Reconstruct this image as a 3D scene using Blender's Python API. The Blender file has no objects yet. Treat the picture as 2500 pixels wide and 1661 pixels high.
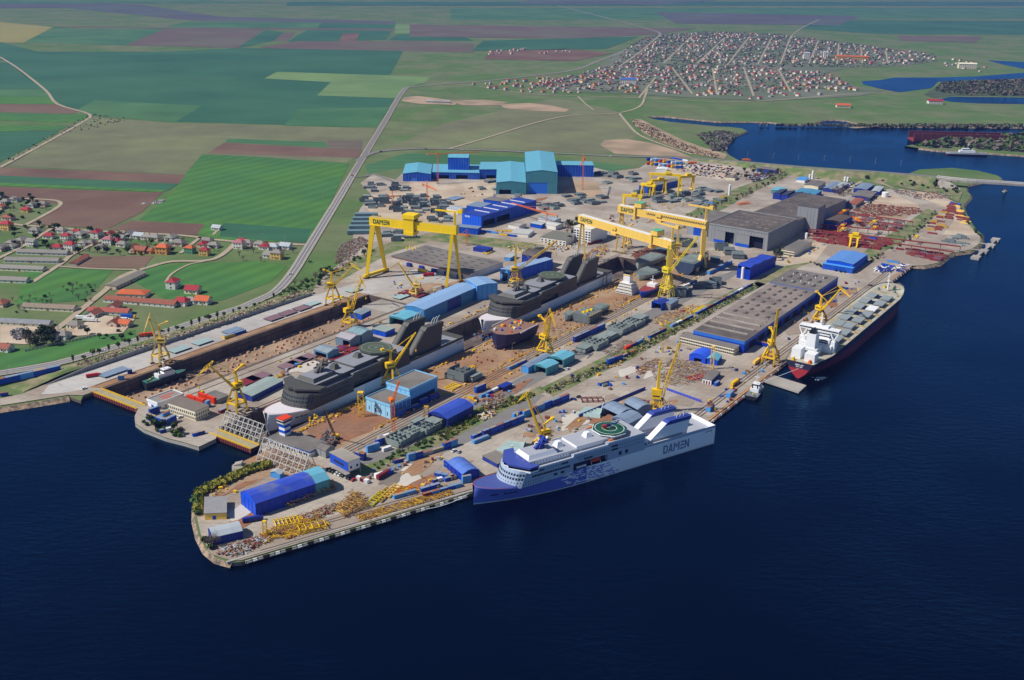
import bpy, bmesh, math, random
from mathutils import Vector, Matrix
from mathutils.geometry import tessellate_polygon
random.seed(7)
R = math.radians
scn = bpy.context.scene
COL = scn.collection
# ------------------------------------------------------------------ camera
CAM_H = 350.0
FPX, PITCH, ROLL = 2588.7, 0.34895, 0.01709
PW, PH = 2500.0, 1661.0
cP, sP, cR, sR = math.cos(PITCH), math.sin(PITCH), math.cos(ROLL), math.sin(ROLL)
cam_d = bpy.data.cameras.new('camera')
cam_d.sensor_fit = 'HORIZONTAL'; cam_d.sensor_width = 36.0
cam_d.lens = FPX / PW * 36.0
cam_d.clip_start = 5; cam_d.clip_end = 120000
cam = bpy.data.objects.new('camera', cam_d); COL.objects.link(cam)
_fw = Vector((0, cP, -sP)); _up0 = Vector((0, sP, cP)); _x0 = Vector((1, 0, 0))
_rt = _x0 * cR + _up0 * sR; _up = -_x0 * sR + _up0 * cR
cam.matrix_world = Matrix(((_rt.x, _up.x, -_fw.x, 0), (_rt.y, _up.y, -_fw.y, 0), (_rt.z, _up.z, -_fw.z, CAM_H), (0, 0, 0, 1)))
scn.camera = cam
# ------------------------------------------------------------------ sky, sun, exposure
SUN_EL, SHADOW_AZ = 47.0, 14.0           # shadows fall towards +x, turned 14 degrees to +y
w = bpy.data.worlds.new('World'); scn.world = w; w.use_nodes = True
nt = w.node_tree
sky = nt.nodes.new('ShaderNodeTexSky'); sky.sky_type = 'NISHITA'; sky.sun_disc = False
sky.sun_elevation = R(SUN_EL); sky.sun_rotation = R(90 - (SHADOW_AZ + 180)); sky.air_density = 1.0; sky.dust_density = 0.2; sky.ozone_density = 3.0
bg = nt.nodes['Background']; bg.inputs['Strength'].default_value = 0.075
nt.links.new(sky.outputs[0], bg.inputs['Color'])
sd = bpy.data.lights.new('sun', 'SUN'); sd.energy = 5.0; sd.angle = R(0.5); sd.color = (1.0, 0.94, 0.85)
sun = bpy.data.objects.new('sun', sd); COL.objects.link(sun)
_sh = Vector((math.cos(R(SHADOW_AZ)) * math.cos(R(SUN_EL)), math.sin(R(SHADOW_AZ)) * math.cos(R(SUN_EL)), -math.sin(R(SUN_EL))))
sun.rotation_euler = _sh.to_track_quat('-Z', 'Y').to_euler()
sun.location = (-300, 300, 600)
scn.view_settings.view_transform = 'Standard'; scn.view_settings.look = 'None'
scn.view_settings.exposure = 0.0; scn.view_settings.gamma = 1.0; scn.view_settings.use_curve_mapping = False
scn.cycles.max_bounces = 5; scn.cycles.diffuse_bounces = 2; scn.cycles.glossy_bounces = 2; scn.cycles.volume_bounces = 0
scn.cycles.transparent_max_bounces = 6; scn.cycles.use_adaptive_sampling = True
# ------------------------------------------------------------------ survey helpers: photo pixel -> ground point
def ray(u, v):
    xi = (u - 1250) / FPX; yi = (v - 830.5) / FPX
    xc = xi * cR + yi * sR; yc = -xi * sR + yi * cR
    return Vector((xc, cP - yc * sP, -yc * cP - sP))
def G(u, v, z=0.0):
    d = ray(u, v); t = (z - CAM_H) / d.z
    p = d * t; return Vector((p.x, p.y, z))
def proj(p):
    x, y, z = p[0], p[1], p[2] - CAM_H
    yc = -(z * cP + y * sP); zc = y * cP - z * sP
    return 1250 + FPX * (x * cR - yc * sR) / zc, 830.5 + FPX * (x * sR + yc * cR) / zc
def hgt(b, v):
    lo, hi = b.z, 200.0
    for _ in range(40):
        m = (lo + hi) / 2
        if proj((b.x, b.y, m))[1] > v: lo = m
        else: hi = m
    return lo
def on_ray(piv, u, v, L, far=False):
    d = ray(u, v).normalized(); o = Vector((0, 0, CAM_H)) - piv
    b = o.dot(d); c = o.dot(o) - L * L; q = b * b - c
    t = -b if q < 0 else (-b + math.sqrt(q) if far else -b - math.sqrt(q))
    return Vector((0, 0, CAM_H)) + d * t
ANG = R(34.5)
DA = Vector((math.sin(ANG), math.cos(ANG), 0)); DB = Vector((math.cos(ANG), -math.sin(ANG), 0))
AZ = math.atan2(DA.y, DA.x)               # yaw of the dock direction
# ------------------------------------------------------------------ materials
def hx(s):
    s = s.lstrip('#'); c = [int(s[i:i + 2], 16) / 255 for i in (0, 2, 4)]
    return tuple(x / 12.92 if x <= 0.04045 else ((x + 0.055) / 1.055) ** 2.4 for x in c)
MATS = {}
def mk(name, col, rough=0.65, var=0.12, scale=0.25, bump=0.0, metal=0.0, spec=0.3, col2=None, thr=0.5, scale2=None, rnd=0.0, band=None, slab=None):
    if name in MATS: return MATS[name]
    if isinstance(col, str): col = hx(col)
    m = bpy.data.materials.new(name); m.use_nodes = True; t = m.node_tree; L = t.links.new
    b = t.nodes['Principled BSDF']
    b.inputs['Roughness'].default_value = rough; b.inputs['Metallic'].default_value = metal; b.inputs['Specular IOR Level'].default_value = spec
    pos = t.nodes.new('ShaderNodeNewGeometry').outputs['Position']
    n = t.nodes.new('ShaderNodeTexNoise'); n.inputs['Scale'].default_value = scale; n.inputs['Detail'].default_value = 6; n.inputs['Roughness'].default_value = 0.65
    mpz = t.nodes.new('ShaderNodeMapping'); mpz.inputs['Scale'].default_value = (1, 1, .18); L(pos, mpz.inputs[0]); L(mpz.outputs[0], n.inputs['Vector'])
    base = t.nodes.new('ShaderNodeRGB'); base.outputs[0].default_value = (*col, 1); cur = base.outputs[0]
    if col2 is not None:
        if isinstance(col2, str): col2 = hx(col2)
        n2 = t.nodes.new('ShaderNodeTexNoise'); n2.inputs['Scale'].default_value = scale2 or scale * 0.3; n2.inputs['Detail'].default_value = 5; L(pos, n2.inputs['Vector'])
        rp = t.nodes.new('ShaderNodeValToRGB'); rp.color_ramp.elements[0].position = thr - 0.09; rp.color_ramp.elements[1].position = thr + 0.09
        L(n2.outputs[0], rp.inputs[0])
        mx = t.nodes.new('ShaderNodeMix'); mx.data_type = 'RGBA'; L(rp.outputs[0], mx.inputs[0]); L(cur, mx.inputs[6]); mx.inputs[7].default_value = (*col2, 1); cur = mx.outputs[2]
    if band:                                # (direction angle, metres, strength): rows, furrows or sheets
        sep = t.nodes.new('ShaderNodeMapping'); sep.inputs['Rotation'].default_value = (0, 0, -band[0]); L(pos, sep.inputs[0])
        wv = t.nodes.new('ShaderNodeTexWave'); wv.wave_type = 'BANDS'; wv.bands_direction = 'Y'; wv.inputs['Scale'].default_value = 0.314 / band[1]; wv.inputs['Distortion'].default_value = 1.0; wv.inputs['Detail'].default_value = 2; L(sep.outputs[0], wv.inputs[0])
        mr = t.nodes.new('ShaderNodeMapRange'); mr.inputs[3].default_value = 1 - band[2]; mr.inputs[4].default_value = 1 + band[2]; L(wv.outputs[1], mr.inputs[0])
        hv = t.nodes.new('ShaderNodeHueSaturation'); L(mr.outputs[0], hv.inputs['Value']); L(cur, hv.inputs['Color']); cur = hv.outputs[0]
    mr = t.nodes.new('ShaderNodeMapRange'); mr.inputs[1].default_value = 0.25; mr.inputs[2].default_value = 0.75; mr.inputs[3].default_value = 1 - var; mr.inputs[4].default_value = 1 + var; L(n.outputs[0], mr.inputs[0])
    hv = t.nodes.new('ShaderNodeHueSaturation'); L(mr.outputs[0], hv.inputs['Value']); L(cur, hv.inputs['Color']); cur = hv.outputs[0]
    if slab:                                # poured slabs: joints, odd slabs and oil stains on level ground
        mp = t.nodes.new('ShaderNodeMapping'); mp.inputs['Rotation'].default_value = (0, 0, -AZ); L(pos, mp.inputs[0])
        bt = t.nodes.new('ShaderNodeTexBrick'); bt.offset = 0; bt.inputs['Scale'].default_value = 1.0; bt.inputs['Brick Width'].default_value = slab; bt.inputs['Row Height'].default_value = slab * .6; bt.inputs['Mortar Size'].default_value = .16; bt.inputs['Color1'].default_value = (.97, .97, .97, 1); bt.inputs['Color2'].default_value = (1.04, 1.03, 1.02, 1); bt.inputs['Mortar'].default_value = (.74, .73, .72, 1); L(mp.outputs[0], bt.inputs['Vector'])
        st = t.nodes.new('ShaderNodeTexNoise'); st.inputs['Scale'].default_value = .11; st.inputs['Detail'].default_value = 7; st.inputs['Roughness'].default_value = .7; st.inputs['Distortion'].default_value = 1.2; L(mp.outputs[0], st.inputs['Vector'])
        sr = t.nodes.new('ShaderNodeMapRange'); sr.inputs[1].default_value = .56; sr.inputs[2].default_value = .72; sr.inputs[3].default_value = 1; sr.inputs[4].default_value = .68; L(st.outputs[0], sr.inputs[0])
        sm = t.nodes.new('ShaderNodeMapping'); sm.inputs['Rotation'].default_value = (0, 0, -AZ); sm.inputs['Scale'].default_value = (.012, .35, 1); L(pos, sm.inputs[0])
        sn = t.nodes.new('ShaderNodeTexNoise'); sn.inputs['Scale'].default_value = 1; sn.inputs['Detail'].default_value = 4; L(sm.outputs[0], sn.inputs['Vector'])
        s2 = t.nodes.new('ShaderNodeMapRange'); s2.inputs[1].default_value = .5; s2.inputs[2].default_value = .75; s2.inputs[3].default_value = 1; s2.inputs[4].default_value = .82; L(sn.outputs[0], s2.inputs[0])
        mu = t.nodes.new('ShaderNodeMath'); mu.operation = 'MULTIPLY'; L(sr.outputs[0], mu.inputs[0]); L(s2.outputs[0], mu.inputs[1])
        m1 = t.nodes.new('ShaderNodeMix'); m1.data_type = 'RGBA'; m1.blend_type = 'MULTIPLY'; m1.inputs[0].default_value = 1; L(cur, m1.inputs[6]); L(bt.outputs[0], m1.inputs[7])
        hv = t.nodes.new('ShaderNodeHueSaturation'); L(mu.outputs[0], hv.inputs['Value']); L(m1.outputs[2], hv.inputs['Color']); cur = hv.outputs[0]
    if rnd:
        oi = t.nodes.new('ShaderNodeObjectInfo'); mr = t.nodes.new('ShaderNodeMapRange'); mr.inputs[3].default_value = 1 - rnd; mr.inputs[4].default_value = 1 + rnd; L(oi.outputs['Random'], mr.inputs[0])
        hv = t.nodes.new('ShaderNodeHueSaturation'); L(mr.outputs[0], hv.inputs['Value']); L(cur, hv.inputs['Color']); cur = hv.outputs[0]
    L(cur, b.inputs['Base Color'])
    if bump:
        bp = t.nodes.new('ShaderNodeBump'); bp.inputs['Strength'].default_value = bump; bp.inputs['Distance'].default_value = 0.5; L(n.outputs[0], bp.inputs['Height']); L(bp.outputs[0], b.inputs['Normal'])
    MATS[name] = m; return m
BLUE = mk('blue_steel', '#0f4dc0', .5, .15, .4, rnd=.10, col2='#2b62c4', scale2=.06, thr=.6)
NAVY = mk('navy_steel', '#1f3690', .5, .15, .4, rnd=.10, col2='#374c9c', scale2=.06, thr=.6)
DEEP = mk('deep_blue', '#0b38ae', .5, .14, .4, rnd=.05, col2='#2450b4', scale2=.05, thr=.62)
LBLUE = mk('light_blue_steel', '#4f9be0', .5, .10, .15, rnd=.08)
PALEB = mk('pale_blue_paint', '#86c4ec', .5, .08, .12)
TEAL = mk('teal_sheet', '#5aa0b4', .5, .07, .12)
TEALW = mk('teal_wall', '#4f93a0', .55, .08, .15)
TEALR = mk('teal_roof', '#6aafc6', .5, .06, .1)
GREYR = mk('grey_roof', '#6f6b68', .85, .14, .08, col2='#807a74', scale2=.03)
GREYR2 = mk('grey_brown_roof', '#786e69', .85, .14, .1, col2='#8d817a', scale2=.03)
GREYD = mk('dark_grey_roof', '#57524f', .85, .16, .12, col2='#675f5b', scale2=.05)
BGREY = mk('blue_grey_roof', '#7d8fa6', .55, .08, .12)
SILV = mk('silver_sheet', '#aeb6bd', .45, .08, .15)
CONC = mk('concrete', '#a8a29a', .85, .16, .12, bump=.15, col2='#968f86', scale2=.03)
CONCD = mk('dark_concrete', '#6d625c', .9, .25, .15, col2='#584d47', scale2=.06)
CREAM = mk('cream_plaster', '#e6ddc4', .8, .06, .3)
WHITE = mk('white_paint', '#e6e8ea', .5, .06, .3)
WALLW = mk('white_wall', '#dcdad4', .8, .08, .3)
YEL = mk('crane_yellow', '#ecbf1c', .5, .10, .3)
YEL2 = mk('strong_yellow', '#f4cd06', .5, .08, .3)
YELO = mk('ochre_yellow', '#ecc45e', .5, .08, .2)
YELD = mk('dirty_yellow', '#b8933a', .7, .3, .4)
ORG = mk('orange_paint', '#ee7a22', .5, .10, .3)
REDO = mk('red_orange', '#e0421c', .5, .10, .3)
RED = mk('red_paint', '#b8222c', .55, .12, .3)
MAROON = mk('maroon', '#7d2a34', .7, .15, .3)
RUST = mk('rust_steel', '#7e4438', .85, .25, .4)
RUSTR = mk('red_brown_steel', '#8a3a38', .75, .18, .3)
PRIMER = mk('grey_green_primer', '#879391', .7, .14, .25, rnd=.12)
PRIMD = mk('dark_primer', '#697477', .7, .16, .25, rnd=.14)
PURP = mk('purple_plate', '#80656e', .75, .12, .3, rnd=.08)
PLATE = mk('pale_plate', '#9db4b4', .6, .10, .3, rnd=.08)
BLACK = mk('black_glass', '#12161a', .25, .1, .5, spec=.5)
GLASS = mk('window_glass', '#26303a', .4, .1, .5, spec=.35)
DARK = mk('dark_shade_fill', '#141a30', .8, .2, .3)  # dark tone painted for the shade in openings and holds
TYRE = mk('rubber', '#1d1d1e', .9, .1, .5)
GREEN = mk('green_paint', '#2a7a4c', .6, .1, .3)
DKGREEN = mk('logo_green', '#0a4a38', .5, .05, .3)
TIMBER = mk('timber', '#8d6f52', .85, .25, .6)
SCRAP = mk('scrap', '#9a8d84', .85, .4, .9, col2='#6f5a52', scale2=.5)
LEAF = mk('leaf', '#4a6226', .8, .3, .8, rnd=.25)
LEAFY = mk('yellow_leaf', '#8f8c34', .8, .3, .8, rnd=.2)
LEAFD = mk('dark_leaf', '#35421f', .8, .3, .8, rnd=.25)
TWIG = mk('bare_twig', '#6e6259', .9, .3, .8, rnd=.2)
BARK = mk('bark', '#4d3f33', .9, .2, .8)
ROOFRED = mk('red_tile', '#9e3038', .75, .15, .6, rnd=.12)
ROOFORG = mk('orange_tile', '#c4633a', .75, .15, .6, rnd=.1)
ROOFBRN = mk('brown_tile', '#9a5c4a', .8, .2, .5, rnd=.12)
ROOFGRY = mk('grey_tile', '#8b8781', .85, .18, .5, rnd=.15)
YWALL = mk('yellow_wall', '#d8b46c', .8, .08, .4)
OWALL = mk('orange_wall', '#d69a5a', .8, .08, .4)
PWALL = mk('pink_wall', '#d8bfae', .8, .08, .4)
GWALL = mk('green_wall', '#5c9376', .8, .08, .4)
GRWALL = mk('grey_wall', '#8f9296', .75, .08, .15)
# ------------------------------------------------------------------ mesh builder
class MB:
    def __init__(s): s.v = []; s.f = []; s.m = []
    def add(s, vs, fs, mi=0):
        o = len(s.v); s.v += [tuple(x) for x in vs]; s.f += [tuple(i + o for i in f) for f in fs]; s.m += [mi] * len(fs); return s
    BF = ((0, 3, 2, 1), (4, 5, 6, 7), (0, 1, 5, 4), (1, 2, 6, 5), (2, 3, 7, 6), (3, 0, 4, 7))
    def box(s, x0, y0, z0, x1, y1, z1, mi=0):
        return s.add([(x0, y0, z0), (x1, y0, z0), (x1, y1, z0), (x0, y1, z0), (x0, y0, z1), (x1, y0, z1), (x1, y1, z1), (x0, y1, z1)], s.BF, mi)
    def obox(s, o, a, b, c, mi=0):
        o, a, b, c = Vector(o), Vector(a), Vector(b), Vector(c)
        return s.add([o, o + a, o + a + b, o + b, o + c, o + a + c, o + a + b + c, o + b + c], s.BF, mi)
    def beam(s, p, q, wd, ht=None, mi=0):
        p, q = Vector(p), Vector(q); ht = ht or wd; d = (q - p)
        if d.length < 1e-6: return s
        d.normalize(); up = Vector((0, 0, 1)) if abs(d.z) < 0.95 else Vector((1, 0, 0))
        x = d.cross(up).normalized() * wd; y = x.cross(d).normalized() * ht
        return s.obox(p - x / 2 - y / 2, x, y, q - p, mi)
    def taper(s, p, q, w0, w1, h0=None, h1=None, mi=0):
        p, q = Vector(p), Vector(q); h0 = h0 or w0; h1 = h1 or w1; d = (q - p).normalized(); up = Vector((0, 0, 1)) if abs(d.z) < 0.95 else Vector((1, 0, 0))
        x = d.cross(up).normalized(); y = x.cross(d).normalized(); vs = []
        for c, ww, hh in ((p, w0, h0), (q, w1, h1)): vs += [c - x * ww / 2 - y * hh / 2, c + x * ww / 2 - y * hh / 2, c + x * ww / 2 + y * hh / 2, c - x * ww / 2 + y * hh / 2]
        return s.add(vs, s.BF, mi)
    def tube(s, p, q, r0, r1=None, n=8, mi=0):
        p, q = Vector(p), Vector(q); r1 = r0 if r1 is None else r1; d = (q - p).normalized(); up = Vector((0, 0, 1)) if abs(d.z) < 0.95 else Vector((1, 0, 0))
        x = d.cross(up).normalized(); y = x.cross(d).normalized(); vs = []
        for c, r in ((p, r0), (q, r1)):
            for i in range(n): a = 2 * math.pi * i / n; vs.append(c + x * math.cos(a) * r + y * math.sin(a) * r)
        return s.add(vs, [(i, (i + 1) % n, n + (i + 1) % n, n + i) for i in range(n)] + [tuple(range(n))[::-1], tuple(range(n, 2 * n))], mi)
    def ball(s, c, rx, ry=None, rz=None, nu=8, nv=5, mi=0):
        ry = ry or rx; rz = rz or rx; c = Vector(c); vs = [c + Vector((0, 0, -rz))]
        for j in range(1, nv):
            ph = -math.pi / 2 + math.pi * j / nv
            for i in range(nu): a = 2 * math.pi * i / nu; vs.append(c + Vector((rx * math.cos(ph) * math.cos(a), ry * math.cos(ph) * math.sin(a), rz * math.sin(ph))))
        vs.append(c + Vector((0, 0, rz))); fs = [(0, 1 + (i + 1) % nu, 1 + i) for i in range(nu)]
        for j in range(nv - 2):
            for i in range(nu): a = 1 + j * nu; fs.append((a + i, a + (i + 1) % nu, a + nu + (i + 1) % nu, a + nu + i))
        t = len(vs) - 1; a = 1 + (nv - 2) * nu; fs += [(a + i, a + (i + 1) % nu, t) for i in range(nu)]
        return s.add(vs, fs, mi)
    def prism(s, pts, z0, z1, mi=0, bottom=False):
        n = len(pts); A = sum(pts[i][0] * pts[(i + 1) % n][1] - pts[(i + 1) % n][0] * pts[i][1] for i in range(n))
        if A < 0: pts = list(pts)[::-1]
        vs = [(p[0], p[1], z0) for p in pts] + [(p[0], p[1], z1) for p in pts]
        return s.add(vs, [(i, (i + 1) % n, n + (i + 1) % n, n + i) for i in range(n)] + [tuple(range(n, 2 * n))] + ([tuple(range(n))[::-1]] if bottom else []), mi)
    def xprism(s, prof, o, ax, ay, az, ln, mi=0):
        """profile (a, z) extruded along az: o origin, ax profile axis, ay up, length ln"""
        o, ax, ay, az = Vector(o), Vector(ax), Vector(ay), Vector(az); n = len(prof)
        vs = [o + ax * a + ay * b for a, b in prof] + [o + ax * a + ay * b + az * ln for a, b in prof]
        return s.add(vs, [(i, (i + 1) % n, n + (i + 1) % n, n + i) for i in range(n)] + [tuple(range(n))[::-1], tuple(range(n, 2 * n))], mi)
    def poly(s, pts, mi=0): return s.add(pts, [tuple(range(len(pts)))], mi)
    def lattice(s, p, q, w0, w1, n, r, mi=0, sides=4):
        p, q = Vector(p), Vector(q); d = (q - p).normalized(); up = Vector((0, 0, 1)) if abs(d.z) < 0.95 else Vector((1, 0, 0))
        x = d.cross(up).normalized(); y = x.cross(d).normalized(); rings = []
        for i in range(n + 1):
            t = i / n; c = p.lerp(q, t); h = (w0 + (w1 - w0) * t) / 2
            rings.append([c - x * h - y * h, c + x * h - y * h, c + x * h + y * h, c - x * h + y * h])
        for k in range(4): s.beam(rings[0][k], rings[-1][k], r, mi=mi)
        for i in range(n):
            for k in range(4):
                k2 = (k + 1) % 4
                s.beam(rings[i][k], rings[i + 1][k2], r * .6, mi=mi) if i % 2 == 0 else s.beam(rings[i][k2], rings[i + 1][k], r * .6, mi=mi)
        return s
    def mesh(s, name, mats):
        me = bpy.data.meshes.new(name); me.from_pydata(s.v, [], s.f)
        for m in (mats if isinstance(mats, (list, tuple)) else [mats]): me.materials.append(m)
        if any(s.m): me.polygons.foreach_set('material_index', s.m)
        return me
    def build(s, name, mats, parent=None, world=False, smooth=False, kind=None):
        if world and parent is not None:
            l = parent.location; s.v = [(a - l.x, b - l.y, c - l.z) for a, b, c in s.v]
        me = s.mesh(name, mats)
        if smooth: me.polygons.foreach_set('use_smooth', [True] * len(me.polygons))
        o = bpy.data.objects.new(name, me); COL.objects.link(o)
        if parent is not None: o.parent = parent
        if kind: o['kind'] = kind
        return o
def build_each(mb, name, mats, parent=None, world=False):
    """every connected piece becomes a part of its own"""
    par = list(range(len(mb.v)))
    def find(i):
        while par[i] != i: par[i] = par[par[i]]; i = par[i]
        return i
    for f in mb.f:
        for i in f[1:]: par[find(i)] = find(f[0])
    gr = {}
    for f, m in zip(mb.f, mb.m): gr.setdefault(find(f[0]), []).append((f, m))
    for fs in gr.values():
        idx = sorted({i for f, _ in fs for i in f}); mp = {j: k for k, j in enumerate(idx)}; q = MB(); q.v = [mb.v[i] for i in idx]; q.f = [tuple(mp[i] for i in f) for f, _ in fs]; q.m = [m for _, m in fs]; q.build(name, mats, parent, world)
THINGS = []
def tag(o, desc, cat, group=None, same=False):
    THINGS.append([o, desc, cat, group, same]); return o
def thing(name, desc, cat, loc=(0, 0, 0), rz=0.0, group=None, same=False):
    o = bpy.data.objects.new(name, None); COL.objects.link(o); o.location = loc; o.rotation_euler = (0, 0, rz); o.empty_display_size = 1
    return tag(o, desc, cat, group, same)
KIDS = {}
def clone(src, loc, rz, desc, cat, group=None, same=False, scale=None, mats=None):
    """copy a thing with its parts and their sub-parts; mats: part name -> material"""
    r = src.copy(); COL.objects.link(r); r.location = loc; r.rotation_euler = (0, 0, rz)
    if scale is not None: r.scale = (scale,) * 3 if isinstance(scale, (int, float)) else scale
    def recolour(o, stem):
        if mats and stem in mats and o.data:
            o.material_slots[0].link = 'OBJECT'; o.material_slots[0].material = mats[stem]
    recolour(r, '')
    def rec(s, d):
        if s.name not in KIDS: KIDS[s.name] = list(s.children)
        for ch in KIDS[s.name]:
            c = ch.copy(); COL.objects.link(c); c.parent = d; recolour(c, ch.name.split('.')[0]); rec(ch, c)
    rec(src, r)
    return tag(r, desc, cat, group, same)
PROTOS = []
def proto(o):
    for i in range(len(THINGS) - 1, -1, -1):
        if THINGS[i][0] is o: THINGS.pop(i)
    PROTOS.append(o); return o
def structure(name, o_or_mb, m=None, kind='structure'):
    o = o_or_mb.build(name, m) if isinstance(o_or_mb, MB) else o_or_mb
    o['kind'] = kind; return o
def sheet(name, px, m, z=0.0, kind='structure', world=None, holes=(), zs=0.0):
    """flat sheet from a pixel outline surveyed on the ground"""
    pts = world or [G(u, v, zs) for u, v in px]
    polys = [[Vector((p[0], p[1], 0)) for p in pts]] + [[Vector((p[0], p[1], 0)) for p in h] for h in holes]
    flat = [p for pl in polys for p in pl]; tris = tessellate_polygon(polys)
    mb = MB(); fs = []
    for t in tris:
        a, b, c = (flat[i] for i in t)
        fs.append(t if (b - a).cross(c - a).z > 0 else (t[0], t[2], t[1]))
    mb.add([(p.x, p.y, z) for p in flat], fs)
    o = mb.build(name, m); o['kind'] = kind; return o
def ribbon(name, pts, width, m, z=0.0, kind='structure'):
    """flat strip along world points"""
    pts = [Vector((p[0], p[1], p[2] if len(p) > 2 else 0)) for p in pts]; mb = MB(); vs = []
    for i, p in enumerate(pts):
        d = (pts[min(i + 1, len(pts) - 1)] - pts[max(i - 1, 0)]); d.z = 0; d.normalize(); n = Vector((-d.y, d.x, 0)) * width / 2
        vs += [p + n + Vector((0, 0, z)), p - n + Vector((0, 0, z))]
    mb.add(vs, [(2 * i + 1, 2 * i + 3, 2 * i + 2, 2 * i) for i in range(len(pts) - 1)])
    o = mb.build(name, m); o['kind'] = kind; return o
def smooth(pts, n=6):
    out = []
    for i in range(len(pts) - 1):
        p0, p1, p2, p3 = pts[max(i - 1, 0)], pts[i], pts[i + 1], pts[min(i + 2, len(pts) - 1)]
        for k in range(n):
            t = k / n; out.append(0.5 * ((2 * p1) + (p2 - p0) * t + (2 * p0 - 5 * p1 + 4 * p2 - p3) * t * t + (3 * p1 - p0 - 3 * p2 + p3) * t ** 3))
    return out + [pts[-1]]
def in_poly(x, y, pl):
    c = False; n = len(pl)
    for i in range(n):
        x1, y1 = pl[i][0], pl[i][1]; x2, y2 = pl[i - 1][0], pl[i - 1][1]
        if (y1 > y) != (y2 > y) and x < (x2 - x1) * (y - y1) / (y2 - y1) + x1: c = not c
    return c
def scatter(px, n, seed=1, mind=0.0, z=0.0):
    rr = random.Random(seed); us = [p[0] for p in px]; vs = [p[1] for p in px]; out = []; k = 0
    wp = [G(u, v, z) for u, v in px]; x0, x1 = min(p.x for p in wp), max(p.x for p in wp); y0, y1 = min(p.y for p in wp), max(p.y for p in wp)
    while len(out) < n and k < n * 60:
        k += 1; x, y = rr.uniform(x0, x1), rr.uniform(y0, y1)
        if in_poly(x, y, wp) and all((x - q.x) ** 2 + (y - q.y) ** 2 > mind * mind for q in out): out.append(Vector((x, y, z)))
    return out
def along(px, step, z=0.0, jit=0.0, seed=1, off=0.0):
    rr = random.Random(seed); wp = [G(u, v, z) for u, v in px]; out = []
    for a, b in zip(wp, wp[1:]):
        d = b - a; n = max(1, int(d.length / step)); nn = Vector((-d.y, d.x, 0)).normalized()
        for i in range(n): out.append((a + d * ((i + .5) / n) + d.normalized() * rr.uniform(-jit, jit) * step + nn * (off + rr.uniform(-jit, jit) * 1.5), math.atan2(d.y, d.x)))
    return out
# ================================================================== SETTING
def Y(a, b, z=0.0):
    p = DA * a + DB * b; return Vector((p.x, p.y, z))
WATER_Z = -2.6
# ---- ground materials
GRASS = mk('grass_ground', '#54703a', .95, .22, .02, bump=.2, col2='#68734c', scale2=.006)
PASTURE = mk('pasture', '#747a55', .95, .18, .015, col2='#6d6f52', scale2=.004, thr=.48)
F_DARK = mk('field_dark_green', '#2f5f45', .95, .16, .004, col2='#3a674a', scale2=.0022, band=(R(8), 45, .05))
F_MID = mk('field_green', '#3f6c46', .95, .18, .006, col2='#4c7348', scale2=.003, band=(R(8), 30, .06))
F_LIGHT = mk('field_light_green', '#6f8a54', .95, .16, .006, col2='#658250', scale2=.004, band=(R(8), 30, .05))
F_BRIGHT = mk('field_bright_green', '#4a7734', .95, .14, .01, col2='#41703a', scale2=.006, band=(R(62), 26, .10))
F_BROWN = mk('field_brown', '#6c5348', .95, .18, .01, col2='#75604f', scale2=.006, band=(R(2), 12, .05))
F_RED = mk('field_red_brown', '#66584e', .95, .16, .004, col2='#666252', scale2=.003, band=(R(2), 40, .06))
F_YEL = mk('field_yellow', '#8f8a4c', .95, .10, .004)
F_PURP = mk('field_purple', '#58585a', .95, .18, .002, col2='#556058', scale2=.001)
EARTH = mk('bare_earth', '#b39a80', .95, .22, .03, bump=.3, col2='#8f7f68', scale2=.015)
SAND = mk('pale_gravel', '#c2b29c', .95, .14, .03, col2='#b09c86', scale2=.02)
ASPH = mk('asphalt', '#7d7a78', .9, .12, .08)
YARD = mk('yard_concrete', '#b0a79b', .9, .13, .05, bump=.08, col2='#9c8f82', scale2=.02, slab=9)
YARDP = mk('pale_apron', '#b9b6b2', .9, .10, .04, col2='#aba7a3', scale2=.012, slab=12)
BROWN = mk('rusty_yard', '#a68b70', .95, .20, .06, col2='#9a7658', scale2=.025, slab=7)
RUSTY = mk('orange_rust_floor', '#98694c', .95, .16, .05, col2='#8c6a55', scale2=.03, slab=10)
DOCKF = mk('dock_floor', '#ab927a', .95, .16, .06, col2='#8d7763', scale2=.025, slab=8)
TRACKB = mk('track_bed', '#978a7d', .95, .15, .15)
STRIPG = mk('verge_grass', '#5f7340', .95, .30, .08, bump=.4, col2='#8a8264', scale2=.05)
RAILM = mk('rail_steel', '#5e4a40', .6, .15, .3)
TOWNG = mk('town_ground', '#6f7462', .95, .18, .01, col2='#5d6a50', scale2=.004)
WATERM = bpy.data.materials.new('water'); WATERM.use_nodes = True
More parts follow.
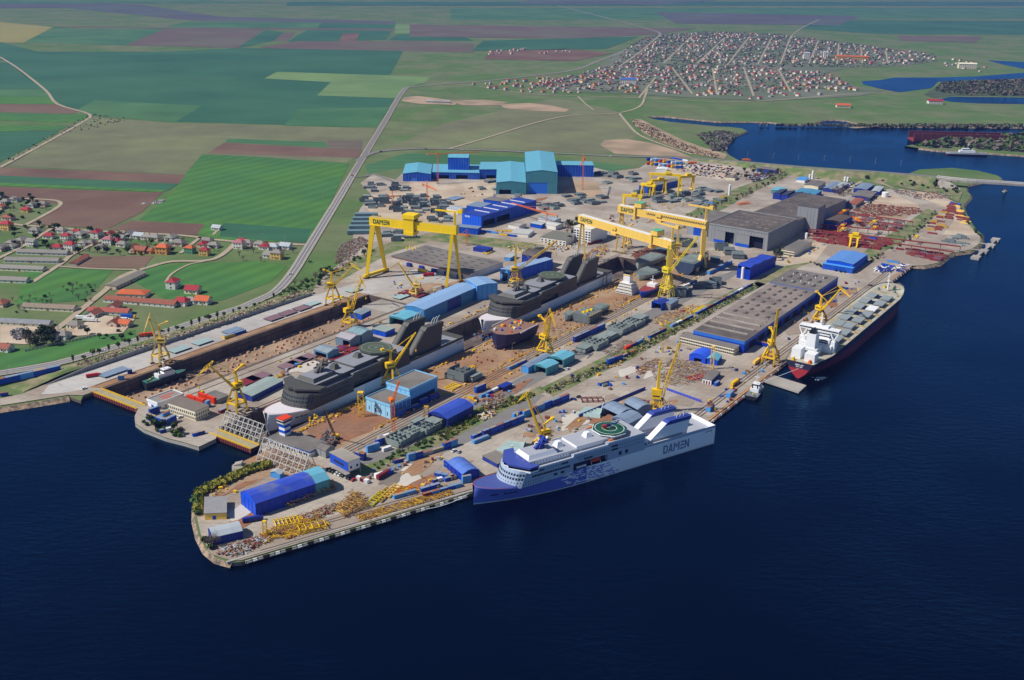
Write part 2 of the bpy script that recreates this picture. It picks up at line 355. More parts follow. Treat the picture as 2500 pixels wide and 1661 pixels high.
def _water():
    t = WATERM.node_tree; L = t.links.new; t.nodes.remove(t.nodes['Principled BSDF'])
    df = t.nodes.new('ShaderNodeBsdfDiffuse'); df.inputs['Color'].default_value = (.0001, .0008, .0042, 1)
    gl = t.nodes.new('ShaderNodeBsdfGlossy'); gl.inputs['Color'].default_value = (.16, .50, 1.0, 1); gl.inputs['Roughness'].default_value = .12
    fr = t.nodes.new('ShaderNodeFresnel'); fr.inputs['IOR'].default_value = 1.48; mx = t.nodes.new('ShaderNodeMixShader'); L(fr.outputs[0], mx.inputs[0]); L(df.outputs[0], mx.inputs[1]); L(gl.outputs[0], mx.inputs[2]); L(mx.outputs[0], t.nodes['Material Output'].inputs['Surface'])
    pos = t.nodes.new('ShaderNodeNewGeometry').outputs['Position']; mp = t.nodes.new('ShaderNodeMapping'); mp.inputs['Rotation'].default_value = (0, 0, R(35)); mp.inputs['Scale'].default_value = (1, 2.6, 1); L(pos, mp.inputs[0])
    n1 = t.nodes.new('ShaderNodeTexNoise'); n1.inputs['Scale'].default_value = 0.11; n1.inputs['Detail'].default_value = 6; n1.inputs['Roughness'].default_value = .62; L(mp.outputs[0], n1.inputs['Vector'])
    n2 = t.nodes.new('ShaderNodeTexNoise'); n2.inputs['Scale'].default_value = 0.006; n2.inputs['Detail'].default_value = 3; L(pos, n2.inputs['Vector'])
    mr = t.nodes.new('ShaderNodeMapRange'); mr.inputs[1].default_value = .35; mr.inputs[2].default_value = .68; mr.inputs[3].default_value = .06; mr.inputs[4].default_value = .45; L(n2.outputs[0], mr.inputs[0])
    bp = t.nodes.new('ShaderNodeBump'); bp.inputs['Distance'].default_value = 2.2; L(mr.outputs[0], bp.inputs['Strength']); L(n1.outputs[0], bp.inputs['Height']); L(bp.outputs[0], gl.inputs['Normal']); L(bp.outputs[0], fr.inputs['Normal'])
_water()
# ---- the shore, surveyed along the quay edge
SHORE_W = [Vector((-5000, 200, 0)), Vector((-900, 660, 0))] + [G(*p) for p in [(-60, 1003), (0, 995), (71, 984), (168, 968)]]
STUB = [(168, 962), (170, 969), (197, 979), (202, 968)]
QUAY_L = [(202, 968), (234, 957)]
D1N, D1F, D1L, D1R = 484.0, 814.0, -749.0, -693.0
D2N, D2F, D2L, D2R = 490.0, 1118.0, -611.0, -564.0
BLOCK = [(338, 998), (329, 1018), (331, 1035), (352, 1050), (406, 1071), (450, 1082), (485, 1093), (527, 1073)]
PIER2 = [(640, 1112), (631, 1118), (655, 1132)]
TREEB = [(660, 1134), (592, 1156), (548, 1178), (505, 1193), (483, 1203), (476, 1231), (475, 1266), (484, 1306), (503, 1343), (529, 1364), (566, 1374)]
QUAY_F = [(590, 1372), (1150, 1205)]
QUAY_R = [(1728, 1033), (2228, 649)]
EAST = [(2254, 651), (2292, 644), (2323, 620), (2368, 614), (2389, 601), (2398, 590), (2398, 572), (2384, 561), (2370, 542), (2356, 516), (2352, 502), (2370, 481), (2368, 473), (2359, 466), (2362, 452), (2400, 444), (2441, 440)]
SPIT = [(2446, 436), (2434, 428), (2387, 417), (2323, 410), (2245, 414), (2221, 423)]
LAKE = [(2217, 424), (2115, 416), (2050, 412), (1950, 405), (1855, 397), (1804, 392), (1782, 380), (1772, 371), (1772, 355), (1782, 346), (1790, 334), (1810, 325), (1824, 320), (1812, 314), (1780, 310), (1750, 309), (1690, 303), (1638, 298), (1600, 292), (1568, 284), (1622, 284), (1690, 291), (1750, 297), (1830, 297), (1877, 298), (1922, 304), (1960, 304), (1988, 301), (2011, 293), (2040, 292), (2068, 295), (2100, 304), (2147, 308), (2300, 310), (2500, 311)]
quayl = [G(*p) for p in QUAY_L]; blockp = [G(*p) for p in BLOCK]; pier2 = [G(*p) for p in PIER2]
coast = SHORE_W[2:] + [G(*p) for p in STUB] + quayl + [Y(D1N, D1L), Y(D1N, D1R)] + blockp + [Y(D2N, D2L), Y(D2N, D2R)] + pier2 + [G(*p) for p in TREEB + QUAY_F + QUAY_R + EAST + SPIT + LAKE]
outer = SHORE_W[:2] + coast + [G(3300, 330), Vector((60000, 30000, 0)), Vector((60000, 60000, 0)), Vector((-60000, 60000, 0)), Vector((-60000, 200, 0))]
e = 0.4
hole1 = [Y(D1N + e, D1L), Y(D1F, D1L), Y(D1F, D1R), Y(D1N + e, D1R)]
hole2 = [Y(D2N + e, D2L), Y(D2F, D2L), Y(D2F, D2R), Y(D2N + e, D2R)]
sheet('ground', None, GRASS, 0.0, world=outer, holes=(hole1, hole2))
sheet('water', None, WATERM, WATER_Z, world=[(-60000, -3000), (60000, -3000), (60000, 60000), (-60000, 60000)], holes=(hole1, hole2))
def skirt(name, pts, z0, z1, m, out=0.0, closed=False):
    mb = MB(); n = len(pts); vs = []
    for i, p in enumerate(pts):
        d = pts[min(i + 1, n - 1)] - pts[max(i - 1, 0)]; d.z = 0; nn = Vector((d.y, -d.x, 0)).normalized() * out
        vs += [(p.x, p.y, z1), (p.x + nn.x, p.y + nn.y, z0)]
    mb.add(vs, [(2 * i, 2 * i + 1, 2 * i + 3, 2 * i + 2) for i in range(n - 1)])
    return structure(name, mb, m)
ROCK = mk('shore_rock', '#a08a74', .95, .45, .5, bump=.8, col2='#6b5f52', scale2=.3)
skirt('shore_bank', SHORE_W[1:], -3.2, .02, ROCK, 7)
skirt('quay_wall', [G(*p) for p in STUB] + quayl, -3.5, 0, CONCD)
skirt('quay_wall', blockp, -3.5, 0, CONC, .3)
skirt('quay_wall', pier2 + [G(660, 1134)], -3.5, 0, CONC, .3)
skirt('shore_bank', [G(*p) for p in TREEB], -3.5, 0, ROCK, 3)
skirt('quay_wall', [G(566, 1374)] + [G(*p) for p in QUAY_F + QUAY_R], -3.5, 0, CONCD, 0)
skirt('shore_bank', [G(*p) for p in [QUAY_R[-1]] + EAST + SPIT + LAKE], -3.5, 0, ROCK, 4)
# ---- farmland, surveyed plot by plot (pixels of the left upper quarter, 0.4449 to the photograph's)
def plot(px, m, z, k=.4449, dx=0, dy=0): return sheet('field', [(u * k + dx, v * k + dy) for u, v in px], m, z)
plot([(30, 330), (210, 285), (900, 285), (1300, 265), (2215, 275), (2140, 415), (1520, 395), (1450, 432), (1815, 452), (1740, 525), (2165, 540), (2065, 700), (960, 670), (500, 635), (330, 570), (180, 450)], F_DARK, .30)
plot([(1520, 395), (2140, 415), (2360, 425), (2330, 455), (2240, 480), (2170, 540), (1740, 525), (1815, 452), (1450, 432)], F_LIGHT, .34)
plot([(520, 552), (1110, 582), (960, 672), (500, 635), (430, 600)], F_MID, .38)
plot([(1640, 600), (2140, 590), (2065, 700), (1560, 690)], F_MID, .38)
plot([(-900, 235), (0, 232), (210, 285), (30, 330), (-900, 420)], F_DARK, .26)
plot([(900, 160), (1450, 165), (1300, 265), (690, 250)], F_RED, .40)
plot([(690, 250), (900, 160), (420, 160), (300, 150), (130, 235)], F_MID, .36)
plot([(1460, 165), (1560, 180), (1500, 225), (1330, 262), (1305, 262)], F_DARK, .42)
plot([(1555, 182), (1620, 180), (1580, 228), (1500, 226)], F_RED, .44)
plot([(1420, 262), (1640, 228), (2360, 226), (2600, 240), (2600, 290), (2360, 285), (1520, 268)], F_RED, .46)
plot([(-700, 110), (0, 122), (290, 150), (130, 235), (-700, 225)], F_YEL, .40)
plot([(-900, 10), (400, 8), (780, 28), (1200, 92), (2170, 118), (2170, 132), (1100, 118), (700, 78), (350, 44), (-900, 50)], F_PURP, .5)
plot([(280, 150), (900, 158), (1450, 163), (2160, 170), (2165, 160), (1000, 152), (420, 146)], F_RED, .48)
plot([(1770, 128), (2170, 135), (2120, 220), (1580, 232), (1650, 185)], F_DARK, .40)
plot([(1880, 185), (1975, 183), (1950, 230), (1860, 230)], F_BROWN, .5)
plot([(2170, 135), (2500, 140), (2500, 182), (2165, 185)], F_LIGHT, .5)
plot([(2180, 190), (2500, 185), (2600, 225), (2130, 222)], F_DARK, .5)
plot([(1000, 125), (1760, 125), (1740, 165), (900, 155)], F_MID, .42)
plot([(-900, 480), (-10, 345), (60, 345), (180, 450), (230, 490), (-300, 490)], F_DARK, .3)
plot([(-300, 490), (235, 492), (270, 530), (-300, 520)], F_MID, .32)
plot([(-300, 520), (270, 530), (315, 572), (-300, 570)], F_BRIGHT, .34)
plot([(-300, 570), (320, 575), (440, 605), (400, 625), (-300, 612)], F_BROWN, .32)
plot([(-300, 612), (400, 628), (480, 630), (470, 660), (300, 672), (-300, 650)], F_BRIGHT, .34)
plot([(-300, 690), (380, 690), (330, 715), (-300, 730)], F_BRIGHT, .34)
plot([(-300, 730), (330, 718), (200, 790), (0, 892), (-300, 900)], F_DARK, .36)
plot([(500, 645), (960, 678), (2062, 706), (2000, 830), (1900, 895), (1110, 845), (1100, 900), (1015, 960), (40, 912), (200, 820), (330, 740), (470, 670)], PASTURE, .22)
plot([(1230, 785), (1800, 815), (1960, 825), (1990, 830), (1960, 868), (1140, 842)], F_BROWN, .4)
plot([(1250, 762), (1790, 782), (1800, 812), (1235, 783)], F_MID, .38)
plot([(1800, 770), (1990, 772), (1985, 828), (1795, 815)], F_RED, .42)
plot([(-500, 905), (0, 918), (1020, 962), (980, 1010), (0, 965), (-500, 960)], F_BROWN, .4)
plot([(-500, 960), (0, 965), (980, 1010), (930, 1045), (0, 1005), (-500, 1000)], F_DARK, .4)
plot([(-500, 1000), (0, 1005), (930, 1045), (880, 1056), (0, 1022), (-500, 1020)], F_BRIGHT, .42)
sheet('field', [(-200, 455), (0, 456), (370, 471), (405, 463), (345, 520), (262, 560), (78, 548), (150, 500), (45, 486), (-200, 480)], F_BROWN, .3)
sheet('field', [(493, 378), (620, 383), (852, 400), (770, 575), (745, 592), (545, 588), (340, 536), (425, 470), (440, 440)], F_BRIGHT, .36)
sheet('field', [(280, 555), (320, 540), (500, 548), (480, 575), (265, 562)], F_BROWN, .38)
sheet('field', [(545, 545), (760, 560), (745, 594), (535, 578)], F_DARK, .42)
sheet('field', [(215, 627), (375, 625), (350, 655), (180, 655)], F_BROWN, .3)
sheet('field', [(60, 660), (280, 655), (250, 690), (200, 735), (40, 745)], F_BRIGHT, .25)
sheet('field', [(355, 650), (520, 642), (640, 640), (700, 650), (660, 690), (540, 735), (400, 730), (330, 690)], F_BRIGHT, .25)
sheet('field', [(-100, 860), (60, 850), (330, 805), (330, 840), (150, 878), (0, 905), (-100, 910)], F_BRIGHT, .25)
sheet('field', [(890, 405), (990, 375), (1240, 382), (1480, 398), (1550, 408), (1480, 420), (1300, 400), (985, 410), (900, 425)], F_MID, .12)
sheet('field', [(930, 370), (1090, 300), (1360, 240), (1500, 270), (1560, 330), (1480, 375), (1230, 366), (1030, 360)], PASTURE, .10)
for px, m, z in (([(1000, 60), (1700, 70), (1610, 84), (1400, 95), (1000, 90)], F_RED, .6), ([(1100, 20), (2500, 20), (2500, 45), (1100, 50)], F_MID, .6), ([(1600, 30), (2100, 40), (2050, 62), (1650, 58)], F_PURP, .8), ([(1180, 100), (1560, 90), (1480, 120), (1150, 125)], F_DARK, .7), ([(1180, 145), (1400, 150), (1500, 130), (1380, 120), (1200, 125)], F_BROWN, .7), ([(2190, 88), (2400, 90), (2380, 105), (2200, 100)], F_RED, .8),
                 ([(700, 5), (2500, 5), (2600, 14), (700, 14)], F_DARK, 1.2), ([(-300, 2), (500, 2), (700, 8), (-300, 10)], F_MID, 1.2), ([(1300, 2), (1750, 2), (1600, 12), (1250, 9)], F_PURP, 1.5), ([(1513, 170), (1590, 168), (1585, 178), (1510, 177)], F_YEL, .7), ([(2000, 50), (2500, 52), (2500, 85), (2150, 84), (1950, 70)], F_DARK, .7)):
    sheet('field', px, m, z)
# ---- far lakes and the wooded bank at the right
for px in ([(2103, 199), (2150, 196), (2185, 190), (2290, 190), (2386, 187), (2500, 178), (2900, 160), (2900, 185), (2500, 192), (2370, 197), (2290, 200), (2274, 216), (2195, 226), (2147, 217), (2108, 207)],
           [(2290, 243), (2322, 237), (2420, 238), (2500, 239), (2900, 242), (2900, 262), (2500, 255), (2386, 253), (2322, 249)], [(2411, 148), (2500, 152), (2900, 158), (2900, 178), (2500, 169), (2449, 158)]):
    sheet('lake', px, WATERM, .5)
WOOD = mk('dark_wood_ground', '#4c5a40', .95, .3, .01)
sheet('woodland_ground', [(2280, 216), (2300, 200), (2380, 199), (2500, 195), (2900, 188), (2900, 240), (2500, 236), (2330, 234), (2280, 240), (2255, 232)], WOOD, .7)
pen = [(2211, 357), (2225, 354), (2243, 354), (2271, 346), (2310, 335), (2360, 328), (2500, 326), (3300, 340), (3300, 420), (2500, 380), (2400, 373), (2290, 368), (2243, 362)]
sheet('ground', pen, GRASS, .2); skirt('shore_bank', [G(*p) for p in pen[::-1]], -3, .2, ROCK, 3)
# ---- bare ground patches
for i, (px, m) in enumerate(((([(1465, 355), (1475, 343), (1530, 340), (1590, 350), (1640, 365), (1690, 385), (1560, 380), (1500, 376)]), EARTH), ([(1220, 255), (1290, 252), (1340, 257), (1390, 268), (1380, 274), (1300, 272), (1230, 265)], EARTH), ([(985, 238), (1020, 235), (1060, 240), (1120, 248), (1110, 257), (1020, 254), (980, 247)], EARTH),
        ([(1100, 247), (1180, 244), (1240, 250), (1220, 258), (1130, 258)], EARTH), ([(1215, 122), (1310, 118), (1430, 124), (1480, 130), (1400, 134), (1290, 130)], EARTH), ([(2070, 312), (2130, 306), (2150, 309), (2090, 314)], EARTH), ([(0, 795), (90, 800), (180, 805), (240, 770), (330, 780), (300, 815), (180, 822), (60, 842), (0, 838)], SAND))):
    sheet('bare_ground', px, m, .45 + .02 * i)
sheet('bare_ground', [(1540, 292), (1565, 292), (1600, 310), (1660, 340), (1720, 362), (1775, 378), (1770, 390), (1700, 378), (1620, 350), (1570, 325)], EARTH, .62)
sheet('town_ground', [(1590, 88), (1720, 78), (1900, 84), (2060, 105), (2270, 132), (2290, 150), (2200, 162), (2080, 165), (2010, 180), (2080, 210), (2160, 222), (2100, 235), (1870, 248), (1700, 240), (1550, 232), (1380, 225), (1310, 212), (1450, 170), (1480, 150), (1540, 110)], TOWNG, .75)
# ---- shipyard floor
yard_w = [G(0, 992), G(168, 966), G(202, 967), G(234, 956), Y(D1N, D1L), Y(D1N, D1R)] + blockp + [Y(D2N, D2L), Y(D2N, D2R)] + pier2 + [G(660, 1134), G(592, 1158), G(548, 1180), G(505, 1196), G(487, 1206), G(481, 1231), G(481, 1266), G(490, 1305), G(508, 1341), G(532, 1361), G(566, 1371), G(590, 1370), G(1150, 1203.5), G(1727, 1032.5), G(2226, 650)] + [G(*p) for p in [(2254, 650), (2290, 643), (2321, 619), (2366, 612), (2386, 600), (2394, 588), (2392, 574), (2378, 564), (2364, 546), (2340, 500), (2300, 478), (2250, 470), (2170, 462), (2130, 470), (2080, 455), (2040, 440), (1990, 425), (1940, 418), (1860, 408), (1790, 402), (1700, 394), (1610, 386), (1582, 398), (1560, 412), (1490, 420), (1450, 410), (1290, 420), (1170, 412), (1050, 408), (990, 418), (965, 440), (912, 425), (880, 448), (905, 475), (880, 510), (862, 545), (862, 590), (835, 640), (800, 668), (770, 700), (760, 722)]] + [Y(776, -796), Y(640, -796), Y(500, -795), G(110, 940), G(60, 962), G(0, 975)]
sheet('yard', None, YARD, .62, world=yard_w, holes=(hole1, hole2))
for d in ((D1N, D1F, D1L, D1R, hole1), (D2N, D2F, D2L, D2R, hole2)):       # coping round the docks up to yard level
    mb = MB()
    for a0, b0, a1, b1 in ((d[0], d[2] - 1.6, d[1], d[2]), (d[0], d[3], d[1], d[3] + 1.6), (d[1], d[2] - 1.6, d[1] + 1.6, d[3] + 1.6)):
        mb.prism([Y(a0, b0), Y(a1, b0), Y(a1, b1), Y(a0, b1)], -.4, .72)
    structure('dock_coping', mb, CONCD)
def apron(name, px, m, z, world=None): return sheet(name, px, m, z, world=world)
apron('apron', None, YARDP, .68, [Y(500, -793), Y(776, -794), Y(830, -790), Y(960, -765), Y(1010, -755), Y(960, -700), Y(818, -748), Y(D1F, -762), Y(D1N - 14, -762), G(150, 962), G(100, 965), G(120, 942)])
apron('apron', None, BROWN, .69, [Y(478, -762), Y(D1F, -762), Y(D1F, D1L - 1.6), Y(D1N, D1L - 1.6)])
apron('rusty_yard', None, BROWN, .68, [Y(505, -561), Y(1200, -561), Y(1200, -510), Y(505, -510)])
apron('rusty_yard', [(1040, 420), (1000, 440), (1000, 447), (900, 480), (890, 500), (910, 530), (960, 560), (1050, 545), (1130, 520), (1200, 500), (1210, 440), (1070, 455)], SAND, .69)
apron('rusty_yard', [(1590, 392), (1700, 398), (1790, 408), (1800, 425), (1760, 440), (1640, 425), (1610, 415)], SAND, .69)
apron('rusty_yard', [(1375, 470), (1400, 440), (1455, 445), (1470, 470), (1440, 485), (1390, 490)], EARTH, .69)
apron('rusty_yard', [(2110, 475), (2190, 480), (2240, 500), (2250, 520), (2210, 530), (2120, 525), (2090, 515)], SAND, .69)
apron('rusty_yard', [(2090, 515), (2230, 520), (2210, 535), (2170, 540), (2080, 520)], EARTH, .70)
apron('rusty_yard', [(2190, 462), (2290, 475), (2340, 500), (2350, 540), (2370, 560), (2385, 575), (2300, 575), (2330, 540), (2310, 510), (2240, 480)], SAND, .71)
apron('rusty_yard', [(2005, 570), (2110, 590), (2160, 615), (2190, 612), (2240, 580), (2300, 600), (2330, 612), (2290, 640), (2240, 645), (2170, 640), (2060, 640), (1960, 600)], TRACKB, .69)
apron('rusty_yard', [(740, 1046), (798, 1020), (880, 985), (960, 1030), (900, 1058), (830, 1085), (800, 1095), (770, 1075)], RUSTY, .72)
apron('rusty_yard', [(1425, 1030), (1470, 1008), (1515, 1022), (1470, 1045)], RUSTY, .72)
apron('rusty_yard', [(1080, 955), (1250, 875), (1330, 890), (1160, 970)], BROWN, .73)
apron('rusty_yard', [(560, 1180), (640, 1140), (665, 1160), (600, 1195)], BROWN, .70)
apron('rusty_yard', [(1885, 640), (1960, 600), (2000, 588), (2020, 600), (1990, 640), (1950, 655)], SAND, .72)
apron('rusty_yard', [(505, 1345), (560, 1330), (640, 1305), (720, 1285), (1000, 1215), (1150, 1180), (1150, 1196), (600, 1362), (560, 1366), (520, 1358)], TRACKB, .70)
apron('track_bed', None, TRACKB, .70, [Y(520, -509), Y(1230, -509), Y(1230, -497), Y(520, -497)])
apron('road', None, ASPH, .70, [Y(590, -484), Y(1100, -480), Y(1160, -470), Y(1160, -462), Y(590, -466)])
apron('road', [(860, 1120), (1000, 1090), (1090, 1055), (1230, 985), (1280, 970), (1330, 965), (1290, 1000), (1180, 1065), (1010, 1140), (860, 1180), (830, 1150)], ASPH, .70)
# worn patches: rust dust, patched concrete, oily asphalt
r9 = random.Random(91); PATCH = [BROWN, TRACKB, mk('oily_ground', '#7d736a', .85, .2, .08), mk('new_concrete', '#c4beb4', .9, .1, .06), RUSTY, BROWN]
for i in range(70):
    zone = ([(1440, 940), (1640, 840), (1700, 900), (1720, 960), (1600, 1010), (1480, 1000)], [(1280, 1070), (1400, 1000), (1450, 1010), (1400, 1060)], [(1750, 960), (1900, 840), (2050, 700), (2100, 700), (1950, 830)], [(900, 1160), (1080, 1120), (1140, 1150), (980, 1200)], [(960, 700), (1120, 690), (1180, 660), (1100, 720)], [(1300, 600), (1480, 540), (1640, 530), (1560, 560), (1380, 620)], [(640, 940), (900, 825), (920, 840), (720, 920)], [(1150, 450), (1420, 470), (1500, 480), (1300, 500)], [(1120, 990), (1260, 940), (1290, 945), (1180, 1000)], [(520, 1190), (640, 1150), (690, 1230), (560, 1330)])[i % 10]
    c = scatter(zone, 1, 700 + i)[0]; rx, ry = r9.uniform(6, 22), r9.uniform(3, 9); ph = r9.uniform(0, 6)
    sheet('ground_patch', None, PATCH[r9.randrange(6)], .76 + i * .002, world=[c + DA * (rx * math.cos(a) * (1 + .3 * math.sin(3 * a + ph))) + DB * (ry * math.sin(a) * (1 + .35 * math.cos(2 * a + ph))) for a in [k * math.pi / 9 for k in range(18)]])
# green strips
for px in ([(920, 1130), (1000, 1095), (1060, 1060), (1120, 1020), (1190, 985), (1260, 968), (1320, 945), (1330, 960), (1240, 1000), (1150, 1050), (1080, 1085), (980, 1125), (920, 1160), (860, 1165), (870, 1140)],
           [(1320, 950), (1440, 890), (1560, 830), (1690, 760), (1800, 705), (1850, 690), (1870, 695), (1780, 745), (1690, 790), (1600, 840), (1560, 870), (1450, 920), (1350, 970)],
           [(1840, 690), (1920, 650), (1990, 640), (1960, 650), (1880, 690), (1850, 705)],
           [(1640, 545), (1720, 500), (1800, 460), (1900, 425), (1930, 430), (1850, 465), (1770, 510), (1690, 545)],
           [(2110, 640), (2190, 600), (2250, 560), (2290, 520), (2265, 510), (2200, 555), (2130, 600), (2100, 625)],
           [(795, 680), (870, 630), (930, 600), (1090, 560), (1180, 580), (1330, 600), (1300, 615), (1170, 600), (1050, 590), (950, 620), (870, 665), (790, 710)],
           [(2050, 425), (2200, 440), (2300, 452), (2350, 470), (2340, 495), (2290, 475), (2180, 455), (2090, 450)]):
    sheet('verge', px, STRIPG, .74)
# ---- rails
mb = MB()
def rail(a0, a1, b): mb.obox(Y(a0, b - .25, .70), DB * .5, DA * (a1 - a0), Vector((0, 0, .22)))
for b in (-498.5, -501.5, -505, -508, -562, -558.5, -613.5, -617, -751.5, -760.5, -690, -681): rail(505 if b > -700 else D1N, 1160 if b > -620 else D1F, b)
for b in (-311.5, -322, -325, -319): rail(735, 1290, b)
o = mb.build('rail', RAILM); o['kind'] = 'structure'
f0, f1 = G(640, 1352), G(1700, 1043); d = (f1 - f0); nn = Vector((-d.y, d.x, 0)).normalized()
for k in (2.5, 12, 15):
    mb = MB(); mb.obox(f0 + nn * k + Vector((0, 0, .68)), d, nn * .5, Vector((0, 0, .24))); structure('rail', mb, RAILM)
mb = MB()
for k in (0.2,): mb.obox(f0 - d.normalized() * 22 + nn * k + Vector((0, 0, -.3)), d + d.normalized() * 22, nn * 1.8, Vector((0, 0, 1.25)))
structure('quay_coping', mb, CONC)
mb = MB(); mb.obox(Y(728.6, -309.6, -.3), DA * 580, DB * -1.8, Vector((0, 0, 1.25))); structure('quay_coping', mb, mk('orange_coping', '#b58a5c', .9, .2, .2))
# ---- dry docks: floor, walls
def dock(a0, a1, b0, b1, zf, mf):
    mb = MB(); mb.poly([Y(a0, b0, zf), Y(a0, b1, zf), Y(a1, b1, zf), Y(a1, b0, zf)]); structure('dock_floor', mb, mf)
    mb = MB()
    for p, q in ((Y(a0, b0), Y(a1, b0)), (Y(a1, b0), Y(a1, b1)), (Y(a1, b1), Y(a0, b1)), (Y(a0, b1), Y(a0, b0))):
        mb.poly([Vector((p.x, p.y, zf)), Vector((q.x, q.y, zf)), q + Vector((0, 0, -.4)), p + Vector((0, 0, -.4))])
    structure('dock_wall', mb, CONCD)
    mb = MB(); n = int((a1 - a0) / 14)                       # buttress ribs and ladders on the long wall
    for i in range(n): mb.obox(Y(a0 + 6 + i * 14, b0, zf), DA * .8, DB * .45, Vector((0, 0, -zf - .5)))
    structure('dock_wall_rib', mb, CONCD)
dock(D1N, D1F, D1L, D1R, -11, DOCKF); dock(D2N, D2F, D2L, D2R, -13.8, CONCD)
mb = MB(); mb.obox(Y(D1N, D1L, -5.2), DA * (D1F - D1N), DB * 1.5, Vector((0, 0, .6))); structure('dock_ledge', mb, CONCD)
mb = MB(); mb.prism([Y(D1F - 30, D1L + 18), Y(D1F, D1L + 18), Y(D1F, D1R), Y(D1F - 30, D1R)], -11, -.6); structure('dock_step', mb, CONC)
def gate(a, b0, b1, desc):
    c = Y(a, (b0 + b1) / 2, -3); t = thing('dock_gate', desc, 'dock gate', c)
    MB().obox(Y(a - 9, b0 - 1, -3.2), DA * 9, DB * (b1 - b0 + 2), Vector((0, 0, 3.6))).build('caisson', RUST, t, True)
    MB().obox(Y(a - 8.2, b0 - .8, .42), DA * 7.4, DB * (b1 - b0 + 1.6), Vector((0, 0, .16))).build('deck', mk('gate_deck', '#a09878', .9, .15, .2), t, True)
    for k in (-8.8, -.5):
        m_ = MB(); m_.obox(Y(a + k, b0 - 1, 1.5), DA * .3, DB * (b1 - b0 + 2), Vector((0, 0, .3))); m_.obox(Y(a + k, b0 - 1, .5), DA * .25, DB * (b1 - b0 + 2), Vector((0, 0, .5)))
        for i in range(16): m_.obox(Y(a + k, b0 - .8 + i * (b1 - b0 + 1.2) / 15, .5), DA * .3, DB * .3, Vector((0, 0, 1.1)))
        m_.build('railing', YEL, t, True)
    m_ = MB()
    for i in range(18): m_.obox(Y(a - 9.5, b0 + i * (b1 - b0) / 18, -2.9), DA * .6, DB * .5, Vector((0, 0, 3)))
    m_.build('fender_rib', MAROON, t, True, kind='stuff')
gate(D1N - 1, D1L, D1R, 'brown caisson gate with yellow railings closing the empty left dry dock')
gate(D2N - 3, D2L + 3, D2R, 'caisson gate with olive deck closing the dry dock of the lower grey ferry')
# ---- retaining wall, rubble bank and the main road
wl = [G(112, 942), Y(500, -795), Y(640, -796), Y(776, -796.5)]
t = thing('retaining_wall', 'long grey concrete retaining wall between the main road and the dock apron', 'wall', wl[1])
m_ = MB()
for i, (p, q) in enumerate(zip(wl, wl[1:])):
    d = (q - p); nn = Vector((-d.y, d.x, 0)).normalized(); h0, h1 = (.8, 4.5) if i == 0 else (4.5, 4.8)
    if i == 2: h1 = 3.5
    m_.add([p, q, q + nn * .8, p + nn * .8, p + Vector((0, 0, h0)), q + Vector((0, 0, h1)), q + nn * .8 + Vector((0, 0, h1)), p + nn * .8 + Vector((0, 0, h0))], MB.BF)
m_.build('wall', GRWALL, t, True)
m_ = MB()
for i, (p, q) in enumerate(zip(wl[1:], wl[2:])):
    d = q - p; nn = Vector((-d.y, d.x, 0)).normalized(); n = int(d.length / 10)
    for k in range(n): c = p + d * (k / n); m_.obox(c - nn * .12, d.normalized() * .25, nn * .1, Vector((0, 0, 4.45)))
m_.build('joint', CONCD, t, True)
bank = MB(); n = 60; vs = []; rr = random.Random(3)
for i in range(n + 1):
    f = i / n; a = 440 + f * 345; hh = min(1, f * 9) * min(1, (1 - f) * 7)
    for k, (db, z) in enumerate(((-796.9, 4.2), (-800, 5.2), (-804, 4.6), (-812, 2.2), (-822, .1))): vs.append(Y(a + rr.uniform(-1.5, 1.5), db + rr.uniform(-.8, .8) * (k > 0), z * hh + rr.uniform(-.4, .4) * (k > 0)))
bank.add(vs, [(i * 5 + k, i * 5 + 5 + k, i * 5 + 6 + k, i * 5 + 1 + k) for i in range(n) for k in range(4)]); structure('embankment', bank, STRIPG)
ROAD1 = smooth([G(*p) for p in [(-300, 960), (-100, 930), (0, 913), (141, 888), (260, 855), (401, 812), (550, 764), (592, 751), (640, 730), (672, 714), (698, 689), (721, 658), (745, 619), (780, 562), (830, 480), (870, 412), (898, 366), (935, 305), (985, 222), (1010, 213), (1060, 208), (1165, 200), (1280, 188), (1400, 172), (1460, 150), (1511, 130), (1570, 105), (1612, 86), (1560, 65), (1345, 10)]], 5)
ribbon('road', ROAD1, 13, mk('road_shoulder', '#a39a8c', .95, .15, .1), .82); ribbon('road', ROAD1, 9, ASPH, .90)
ribbon('road_marking', ROAD1[:75], .4, WHITE, .94)
for s in (-1, 1):
    off = [p + Vector((-(b - a).y, (b - a).x, 0)).normalized() * 4.1 * s for p, a, b in zip(ROAD1[1:], ROAD1, ROAD1[2:])]; ribbon('road_marking', off[:74], .3, WHITE, .94)
R2 = [(872, 395, 0), (890, 383, 0), (933, 370, 0), (1029, 364, 0), (1130, 366, 0), (1235, 370, 0), (1370, 376, 0), (1500, 382, 0), (1677, 387, 1), (1770, 393, 4), (1854, 400, 8), (1950, 409, 11), (2050, 417, 12), (2115, 419, 12), (2264, 431, 12), (2363, 441, 12), (2500, 450, 12), (2900, 482, 12), (3300, 512, 12)]
ROAD2 = smooth([G(u, v, z) for u, v, z in R2], 5)
ribbon('road', ROAD2, 11, ASPH, .95)
for px in ([(898, 366), (890, 375), (893, 385)], [(858, 433), (890, 432), (915, 428), (960, 445)]): ribbon('road', smooth([G(*p) for p in px], 4), 6, ASPH, .97)
mb = MB()                                                   # embankment under the raised road
e0 = [p for p in ROAD2 if G(1640, 385).x < p.x < G(2300, 437, 12).x]; vs = []
